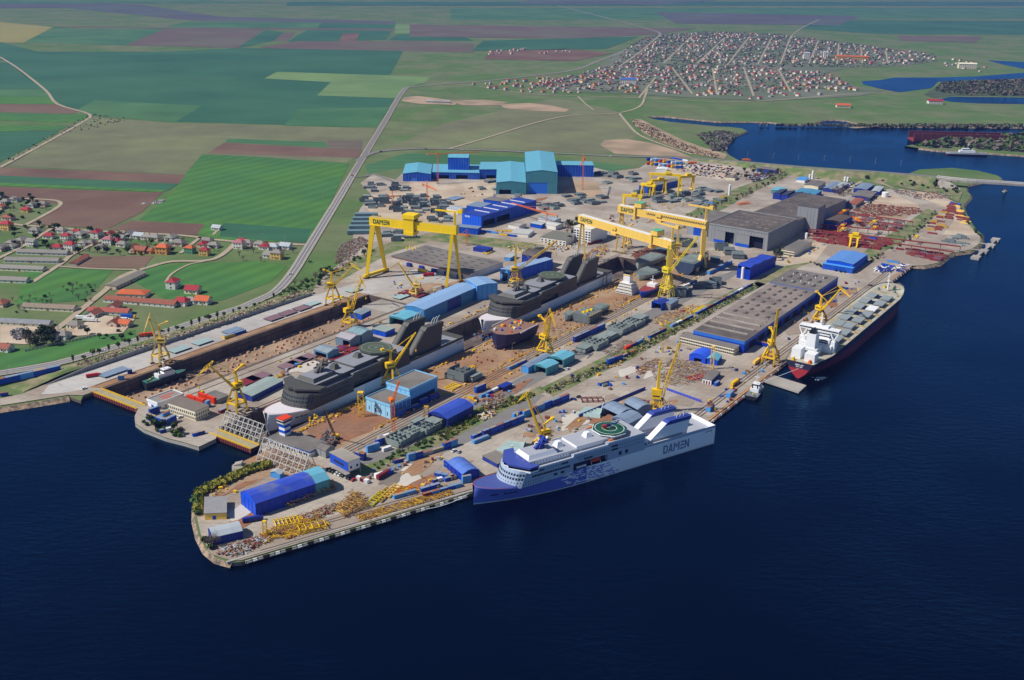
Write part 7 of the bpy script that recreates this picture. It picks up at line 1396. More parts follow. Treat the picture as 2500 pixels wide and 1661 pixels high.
heap('steel_stock', '', [(1470, 860), (1530, 830), (1550, 840), (1490, 875)], 260, (RUST, PRIMER, TIMBER), (1, 5), seed=20, hmax=.8)
heap('yard_litter', '', [(1150, 820), (1240, 770), (1400, 700), (1410, 710), (1280, 790), (1190, 840)], 420, (YELD, BLUE, CONC, RUST, LBLUE), (.5, 2), seed=21, hmax=1, th=(.2, .8))
heap('yard_litter', '', [(1240, 850), (1420, 770), (1620, 690), (1640, 700), (1450, 790), (1270, 880)], 900, (YELD, RUST, CONC, PRIMER, YELD), (.5, 2.4), seed=22, hmax=.7, th=(.15, .6))
heap('yard_litter', '', [(1850, 830), (1930, 770), (1990, 730), (2000, 745), (1930, 800), (1870, 850)], 260, (TIMBER, YELD, RUST, SILV), (1, 5), seed=23, hmax=.6)
heap('yard_litter', '', [(1230, 600), (1330, 610), (1420, 590), (1440, 600), (1340, 625), (1240, 615)], 160, (WALLW, SILV, RUST, YEL), (1, 4), seed=24, hmax=1.2, th=(.4, 1.4))
heap('yard_litter', '', [(2180, 465), (2300, 470), (2330, 485), (2250, 490), (2190, 475)], 200, (RUST, PRIMD, CONC), (2, 6), seed=25, hmax=1, th=(.5, 1.2))
# red-brown stockyard: craneways with plate stacks
for i, (a, b) in enumerate((((2075, 520), (2229, 542)), ((2080, 532), (2212, 552)), ((1997, 548), (2195, 565)), ((1976, 560), (2345, 602)), ((2060, 575), (2330, 616)))):
    p, q = G(*a, 8), G(*b, 8); t = thing('crane_runway', 'dark red crane runway over the steel stockyard', 'crane runway', V2((p + q) / 2, .7), group='crane runways of the stockyard'); d = q - p; MB().beam(p, q, 1.6, 1.4).build('girder', RUSTR, t, True)
    for k in range(9): c = p + d * (k / 8); MB().beam(V2(c, .7), V2(c, 7.4), .8).build('column', mk('runway_column', '#8a7a74', .8, .1, .3), t, True)
for i, (a, b) in enumerate((((2085, 530), (2100, 541)), ((2125, 548), (2142, 537)), ((2048, 560), (2064, 545)), ((2048, 565), (2066, 556)), ((2128, 562), (2142, 552)), ((2232, 583), (2242, 576)), ((2050, 522), (2070, 512)))):
    p, q = G(*a, 9), G(*b, 9); d = q - p; t = thing('bridge_crane', 'orange yellow travelling bridge crane over the steel stockyard', 'crane', V2((p + q) / 2, 9), group='bridge cranes of the stockyard'); n = Vector((-d.y, d.x, 0)).normalized()
    for s in (-1, 1): MB().beam(p + n * s * 1.6, q + n * s * 1.6, .9, 1.4).build('girder', YELO if i % 2 else ORG, t, True)
    MB().obox(p.lerp(q, .5) - n * 2.2 + Vector((0, 0, .8)), d.normalized() * 3, n * 4.4, (0, 0, 1.6)).build('trolley', YEL, t, True)
PL = MB().box(-6, -1.6, 0, 6, 1.6, 1.1).box(-5.6, -1.4, 1.1, 5.2, 1.4, 1.5).mesh('plate_stack', RUST)
def stacks(px, n, seed, wh, mats, az=AZ + math.pi / 2):
    for p in scatter(px, n, seed, 4.2):
        o = bpy.data.objects.new('plate_stack', PL); COL.objects.link(o); o.location = V2(p, .72); o.rotation_euler = (0, 0, az); o.scale = (rr.uniform(.7, 1.1), 1, rr.uniform(.7, 2)); o.material_slots[0].link = 'OBJECT'; o.material_slots[0].material = rr.choice(mats); tag(o, 'low stack of rusty steel plates ' + wh, 'plate stack', 'plate stacks ' + wh, True)
stacks([(1975, 568), (2010, 555), (2070, 570), (2180, 590), (2150, 612), (2060, 605), (1990, 590)], 120, 1, 'in the red runway stockyard', (RUST, RUST, MAROON, RUSTR))
stacks([(2080, 525), (2210, 545), (2190, 565), (2000, 552)], 60, 2, 'under the far crane runways', (RUST, RUST, PURP, PRIMD))
stacks([(2190, 605), (2290, 620), (2320, 630), (2280, 638), (2200, 622)], 34, 3, 'under the runway by the water', (RUST, MAROON, PURP))
stacks([(2265, 552), (2290, 530), (2325, 500), (2330, 520), (2300, 560), (2275, 575)], 26, 4, 'along the curved stockyard road', (RUST, YELD, RUSTR, RUST)); stacks([(2335, 505), (2350, 520), (2362, 545), (2350, 550), (2338, 530)], 14, 5, 'on the shore road', (RUST, YELO, RUSTR)); stacks([(2290, 600), (2330, 575), (2370, 580), (2350, 605)], 20, 6, 'on the pale spit ground', (PRIMER, CONC, PRIMD))
stacks([(1260, 460), (1300, 485), (1340, 492), (1330, 500), (1260, 490)], 6, 7, 'behind the royal blue hall', (PRIMD, RUST))
# blue pipe spools
for i, p in enumerate(scatter([(2125, 662), (2150, 650), (2190, 658), (2170, 668), (2135, 668)], 26, 3, 2.6) + scatter([(2185, 662), (2205, 648), (2218, 650), (2198, 668)], 12, 4, 2.6) + scatter([(2060, 455), (2085, 448), (2090, 458), (2065, 462)], 14, 5, 2.6)):
    a = rr.uniform(0, 3); m_ = MB(); m_.tube((-2.5, 0, .9), (2.5, 0, .9), .7, .7, 8); m_.tube((-2.6, 0, .9), (-2.3, 0, .9), 1, 1, 8); m_.tube((2.3, 0, .9), (2.6, 0, .9), 1, 1, 8); o = m_.build('pipe_spool', NAVY if i % 3 else WHITE); o.location = V2(p, .7); o.rotation_euler = (0, 0, a); tag(o, '%s flanged pipe spool %s' % ('violet blue' if i % 3 else 'white', 'on the far right quay' if p.y < 1400 else 'between far warehouses'), 'pipe', 'pipe spools', True)
# ================================================================== HOUSES
def house_mesh(k, wins=True):
    """local: 10 x 8 m; returns meshes wall, roof, windows"""
    h = (3.2, 3.2, 6.0, 5.6)[k]; w_ = MB(); w_.box(-5, -4, 0, 5, 4, h); r = MB(); o = .5
    if k in (0, 2): r.add([(-5 - o, -4 - o, h), (5 + o, -4 - o, h), (5 + o, 4 + o, h), (-5 - o, 4 + o, h), (-2.4, 0, h + 2.4), (2.4, 0, h + 2.4)], [(0, 1, 5, 4), (1, 2, 5), (2, 3, 4, 5), (3, 0, 4), (3, 2, 1, 0)])
    else:
        r.xprism([(-4 - o, h - .1), (0, h + 2.7), (4 + o, h - .1), (0, h + 2.4)], (-5 - o, 0, 0), (0, 1, 0), (0, 0, 1), (1, 0, 0), 10 + 2 * o)
        w_.xprism([(-4, h), (4, h), (0, h + 2.35)], (-5, 0, 0), (0, 1, 0), (0, 0, 1), (1, 0, 0), 10)
    g = MB()
    for lv in range(1 if h < 4 else 2):
        for x in (-3.4, -.8, 2.2): g.box(x, -4.06, 1 + lv * 2.8, x + 1.1, 4.06, 2.2 + lv * 2.8)
        g.box(-5.06, -1, 1 + lv * 2.8, 5.06, .2, 2.2 + lv * 2.8)
    return w_, r, g
def house_proto(k):
    t = thing('house', 'x', 'house'); w_, r, g = house_mesh(k); w_.build('wall', WALLW, t); ro = r.build('roof', ROOFRED, t); g.build('window', GLASS, t, kind='stuff'); MB().box(.6, -4.1, 0, 1.6, -3.9, 2.1).build('door', TIMBER, t); MB().box(1.5, .8, 4, 2.1, 1.4, (6.2, 6.4, 9, 8.8)[k]).build('chimney', ROOFBRN, ro)
    return proto(t)
HP = [house_proto(k) for k in range(4)]
RM = {'R': (ROOFRED, 'red roofed'), 'O': (ROOFORG, 'orange roofed'), 'B': (ROOFBRN, 'brown roofed'), 'g': (ROOFGRY, 'grey roofed'), 's': (SILV, 'silver roofed'), 'P': (mk('rose_tile', '#a86a70', .8, .1, .4), 'rose roofed'), 'b': (mk('blue_tile', '#3f6ab8', .6, .1, .4), 'blue roofed')}
WMs = {'w': (WALLW, 'white'), 'y': (YWALL, 'yellow'), 'o': (OWALL, 'orange'), 'p': (PWALL, 'pale pink'), 'G': (GWALL, 'green'), 'c': (CREAM, 'cream')}
VH = 0.236
VIL = """160,135,gw0 60,158,gw0 275,242,Ry0 340,195,gw0 450,185,gp0 90,325,Bp0 75,425,Ry2 365,458,gw0 515,515,Rw0 690,540,Rw2 640,455,gw0 935,470,gy0 1005,510,Rw2 335,595,gw3 125,585,gp0 735,635,Rw2 870,585,gw0 955,580,gp0 1125,580,Pw2 1050,630,gc0 1245,535,gw1 1345,498,gw1 1445,515,sw1 1525,525,gw0 1605,535,gp0 1775,535,gw0 1850,590,gp0 1705,625,gw0 1690,675,Oo2 1392,655,Bp1 1462,665,Bo1 1535,668,Bo1 1968,668,OG2 2120,690,Ry2 2098,602,Rp0 2150,562,gp0 2215,610,gw0 2248,430,sw1 800,485,Rp0 600,635,Rw0 1795,1030,Rw2 2000,1080,Rc1 2105,1190,Ow1 1978,1185,gw0 1886,1200,Rw0 30,1215,Bp0 650,1545,gw0 780,1440,gc0 20,640,gp0 560,1560,gw0 980,1325,Bw1 1190,1250,Bw1 60,1680,Bw1 1190,1420,Bp1 1300,1425,Op1 0,90,gp0 20,210,Bp0 740,500,gp0 840,500,gw0 1140,490,Rp0 130,620,gw0 1270,600,gw0 1200,575,Rp0 230,560,gp0"""
for e in VIL.split():
    x, y, c = e.split(','); k = int(c[2]); p = G(float(x) * VH, 460 + float(y) * VH); rm, rn = RM[c[0]]; wm, wn = WMs[c[1]]
    clone(HP[k], V2(p, .05), R(-14) + rr.choice((0, 0, math.pi / 2)) + rr.uniform(-.08, .08), '%s %s %shouse in the left village %s' % (rn, wn, 'two storey ' if k > 1 else '', 'by the main road' if float(y) > 950 else 'near the lanes' if float(x) > 1200 else 'left of the long barns'), 'house', 'houses of the left village', scale=rr.uniform(1.15, 1.5), mats={'roof': rm, 'wall': wm})
for x, y, c in ((570, 195, 'Pw2'), (655, 165, 'gp0'), (785, 178, 'gw0'), (842, 205, 'Rw0'), (925, 205, 'sw0'), (1050, 198, 'sw1'), (885, 290, 'gw1'), (962, 303, 'gy2'), (600, 150, 'Rp0')):
    rm, rn = RM[c[0]]; wm, wn = WMs[c[1]]; clone(HP[int(c[2])], V2(G(450 + x * .236, 560 + y * .236), .05), R(-14), '%s %s house by the bend of the main road' % (rn, wn), 'house', 'houses of the left village', scale=1.35, mats={'roof': rm, 'wall': wm})
def barn(x0, y0, x1, y1, depth, h, rm, wm, desc, hip=False, rise=2.6):
    p, q = G(x0 * VH, 460 + y0 * VH), G(x1 * VH, 460 + y1 * VH); d = q - p; L = d.length; d.normalize(); n = Vector((-d.y, d.x, 0)); up = Vector((0, 0, 1)); t = thing('barn', desc, 'barn', (p + q) / 2 + n * depth / 2); m_ = MB(); m_.obox(p, d * L, n * depth, up * h); m_.build('wall', wm, t, True); m_ = MB(); i = depth * .5 if hip else 0
    a, b = V2(p - n * .6 - d * .5, h - .05), V2(q - n * .6 + d * .5, h - .05); c, e = V2(q + n * (depth + .6) + d * .5, h - .05), V2(p + n * (depth + .6) - d * .5, h - .05); r0, r1 = V2(p + n * depth / 2 + d * (i - .5), h + rise), V2(q + n * depth / 2 - d * (i - .5), h + rise); m_.add([a, b, c, e, r0, r1], [(0, 1, 5, 4), (1, 2, 5), (2, 3, 4, 5), (3, 0, 4), (3, 2, 1, 0)]); m_.build('roof', rm, t, True)
    m_ = MB(); k = int(L / 6)
    for i in range(k): m_.obox(p + d * (L * (i + .4) / k) - n * .05 + up * 1.2, d * 1.4, n * .1, up * 1.1)
    m_.build('window', GLASS, t, True, kind='stuff'); MB().obox(p + d * L * .48 - n * .07, d * 2.6, n * .1, up * 2.6).build('door', TIMBER, t, True)
for a in ((170, 685, 690, 702, 11, 3.4, ROOFGRY, WALLW, 'long grey roofed white barn, uppermost of the village barns'), (40, 770, 600, 782, 11, 3.4, ROOFGRY, WALLW, 'long grey roofed white barn, second of the village barns'), (-40, 850, 440, 870, 11, 3.4, ROOFGRY, CREAM, 'long grey roofed barn with yellow gates, third of the village barns'), (-40, 975, 270, 987, 11, 3.4, ROOFGRY, WALLW, 'long grey roofed white barn, lowest at the left edge'),
          (1200, 1050, 1515, 905, 14, 4, mk('asbestos_roof', '#8d877c', .85, .1, .3), PWALL, 'long grey barn set askew beside the gravel yard'), (1200, 1132, 1500, 1142, 17, 4.4, ROOFORG, CREAM, 'big orange hipped roof building above the long brown barn'), (1070, 1180, 1800, 1240, 13, 3.6, ROOFBRN, WALLW, 'very long brown roofed white barn near the main road'), (900, 1300, 1320, 1322, 12, 3.6, mk('brick_tile', '#a5564a', .8, .15, .4), WALLW, 'brick red roofed barn behind parked lorries'), (225, 1255, 760, 1283, 11, 3.4, mk('tan_tile', '#8f8071', .85, .15, .4), CREAM, 'tan roofed cream barn at the village lane'), (-10, 1415, 505, 1442, 10, 3.4, mk('patched_roof', '#878a90', .8, .25, .3), CREAM, 'patched grey roofed row of stores beside the sandy yard'), (790, 802, 930, 722, 9, 3, ROOFBRN, PWALL, 'small brown roofed barn set askew beside the ploughed plot')):
    barn(*a, hip='hipped' in a[8])
# ---- the far town
TWNW = mk('town_wall', '#b5b2ac', .85, .12, .3)
TB = []
for k in range(4):
    w_, r, _ = house_mesh(k); w_.add(r.v, r.f, 1); TB.append(w_.mesh('house', [WALLW, ROOFRED]))
town = [([(1590, 90), (1720, 80), (1900, 86), (2060, 106), (2260, 134), (2285, 148), (2200, 160), (2080, 163), (1980, 158), (1900, 158), (1760, 160), (1620, 150), (1500, 158), (1545, 112)], 600, 'in the dense upper half of the far town'), ([(1310, 210), (1400, 185), (1460, 170), (1560, 158), (1750, 165), (1900, 168), (2020, 180), (2080, 212), (2000, 205), (1860, 195), (1700, 200), (1600, 205), (1480, 210), (1400, 222)], 270, 'in the lower half of the far town'),
        ([(1480, 212), (1600, 205), (1700, 200), (1860, 195), (2000, 205), (2090, 222), (2030, 232), (1890, 240), (1860, 246), (1700, 236), (1560, 228), (1480, 226)], 110, 'on the scattered lower edge of the far town'), ([(1150, 208), (1240, 200), (1330, 190), (1420, 196), (1480, 215), (1420, 228), (1330, 228), (1250, 225), (1150, 214)], 62, 'in the left outskirts of the far town'), ([(2280, 150), (2340, 142), (2410, 165), (2390, 178), (2320, 165)], 14, 'at the right tip of the far town'), ([(1180, 128), (1280, 120), (1420, 128), (1300, 136), (1190, 134)], 22, 'in the far farm settlement')]
allh = []
for i, (px, n, wh) in enumerate(town):
    for p in scatter(px, n, 40 + i, 13):
        if off_lanes(p, 9): allh.append((p, wh))
allh.sort(key=lambda a: a[0].y); rc = [ROOFRED, ROOFGRY, ROOFBRN, ROOFGRY, ROOFBRN, ROOFGRY, RM['P'][0], ROOFRED]; rnm = ['red roofed', 'grey roofed', 'brown roofed', 'grey roofed', 'brown roofed', 'grey roofed', 'rose roofed', 'red roofed']; wc = ['w', 'w', 'y', 'p', 'w', 'c']
for p, wh in allh[:300]:
    i, j, k = rr.randrange(8), rr.randrange(6), rr.randrange(4); o = bpy.data.objects.new('house', TB[k]); COL.objects.link(o); o.location = V2(p, .8); o.rotation_euler = (0, 0, rr.choice((.5, 2.07)) + rr.uniform(-.1, .1)); o.scale = (1.0 * rr.uniform(.75, 1.25),) * 2 + (.95,)
    for s, mm in ((0, TWNW if wc[j] == 'w' else WMs[wc[j]][0]), (1, rc[i])): o.material_slots[s].link = 'OBJECT'; o.material_slots[s].material = mm
    tag(o, '%s %s house %s' % (rnm[i], WMs[wc[j]][1], wh), 'house', 'houses of the far town')
m_ = MB(); mats = [TWNW, CREAM, PWALL, ROOFRED, ROOFGRY, ROOFBRN, ROOFORG, SILV]
for p, wh in allh[300:]:
    k = rr.randrange(4); w_, r, _ = house_mesh(k); a = rr.choice((.5, 2.07)) + rr.uniform(-.1, .1); c, s = math.cos(a), math.sin(a); sc = rr.uniform(.75, 1.25); f = lambda v: (p.x + sc * (v[0] * c - v[1] * s), p.y + sc * (v[0] * s + v[1] * c), .8 + v[2] * .95)
    m_.add([f(v) for v in w_.v], w_.f, rr.randrange(3)); m_.add([f(v) for v in r.v], r.f, rr.choice((3, 4, 4, 5, 4, 5, 4)))
o = m_.build('far_houses', mats); o['kind'] = 'stuff'
for px, L, W, Hh, wm, rm, ds in (((2080, 146), 120, 18, 11, YWALL, ROOFORG, 'long yellow school with orange roof in the far town'), ((1533, 206), 44, 18, 14, WALLW, RM['b'][0], 'tall white building with blue roof in the far town'), ((1968, 145), 20, 16, 22, WALLW, SILV, 'white block tower in the far town'), ((2015, 142), 16, 16, 20, WALLW, SILV, 'white church like tower in the far town'), ((2360, 168), 60, 18, 16, CREAM, CREAM, 'pale factory beside the far lake'), ((2058, 263), 34, 18, 6, CREAM, ROOFORG, 'lone cream house on the lakeside meadow'), ((2282, 254), 36, 20, 8, WALLW, ROOFRED, 'lone red roofed villa on the lakeside meadow'), ((1070, 252), 60, 10, 4, WALLW, CONC, 'low white farm building by the earth works')):
    p = G(*px); t = thing('building', ds, 'building', V2(p, .5), -.1); MB().box(-L / 2, -W / 2, 0, L / 2, W / 2, Hh).build('wall', wm, t); MB().xprism([(-W / 2 - 1, Hh), (0, Hh + 4), (W / 2 + 1, Hh), (0, Hh - .2)], (-L / 2 - 1, 0, 0), (0, 1, 0), (0, 0, 1), (1, 0, 0), L + 2).build('roof', rm, t); g = MB()
    for i in range(int(L / 6)):
        for lv in range(max(1, int(Hh / 4))): g.box(-L / 2 + 2 + i * 6, -W / 2 - .06, 1.5 + lv * 3.6, -L / 2 + 4.5 + i * 6, -W / 2 + .1, 3.2 + lv * 3.6)
    g.build('window', GLASS, t, kind='stuff')
# ================================================================== TREES
def tree_proto(k):
    r2 = random.Random(50 + k); t = thing(('tree', 'shrub', 'bare_tree', 'poplar')[k], 'x', 'tree'); m_ = MB(); H_ = (6, 2.6, 6.5, 7)[k]
    m_.taper((0, 0, 0), (0, 0, H_ * .55), .5, .25)
    for i in range(6 if k != 2 else 12): a = i * 2.4; z = H_ * r2.uniform(.25, .5); m_.taper((0, 0, z), (math.cos(a) * H_ * .3, math.sin(a) * H_ * .3, z + H_ * r2.uniform(.15, .4)), .18, .06)
    m_.build('trunk', BARK, t); c = MB(); n = (260, 240, 230, 220)[k]; lob = [(r2.uniform(-1, 1), r2.uniform(-1, 1), r2.uniform(-.6, .8), r2.uniform(.5, .9)) for _ in range(7)]
    for i in range(n):
        lx, ly, lz, lr = lob[r2.randrange(7)]; v = Vector((r2.gauss(0, 1), r2.gauss(0, 1), r2.gauss(0, 1))).normalized() * lr * r2.uniform(.5, 1.05)
        R0, RZ, ZC = ((2.1, 1.9, 4.2), (1.7, .9, 1.3), (2.3, 2.1, 4.4), (1.0, 3.0, 4.0))[k]
        p = Vector(((lx * .55 + v.x) * R0, (ly * .55 + v.y) * R0, ZC + (lz * .5 + v.z) * RZ)); p.z = max(.15, p.z); s = r2.uniform(.28, .6) if k != 2 else r2.uniform(.15, .5)
        e1 = Vector((r2.gauss(0, 1), r2.gauss(0, 1), r2.gauss(0, .6))).normalized() * s; e2 = e1.cross(Vector((r2.gauss(0, 1), r2.gauss(0, 1), r2.gauss(0, 1)))).normalized() * s * (1 if k != 2 else .16)
        c.add([p - e1 - e2 * .6, p + e1 - e2, p + e1 * .7 + e2, p - e1 * .8 + e2 * .9], [(0, 1, 2, 3)])
    c.build('crown', (LEAF, LEAFY, TWIG, LEAF)[k], t); return proto(t)
TP = [tree_proto(k) for k in range(4)]
TN = ('green tree', 'bush', 'bare grey tree', 'slim green tree')
def trees(px, n, ks, wh, seed, mind=3, sc=(.8, 1.5), z=.6, mats=(LEAF, LEAFD), line=False):
    pts = scatter(px, n, seed, mind, 0) if not line else [p for p, _ in along(px, mind, 0, .25, seed)]
    for p in pts:
        k = rr.choice(ks); mm = rr.choice(mats); nm = {LEAF: 'green ', LEAFD: 'dark green ', LEAFY: 'yellowish '}.get(mm, '') if k in (0, 1, 3) else ''; clone(TP[k], V2(p, z), rr.uniform(0, 6), '%s %s' % ((nm + ('leafy tree', 'bush', 'bare grey tree', 'slim tree')[k]), wh), 'bush' if k == 1 else 'tree', wh, True, rr.uniform(*sc), {'crown': mm if k != 2 else TWIG})
trees([(658, 1136), (592, 1158), (548, 1180), (508, 1194), (487, 1204), (481, 1230), (482, 1262)], 0, (1,), 'in the yellowish hedge on the pier tip', 1, 2.3, (1.3, 2.0), .4, (LEAFY, LEAFY, LEAFY, LEAF), True)
trees([(662, 1140), (592, 1162), (550, 1184), (510, 1199), (490, 1208), (486, 1236)], 0, (1,), 'in the yellowish hedge on the pier tip', 2, 2.6, (1.2, 1.8), .4, (LEAFY,), True)
trees([(500, 1325), (520, 1345), (535, 1340), (515, 1320)], 7, (2, 2, 1), 'on the stony tip of the pier', 3, 2.5)
trees([(335, 1022), (360, 1048), (440, 1072), (450, 1062), (380, 1035), (345, 1015)], 16, (1, 0, 1), 'on the pier head shore', 4, 3)
trees([(900, 1145), (960, 1110), (1040, 1075), (1120, 1030), (1230, 985), (1300, 962), (1310, 968), (1200, 1010), (1090, 1075), (980, 1120), (920, 1150)], 60, (1, 1, 1, 0, 2), 'on the lower grass strip', 5, 4, (.5, .95))
trees([(1330, 955), (1500, 875), (1690, 780), (1840, 698), (1850, 702), (1700, 790), (1510, 890), (1340, 965)], 48, (1, 1, 1, 0), 'on the long grass strip', 6, 4, (.45, .85))
trees([(170, 893), (260, 866), (330, 845), (440, 812), (560, 775), (660, 738), (740, 705)], 0, (3, 1, 0), 'between the main road and the retaining wall', 7, 9, (.7, 1.2), 2.5, (LEAF,), True)
trees([(690, 715), (760, 680), (830, 650), (900, 612), (905, 620), (840, 660), (780, 700), (710, 725)], 46, (1, 1, 0, 2), 'on the bank below the main road bend', 8, 4)
trees([(0, 545), (160, 560), (300, 575), (480, 590), (490, 620), (300, 625), (100, 620), (0, 625)], 80, (2, 2, 0, 1), 'in the village gardens', 9, 6, (.9, 1.6), .2, (LEAFD, LEAF)); trees([(0, 470), (110, 490), (120, 515), (60, 545), (0, 545)], 26, (2, 1, 0), 'in the upper left hamlet', 10, 6, (.9, 1.6), .2); trees([(500, 590), (730, 605), (720, 640), (600, 640), (510, 610)], 20, (2, 1), 'behind the houses by the road bend', 11, 6, (.8, 1.4), .2)
trees([(60, 830), (130, 812), (140, 845), (70, 850)], 24, (0, 0, 2), 'in the dark clump beside the sandy yard', 12, 3, (1.2, 1.9), .2, (LEAFD,)); trees([(140, 700), (200, 690), (270, 705), (280, 730), (200, 745)], 16, (1, 2), 'in the meadow of the village', 13, 5, (.7, 1.2), .2); trees([(0, 740), (120, 720), (150, 740), (40, 770)], 14, (1, 2), 'along the left meadow edge', 14, 5, (.7, 1.3), .2); trees([(200, 800), (330, 815), (310, 835), (220, 830)], 8, (1, 0), 'by the village junction', 15, 5, (.8, 1.3), .2)
trees([(1640, 548), (1740, 500), (1850, 455), (1920, 425), (1935, 432), (1850, 470), (1760, 512), (1670, 550)], 70, (2, 2, 1), 'on the scrubby bank behind the great hall', 16, 5, (.8, 1.4), .7, (LEAFD,)); trees([(1770, 430), (1830, 415), (1900, 408), (1930, 425), (1850, 445), (1790, 445)], 40, (2, 2, 0), 'around the car park', 17, 6, (1, 1.6), .7, (LEAFD,)); trees([(2050, 425), (2200, 440), (2330, 458), (2340, 480), (2200, 452), (2070, 440)], 34, (1, 0, 1), 'on the road bank by the bridge', 18, 8, (1, 1.8), .8, (LEAFD,))
trees([(2030, 470), (2070, 462), (2080, 478), (2040, 482)], 14, (2, 2), 'behind the sawtooth bays', 19, 4, (1.3, 2), .7); trees([(2110, 640), (2190, 600), (2280, 520), (2290, 525), (2200, 610), (2120, 645)], 40, (1, 2, 1), 'on the stockyard bank', 20, 5, (.7, 1.2), .7); trees([(2100, 500), (2130, 480), (2145, 485), (2115, 510)], 18, (2, 1), 'beside the gravel ground', 21, 4, (.8, 1.3), .7); trees([(1975, 640), (2060, 665), (2070, 672), (1985, 650)], 16, (1, 1), 'behind the quay hall', 22, 4, (.6, 1), .7, (LEAFD,)); trees([(1888, 630), (1905, 620), (1915, 630), (1895, 640)], 5, (0, 2), 'beside the wavy blue hall', 23, 3, (1.2, 1.9), .7); trees([(1410, 555), (1460, 575), (1440, 595), (1380, 600)], 22, (0, 1, 2), 'near the white office block', 24, 4, (1, 1.6), .7, (LEAFD,)); trees([(1665, 826), (1790, 858), (1785, 862), (1670, 832)], 5, (0,), 'before the long white office', 25, 12, (.8, 1.1), .7, (LEAF,)); trees([(1370, 555), (1410, 545), (1420, 560), (1380, 575)], 14, (0, 2), 'behind the olive roofed office', 26, 4, (1.1, 1.7), .7, (LEAFD,)); trees([(2360, 545), (2400, 580), (2395, 592), (2350, 525), (2345, 505)], 14, (1,), 'on the eastern shore', 27, 4, (.8, 1.3), .4)
# woods and gardens that read as one mass
def mass(name, px, n, sz, mats, seed, z=.7, hz=5):
    r2 = random.Random(seed); m_ = MB()
    for p in scatter(px, n, seed, 0):
        if name == 'town_gardens' and not off_lanes(p, 6): continue
        s = r2.uniform(*sz); mi = r2.randrange(len(mats))
        for q in range(5):
            o_ = Vector((r2.uniform(-1, 1), r2.uniform(-1, 1), r2.uniform(.1, 1))) * s; e1 = Vector((r2.gauss(0, 1), r2.gauss(0, 1), r2.gauss(0, .5))).normalized() * s * .8; e2 = e1.cross(Vector((r2.gauss(0, 1), r2.gauss(0, 1), r2.gauss(0, 1)))).normalized() * s * .7; c = V2(p, z) + Vector((o_.x, o_.y, o_.z * hz / 5)); m_.add([c - e1 - e2, c + e1 - e2, c + e1 + e2, c - e1 + e2], [(0, 1, 2, 3)], mi)
    o = m_.build(name, list(mats)); o['kind'] = 'stuff'
TWG = mk('town_twigs', '#857b80', .95, .25, .1); TWG2 = mk('town_trees', '#5f6e50', .95, .25, .1)
mass('town_gardens', [(1590, 88), (1720, 78), (1900, 84), (2060, 105), (2280, 134), (2290, 150), (2200, 162), (2080, 166), (1900, 164), (1760, 166), (1620, 155), (1490, 165), (1540, 110)], 3600, (2, 4), (TWG, TWG2, TWG2), 61, .7, 3); mass('town_gardens', [(1310, 212), (1450, 170), (1560, 156), (1900, 168), (2020, 180), (2080, 214), (1900, 225), (1700, 225), (1480, 225)], 1800, (1.5, 3.5), (TWG, TWG2), 62, .7, 3)
mass('woodland', [(2280, 222), (2300, 202), (2380, 200), (2500, 196), (2800, 190), (2800, 238), (2500, 235), (2330, 233)], 2600, (2, 4.5), (mk('wood_a', '#4c583a', .95, .3, .05), mk('wood_b', '#6c6258', .95, .3, .05)), 63, hz=6); mass('woodland', [(2230, 358), (2270, 350), (2320, 342), (2400, 336), (2500, 334), (2700, 345), (2700, 385), (2500, 372), (2400, 366), (2290, 362)], 900, (2, 6), (MATS['wood_a'], MATS['wood_b'], LEAF), 64, .3, 8); mass('woodland', [(1700, 330), (1760, 322), (1800, 330), (1775, 350), (1768, 372), (1740, 370), (1720, 345)], 500, (1.5, 3.2), (MATS['wood_b'], TWG, TWG2), 65)
mass('scrub', [(1850, 306), (2100, 306), (2500, 306), (2500, 312), (2150, 311), (1900, 307)], 500, (1.5, 3.5), (MATS['wood_b'], MATS['wood_a']), 66, .3); mass('scrub', [(220, 280), (330, 290), (300, 300), (150, 330), (30, 395), (20, 390), (120, 330)], 140, (.6, 1.6), (MATS['wood_a'], CONC, TWG), 67, .5); mass('rubble', [(1540, 292), (1580, 305), (1640, 340), (1700, 365), (1760, 380), (1750, 388), (1680, 372), (1600, 340), (1545, 305)], 900, (.8, 2.2), (EARTH, SAND, EARTH), 68, .3, 6); mass('rubble', [(500, 868 - 5), (640, 815), (760, 775)], 0, (1, 2), (EARTH,), 69)
for sd, px, n in ((70, [(190, 925 - 25), (400, 835), (560, 782), (760, 713), (764, 718), (565, 790), (405, 843), (200, 908)], 700), ): mass('rubble', px, n, (.5, 1.3), (SAND, EARTH, CONC), sd, 4.2, 4)
mass('tussocks', [(1060, 1062), (1190, 990), (1300, 960), (1310, 968), (1200, 1010), (1090, 1078)], 900, (.4, 1.0), (LEAF, LEAFY, MATS['verge_grass']), 71, .75, 3); mass('tussocks', [(1330, 955), (1500, 875), (1690, 780), (1840, 698), (1850, 702), (1700, 790), (1510, 890), (1340, 965)], 1500, (.4, 1.0), (LEAF, LEAFY, MATS['verge_grass'], CONC), 72, .75, 3); mass('rubble', [(340, 372 + 130), (410, 485), (390, 500), (350, 495)], 120, (.5, 1.5), (WALLW, CONC), 73, .4, 2); mass('rubble', [(25, 812), (60, 805), (80, 822), (40, 832)], 240, (.6, 1.8), (CONC, TWG, WALLW), 74, .5, 4)
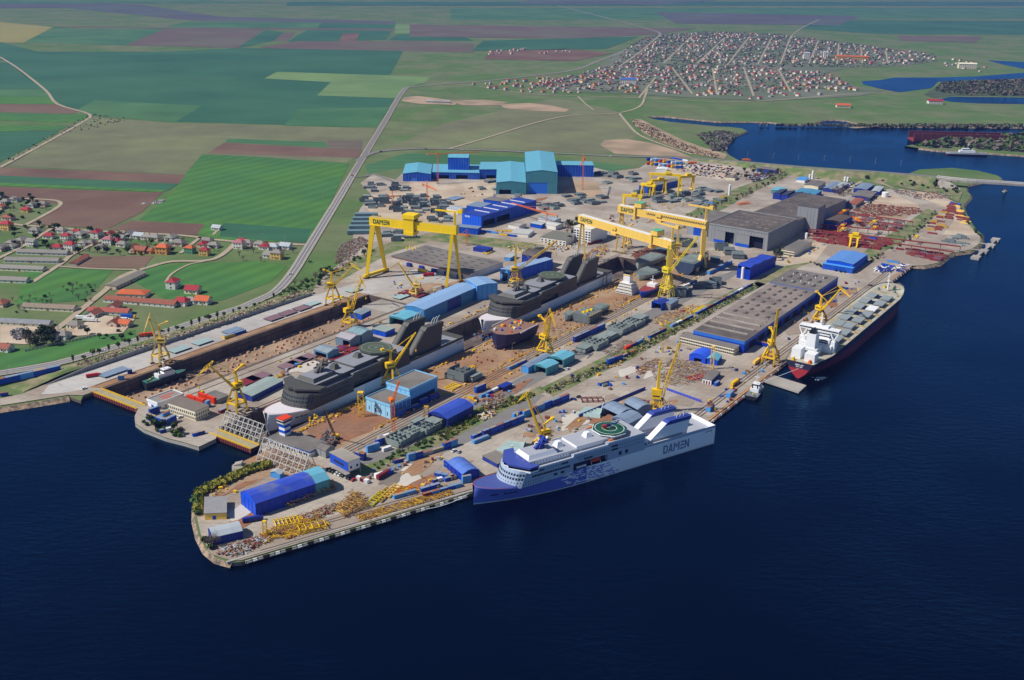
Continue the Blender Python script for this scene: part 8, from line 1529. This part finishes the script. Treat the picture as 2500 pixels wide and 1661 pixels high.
# ================================================================== VEHICLES
def car_proto():
    t = thing('car', 'x', 'car'); m_ = MB(); m_.add([(-2.2, -.9, .35), (2.2, -.9, .35), (2.2, .9, .35), (-2.2, .9, .35), (-2.15, -.88, .95), (2.1, -.88, .85), (2.1, .88, .85), (-2.15, .88, .95)], MB.BF); m_.add([(-1.2, -.7, 1.42), (.5, -.7, 1.42), (.5, .7, 1.42), (-1.2, .7, 1.42), (-1.15, -.66, 1.5), (.4, -.66, 1.5), (.4, .66, 1.5), (-1.15, .66, 1.5)], MB.BF); m_.build('body', WHITE, t)
    MB().add([(-1.9, -.84, .93), (1.1, -.84, .9), (1.1, .84, .9), (-1.9, .84, .93), (-1.2, -.68, 1.42), (.5, -.68, 1.42), (.5, .68, 1.42), (-1.2, .68, 1.42)], MB.BF).build('glass', GLASS, t)
    for x in (-1.35, 1.35):
        for s in (-1, 1): MB().tube((x, s * .7, .33), (x, s * .92, .33), .33, .33, 8).build('wheel', TYRE, t)
    return proto(t)
CAR = car_proto()
def lorry_proto():
    t = thing('lorry', 'x', 'lorry'); MB().box(-8, -1.25, 1.1, 4.4, 1.25, 3.9).build('cargo_body', BLUE, t); c = MB(); c.box(4.8, -1.2, .7, 6.8, 1.2, 3.2); c = c.build('cab', WHITE, t); MB().box(6.75, -1.05, 1.9, 6.85, 1.05, 2.9).build('windscreen', GLASS, c); MB().box(-8, -1, .7, 5, 1, 1.1).build('chassis', GREYD, t)
    for x in (-7, -5.6, -4.2, 3, 5.8):
        for s in (-1, 1): MB().tube((x, s * .85, .5), (x, s * 1.2, .5), .5, .5, 8).build('wheel', TYRE, t)
    return proto(t)
LOR = lorry_proto()
PAINT = [('white', WHITE), ('silver', SILV), ('dark', mk('car_dark', '#26282e', .3, .05, .5)), ('red', RED), ('blue', NAVY), ('white', WHITE)]
def car(p, az, wh, z=.72, c=None, same=False):
    nm, m = PAINT[c if c is not None else rr.randrange(6)]; clone(CAR, V2(p, z), az, '%s car %s' % (nm, wh), 'car', 'parked and driving cars', same, 1.15, {'body': m})
for i, (u, v, c) in enumerate(((206, 952, 0), (1250, 1095, 0), (1070, 1123, 1), (1386, 904, 0), (1396, 920, 4), (1400, 978, 4), (1412, 972, 2), (1400, 1010, 0), (1440, 1165 - 155, 2), (1797, 906, 4), (1568, 829, 0), (1668, 762, 3), (1794, 955, 3), (1925, 830, 4), (1200, 970, 3), (1108, 1104, 0), (1120, 1107, 1), (2125, 700, 2), (440, 1022, 0), (1225, 568, 0), (2010, 600, 1), (1995, 608, 0), (1975, 622, 1))):
    car(G(u, v), AZ + (0, .3, 1.6)[i % 3], ('beside the left dock gate', 'on the lower quay road', 'on the service road', 'on the right quay', 'near the sheds')[0 if u < 300 else 1 if v > 960 else 2 if u < 1700 else 3 if u < 2140 and v > 640 else 4], c=c)
d_ = (G(880, 1180) - G(800, 1148))
for i in range(9): car(G(798, 1149) + d_ * (i / 10 + .03), math.atan2(d_.y, d_.x) + 1.5, 'in the row under the raised office', c=(2, 2, 2, 0, 0, 2, 1, 2, 3)[i])
for i, (u, v) in enumerate(((504, 777), (757, 648 - 6), (250, 860), (395, 812), (930, 372), (1128, 368), (1235, 371), (1490, 384), (1690, 389), (860, 430), (710, 672), (1040, 366))): car(G(u, v), math.atan2(1, 2) if v > 500 else -.05, 'driving on the country road', .95, (2, 2, 0, 2, 2, 0, 0, 0, 0, 3, 0, 2)[i])
for p in scatter([(1660, 402), (1700, 400), (1790, 408), (1800, 424), (1762, 438), (1700, 430), (1650, 415)], 120, 5, 4.5) + scatter([(1825, 430), (1880, 418), (1905, 424), (1855, 445), (1838, 446)], 80, 6, 4): car(p, .5 + rr.choice((0, math.pi)), 'in the big car park behind the yard', same=True)
def lorry(u, v, az, col, cn, wh, z=.72, cab=WHITE, sc=1): clone(LOR, V2(G(u, v), z), az, '%s lorry %s' % (cn, wh), 'lorry', 'lorries', scale=sc, mats={'cargo_body': col, 'cab': cab})
lorry(358, 824, math.pi + .32, REDO, 'orange tanker like', 'driving on the main road', .95, REDO); lorry(205, 782, -.1, WHITE, 'white trailer', 'in the village lorry yard', .6, RED); lorry(222, 787, -.1, WHITE, 'white box', 'beside the trailer in the village lorry yard', .6); lorry(315, 778, -.05, BLUE, 'blue and yellow', 'in the village lorry yard', .6, YEL); lorry(300, 786, -.05, WHITE, 'pale', 'before the blue one in the village lorry yard', .6); lorry(940, 1165, AZ, MAROON, 'maroon covered', 'on the lower quay road', cab=BLUE); lorry(1795, 940, AZ, YEL, 'yellow flatbed', 'on the right quay', cab=RED); lorry(1848, 888, AZ, YELO, 'ochre', 'near the upright boom crane', cab=RED); lorry(1035, 667, -.5, YEL, 'yellow', 'before the plate shop', cab=WHITE); lorry(1050, 676, .3, RED, 'red', 'before the plate shop'); lorry(230, 922, .5, RED, 'red telescopic', 'on the left apron', cab=RED, sc=.8); lorry(1320, 612, .2, PRIMD, 'grey transporter', 'near the olive roofed office'); lorry(1692, 401, .1, ORG, 'orange bus like', 'by the car park', cab=ORG); lorry(620, 1275, .4, NAVY, 'navy', 'at the corner of the deep blue hall', cab=NAVY, sc=.9); lorry(1822, 402, -.1, ORG, 'orange', 'on the causeway road', 6.5, ORG)
for i in range(16): lorry(1590 + (i % 8) * 10, 393 + (i // 8) * 10 + (i % 8) * 1.4, .4, (BLUE, WHITE, LBLUE, REDO, YEL)[i % 5], ('blue', 'white', 'light blue', 'orange', 'yellow')[i % 5], 'on the pale lorry park', sc=1.2)
# ================================================================== TRUSS FRAMES AT THE DOCK MOUTH
GALV = mk('galvanised', '#b9b6b0', .6, .12, .4)
def truss(desc, a0, b0, b1, w_, h, n):
    t = thing('truss_frame', desc, 'truss', Y(a0, (b0 + b1) / 2, .6)); up = Vector((0, 0, 1))
    P_ = lambda i, f, z: Y(a0 + w_ * f, b0 + (b1 - b0) * i / n, .6 + z)
    for i in range(n + 1):
        m_ = MB(); m_.beam(P_(i, 0, 0), P_(i, .55, h), .5); m_.beam(P_(i, 1, 0), P_(i, .62, h), .5); m_.beam(P_(i, .28, h * .5), P_(i, .8, h * .5), .35); m_.beam(P_(i, 0, 0), P_(i, .8, h * .5), .3); m_.build('frame', GALV, t, True)
    for f, z in ((0, 0), (.28, h * .5), (.41, h * .75), (.55, h), (.14, h * .25)): MB().beam(P_(0, f, z), P_(n, f, z), .45).build('rail', GALV, t, True)
    m_ = MB()
    for i in range(0, n, 1): m_.beam(P_(i, 0 if i % 2 else .28, 0 if i % 2 else h * .5), P_(i + 1, .28 if i % 2 else 0, h * .5 if i % 2 else 0), .3); m_.beam(P_(i, .28, h * .5), P_(i + 1, .55, h), .3)
    m_.build('brace', GALV, t, True)
truss('grey lattice truss frame standing on the lower dock gate', 488, -608, -566, 13, 13, 8); truss('grey lattice truss frame beside the pier hedge and long low building', 468, -546, -500, 16, 15, 8)
mb = MB(); mb.prism([Y(458, -552), Y(490, -552), Y(490, -498), Y(458, -498)], .55, .68); structure('truss_base', mb, BROWN)
t = thing('gate_tower', 'white and blue gate tower with red roof beside the lower ferry bow', 'tower', V2(G(697, 1076), .6), AZ)
MB().box(-3, -3, 0, 3, 3, 15).build('shaft', WHITE, t)
for z in (2, 7, 11.5): MB().box(-3.1, -3.1, z, 3.1, 3.1, z + 2.2).build('blue_band', BLUE, t)
MB().box(-4.4, -3.6, 15, 4.4, 3.6, 18.2).build('cabin', WALLW, t); MB().box(-4.5, -3.7, 16, 4.5, 3.7, 17.4).build('cabin_window', GLASS, t); MB().box(-4.6, -3.8, 18.2, 4.6, 3.8, 18.9).build('roof', REDO, t)
p = G(586, 1150, WATER_Z); t = thing('mooring_dolphin', 'round concrete mooring dolphin standing in the water by the dock mouth', 'dolphin', p); MB().tube((0, 0, -1), (0, 0, 4.2), 5.6, 5.4, 24).build('drum', CONC, t); MB().add([(-4, -1, 4.2), (1.6, -1, 4.2), (1.6, 4, 4.2), (-4, 4, 4.2), (-4, -1, 5.0), (1.6, -1, 6.6), (1.6, 4, 6.6), (-4, 4, 5.0)], MB.BF).build('bollard', CONC, t)
q = [G(*p, -.6) for p in ((1861, 929), (1891, 917), (1969, 941), (1950, 958))]; t = thing('jetty', 'pale concrete slab jetty jutting from the right quay below the bulk carrier', 'jetty', V2((q[0] + q[2]) / 2, WATER_Z)); MB().prism(q, -1.9, -.55, bottom=True).build('slab', CONC, t, True)
for i in range(6):
    c = q[0].lerp(q[3], (i + .5) / 6) * .5 + q[1].lerp(q[2], (i + .5) / 6) * .5; MB().tube(V2(c, -6), V2(c, -1.9), .8, .8, 8).build('pile', CONCD, t, True)
# eastern jetty
pl = [(2431, 584), (2419, 598), (2402, 612), (2383, 627)]
t = thing('jetty', 'small concrete pier of linked platforms off the eastern shore', 'jetty', V2(G(*pl[1]), WATER_Z))
for i, (u, v) in enumerate(pl): c = G(u, v, 0); MB().obox(V2(c, -4) - DA * 7 - DB * 5, DA * 14, DB * 10, (0, 0, 4.4)).build('platform', CONC, t, True)
for a, b in zip(pl, pl[1:]): MB().beam(G(*a, .2), G(*b, .2), 3, .6).build('walkway', CONC, t, True)
for a, b in (((2385, 592), (2419, 598)), ((2366, 608), (2402, 612))): MB().beam(G(*a, .3), G(*b, .3), 3, .6).build('walkway', CONC, t, True)
# ================================================================== BRIDGE
bp = [p for p in ROAD2 if p.x > G(2290, 437, 12).x]; t = thing('road_bridge', 'grey road bridge crossing the water at the right edge', 'bridge', V2(bp[0], 0)); m_ = MB(); m2 = MB()
for a, b in zip(bp, bp[1:]):
    d = (b - a).normalized(); n = Vector((-d.y, d.x, 0)); m_.obox(a - n * 6.6 - Vector((0, 0, 2.6)), b - a, n * 13.2, (0, 0, 3.4))
    for s in (-1, 1): m2.obox(a + n * s * 6.3 + Vector((0, 0, .95)), b - a, n * .25, (0, 0, 1.0))
m_.build('deck', CONC, t, True); m2.build('parapet', WALLW, t, True)
for u, v in ((2468, 481), (2330, 462), (2620, 505), (2800, 530)):
    c = G(u, v, WATER_Z); d = (bp[-1] - bp[0]).normalized(); n = Vector((-d.y, d.x, 0)); pz = min(bp, key=lambda q: abs(q.x - c.x)); c2 = V2(pz, WATER_Z); MB().obox(c2 - n * 3 - d * 1.3 - Vector((0, 0, 3)), n * 6, d * 2.6, (0, 0, 15.5)).build('pier', CONC, t, True); MB().prism([c2 + n * 7 * math.cos(k) + d * 4.5 * math.sin(k) for k in [i * math.pi / 4 for i in range(8)]], WATER_Z - 2, WATER_Z + 2.2).build('pier_base', CONC, t, True)
c = bp[1]; m_ = MB(); m_.add([c + Vector((-14, -26, -c.z)), c + Vector((18, -30, -c.z)), c + Vector((22, 6, -c.z)), c + Vector((-14, 6, -c.z)), c + Vector((-8, -6, -2.5)), c + Vector((4, -6, -2.5)), c + Vector((4, 6, -2.5)), c + Vector((-8, 6, -2.5))], MB.BF); m_.build('abutment', CONC, t, True)
c = G(2335, 345, WATER_Z); t = thing('floating_dock', 'long rust red floating dock beyond the wooded spit', 'floating dock', c, -.03); MB().box(-95, -18, -.5, 95, 18, 4).build('pontoon', RUSTR, t)
for s in (-1, 1):
    MB().box(-95, s * 17 - 2, 4, 95, s * 17 + 2, 17).build('side_wall', mk('dock_maroon', '#5f3038', .8, .15, .1), t)
    for i in range(12): MB().box(-93 + i * 16.5, s * 19.2 - .2, 4, -92 + i * 16.5, s * 19.2 + .2, 16.5).build('rib', RUSTR, t)
# ================================================================== QUAY FURNITURE
FEN = MB().box(-2.2, -.5, -1.7, 2.2, .3, .2).tube((-1.4, -.8, -1.0), (1.4, -.8, -1.0), .55, .55, 8).mesh('fender', CONC)
def fenders(a, b, n, wh, mats, off):
    p, q = G(*a), G(*b); d = q - p; nn = Vector((d.y, -d.x, 0)).normalized()
    for i in range(n):
        o = bpy.data.objects.new('fender', FEN); COL.objects.link(o); o.location = p + d * ((i + .5) / n) + nn * off + Vector((0, 0, -.1)); o.rotation_euler = (0, 0, math.atan2(d.y, d.x)); o.material_slots[0].link = 'OBJECT'; o.material_slots[0].material = mats[i % len(mats)]; tag(o, 'concrete and rubber fender ' + wh, 'fender', 'fenders ' + wh, True)
fenders((600, 1369), (1150, 1205), 44, 'on the face of the front quay', [CONC, WALLW, CONC, TYRE], .45); fenders((1728, 1033), (1925, 880), 34, 'on the face of the right quay near the ferry stern', [mk('coral', '#b88672', .8, .1, .3), WALLW, MATS['coral']], .45); fenders((2140, 716), (2226, 650), 16, 'on the far face of the right quay', [WALLW, MATS['coral']], .45)
POLE = {}
def pole(u, v, h, desc, z=.6, lamp=True):
    t = thing('lamp_post', desc, 'lamp post', V2(G(u, v), z)); k = (h, lamp)
    if k not in POLE:
        a = MB().tube((0, 0, 0), (0, 0, h), .22, .12, 6).mesh('post', CONC); b = MB().beam((0, 0, h), (1.8, 0, h + .3), .12).box(1.4, -.3, h + .15, 2.6, .3, h + .4).mesh('lamp_head', CONC); POLE[k] = (a, b)
    for nm, me in zip(('post', 'lamp_head'), POLE[k]): o = bpy.data.objects.new(nm, me); COL.objects.link(o); o.parent = t
for u, v in ((323, 853), (20, 925), (144, 810), (85, 720), (390, 652), (190, 655), (141, 808), (357, 668)): pole(u, v, 11, 'tall grey lamp post beside the main road' if v > 850 else 'grey utility pole along the village lanes', .3)
for i in range(12): pole(90 + i * 55, 553 + i * 3.6, 9, 'grey utility pole along the upper village road', .3)
for u, v in ((877, 1135), (460, 960), (593, 955), (1500, 815), (1480, 835), (1290, 905), (1190, 930), (1215, 910), (1775, 795), (1698, 690), (1250, 880), (1720, 700), (1540, 790), (1655, 855), (1050, 440), (1130, 470), (1660, 560), (1830, 570)): pole(u, v, 16, 'slender lamp post standing in the yard', .7)
for i in range(9): pole(1700 + i * 62, 384 + i * 4.8, 10, 'lamp post along the causeway road', 4 + min(8, i * 1.3))
for i in range(7): pole(800 - i * 3 + (i % 2) * 60, 395 + i * 22, 8, 'thin pole at the edge of the bright green field', .4, False)
# low blue barriers on the quay floor
def barrier(a, b, n, h, mat, desc):
    p, q = G(*a), G(*b); d = q - p; t = thing('barrier', desc, 'barrier', V2((p + q) / 2, .7)); nn = Vector((-d.y, d.x, 0)).normalized()
    for i in range(n): c = p + d * (i / n); MB().obox(V2(c, .75), d * (.92 / n), nn * .25, (0, 0, h)).build('panel', mat, t, True); MB().obox(V2(c, .72) - nn * .5, d * (.1 / n), nn * 1.2, (0, 0, h * .8)).build('foot', mat, t, True)
barrier((1623, 953), (1712, 985), 16, 2.2, mk('violet_barrier', '#5560c8', .6, .08, .3), 'long violet blue barrier lying across the wide quay floor'); barrier((1414, 1021), (1576, 953), 24, 2.6, NAVY, 'long navy barrier behind the grey arched shelters'); barrier((60, 860), (235, 822), 20, 1.6, CONC, 'pale concrete fence along the main road verge')
# yellow lifting frames
def liftframe(u, v, L, W, Hh, mat, desc, az=AZ, n=5):
    t = thing('lifting_frame', desc, 'steel frame', V2(G(u, v), .7), az)
    for s in (-1, 1): MB().box(-L / 2, s * W / 2 - .25, Hh * .5, L / 2, s * W / 2 + .25, Hh * .5 + .6).build('long_beam', mat, t); MB().box(-L / 2, s * W / 2 - .2, 0, L / 2, s * W / 2 + .2, .4).build('sill', mat, t)
    for i in range(n):
        x = -L / 2 + L * i / (n - 1); MB().box(x - .2, -W / 2, Hh * .5, x + .2, W / 2, Hh * .5 + .5).build('cross_beam', mat, t)
        for s in (-1, 1): MB().box(x - .2, s * W / 2 - .2, 0, x + .2, s * W / 2 + .2, Hh).build('post', mat, t)
liftframe(762, 1294, 17, 8, 4.5, YEL, 'big yellow lifting frame near the front quay edge', 0.42); liftframe(700, 1280, 15, 9, 2.4, YEL2, 'yellow frame stack beside the pipe stock', .42, 7); liftframe(918, 1222, 20, 5, 1.8, mk('lime_frame', '#c8c01e', .6, .1, .3), 'lime yellow long frame on the front quay', 1.2, 6); liftframe(938, 1212, 20, 6, 1.8, YELD, 'ochre long frame beside the lime one', 1.2, 7); liftframe(957, 1203, 18, 5, 1.8, YELO, 'amber long frame beside the ochre one', 1.2, 6); liftframe(1105, 948, 12, 8, 1.6, YEL2, 'yellow flat frame beside the grey blocks'); liftframe(1760, 488, 24, 4, 4, YEL, 'yellow pipe rack beside the great hall', .9); liftframe(1145, 905, 14, 3, 3, YEL, 'yellow spreader beam beside the round section'); liftframe(1705, 760, 26, 4, 3, YEL2, 'yellow cage frames along the grass strip', AZ, 8); liftframe(1572, 990, 10, 4, 3, MAROON, 'brown frame stack beside the navy barrier'); liftframe(1445, 980, 18, 8, 2, MAROON, 'rusty brown frame lying on the paved ground', .1); liftframe(1815, 500, 22, 5, 4, ORG, 'orange beams on the scrubby ground', .6); liftframe(1235, 567, 26, 3, 2.5, YEL, 'long yellow beam lying along the verge', -.1); liftframe(1190, 620, 12, 6, 2, YEL2, 'yellow rack behind the plate shop'); liftframe(1700, 925, 16, 7, 1.4, RED, 'red steel frame on the stock ground', AZ - .4)
# red roof lettering of the canteen, white lettering of halls
e1, e2 = cw[1] - cw[0], cw[2] - cw[1]
for r_ in range(2):
    for j in range(7 - 3 * r_):
        c = cw[0] + e1 * (.28 + .34 * r_) + e2 * (.34 + .08 * j - .0 * r_); m_ = MB(); m_.obox(V2(c, 6.42), e2 * .055, e1 * .05, (0, 0, .06)); m_.obox(V2(c, 6.42), e2 * .014, e1 * .22, (0, 0, .05)); m_.obox(V2(c + e1 * .17, 6.42), e2 * .055, e1 * .05, (0, 0, .06)); (j % 2 and m_.obox(V2(c + e2 * .041, 6.42), e2 * .014, e1 * .22, (0, 0, .055))); m_.build('roof_letter', REDO, tw, True)
d_ = (cm[1] - cm[0]); nn_ = Vector((d_.y, -d_.x, 0)).normalized(); logo(V2(cm[0], 12.6) + d_ * .14 + nn_ * .1, d_, (0, 0, 1), nn_, 2.2, WHITE, tm)
# splash beside the bulk carrier
FOAM = mk('foam', '#cfdce6', .8, .2, 1.5); m_ = MB(); r2 = random.Random(2)
for i in range(130): c = G(2003 + r2.gauss(0, 7), 921 + abs(r2.gauss(0, 3)), WATER_Z); s = r2.uniform(.2, .8); m_.ball(c + Vector((0, 0, .05)), s, s, .12, 5, 3)
o = m_.build('foam', FOAM); o['kind'] = 'stuff'
for (a, b) in (((1858, 935), (1950, 900)), ((1866, 918), (1925, 880))): tag(MB().tube(G(*a, .8), G(*b, 10), .14, .14, 5).build('mooring_line', WHITE), 'pale mooring rope from the bulk carrier stern to the quay', 'rope', 'mooring ropes of the bulk carrier')
# loose gear standing about the yard
MIX = [RUST, YELD, BLUE, SILV, NAVY, CONC, MAROON, YEL, TIMBER, LBLUE, PRIMER]; MIXN = ['rusty', 'dull yellow', 'blue', 'silver', 'navy', 'pale grey', 'dark red', 'yellow', 'wooden', 'light blue', 'grey green']
for px, n, wh in (([(1440, 930), (1560, 870), (1650, 830), (1690, 850), (1560, 930), (1480, 960)], 26, 'on the paved ground before the tent shelter'), ([(1720, 980), (1830, 900), (1900, 850), (1910, 862), (1850, 920), (1750, 1010)], 26, 'along the right quay rails'), ([(1260, 1060), (1380, 1000), (1460, 1010), (1400, 1060), (1300, 1085)], 22, 'on the quay behind the violet ferry'), ([(1900, 800), (2060, 690), (2130, 690), (2110, 710), (1960, 790)], 30, 'between the quay hall and the bulk carrier'), ([(1120, 990), (1230, 950), (1300, 925), (1290, 940), (1180, 995)], 14, 'on the service road forecourt'), ([(1260, 600), (1420, 580), (1500, 540), (1480, 560), (1380, 610)], 24, 'near the olive roofed office'), ([(960, 690), (1100, 700), (1150, 690), (1080, 720), (960, 730)], 26, 'before the plate shop'), ([(1500, 520), (1640, 530), (1640, 545), (1480, 550)], 20, 'beyond the ochre gantries'), ([(880, 1150), (1000, 1125), (1080, 1120), (1010, 1160), (900, 1185)], 20, 'on the lower quay road'), ([(1150, 460), (1280, 490), (1250, 500), (1110, 480)], 16, 'before the teal halls'), ([(620, 940), (700, 905), (830, 850), (900, 825), (905, 835), (720, 915)], 34, 'on the pier between the docks'), ([(1880, 650), (1990, 600), (2010, 608), (1900, 660)], 12, 'on the pale lane by the blue hall')):
    for p in scatter(px, n, 300 + len(wh), 3): k = rr.choice((0, 1, 2, 0, 4)); j = rr.randrange(11); prop(k, V2(p, .72), rr.uniform(0, 3), MIX[j], '%s %s %s' % (MIXN[j], ('crate', 'pallet rack', 'drum', 'post', 'trestle')[k], wh), CNAME[k].replace('_', ' '), 'loose gear ' + wh, rr.uniform(.7, 1.5))
# ================================================================== AIR
hz = MB(); hz.box(-61000, -3500, -20, 61000, 61000, 420); ho = hz.build('haze', mk('haze_dummy', '#ffffff')); ho['kind'] = 'stuff'
hm = bpy.data.materials.new('haze_air'); hm.use_nodes = True; ht = hm.node_tree
for n_ in list(ht.nodes):
    if n_.type != 'OUTPUT_MATERIAL': ht.nodes.remove(n_)
pv = ht.nodes.new('ShaderNodeVolumePrincipled'); pv.inputs['Color'].default_value = (.14, .24, .74, 1); pv.inputs['Density'].default_value = 5.2e-5; pv.inputs['Anisotropy'].default_value = 0.0
ht.links.new(pv.outputs[0], ht.nodes['Material Output'].inputs['Volume']); ho.data.materials[0] = hm
# ================================================================== finish: labels
for o in PROTOS:
    def _rm(x):
        for c in list(x.children): _rm(c)
        bpy.data.objects.remove(x)
    _rm(o)
def ordinal(n):
    W = ['', 'first', 'second', 'third', 'fourth', 'fifth', 'sixth', 'seventh', 'eighth', 'ninth', 'tenth', 'eleventh', 'twelfth']
    return W[n] if n < 13 else '%d%s' % (n, 'th' if 10 <= n % 100 <= 20 else {1: 'st', 2: 'nd', 3: 'rd'}.get(n % 10, 'th'))
by = {}
for rec in THINGS: by.setdefault(rec[1], []).append(rec)
for desc, recs in by.items():
    recs.sort(key=lambda r: proj(r[0].location)[0])
    for i, (o, d, cat, grp, same) in enumerate(recs):
        o['category'] = cat
        if len(recs) > 1: o['group'] = grp or (cat + 's alike')
        elif grp: o['group'] = grp
        if len(recs) == 1 or (same and len(recs) > 60): o['label'] = ' '.join(d.split()[:16])
        else:
            tail = ['leftmost'] if i == 0 else ['rightmost'] if i == len(recs) - 1 else [ordinal(i + 1), 'from', 'left']
            o['label'] = ' '.join(tail) + ': ' + ' '.join(d.split()[:16 - len(tail)])
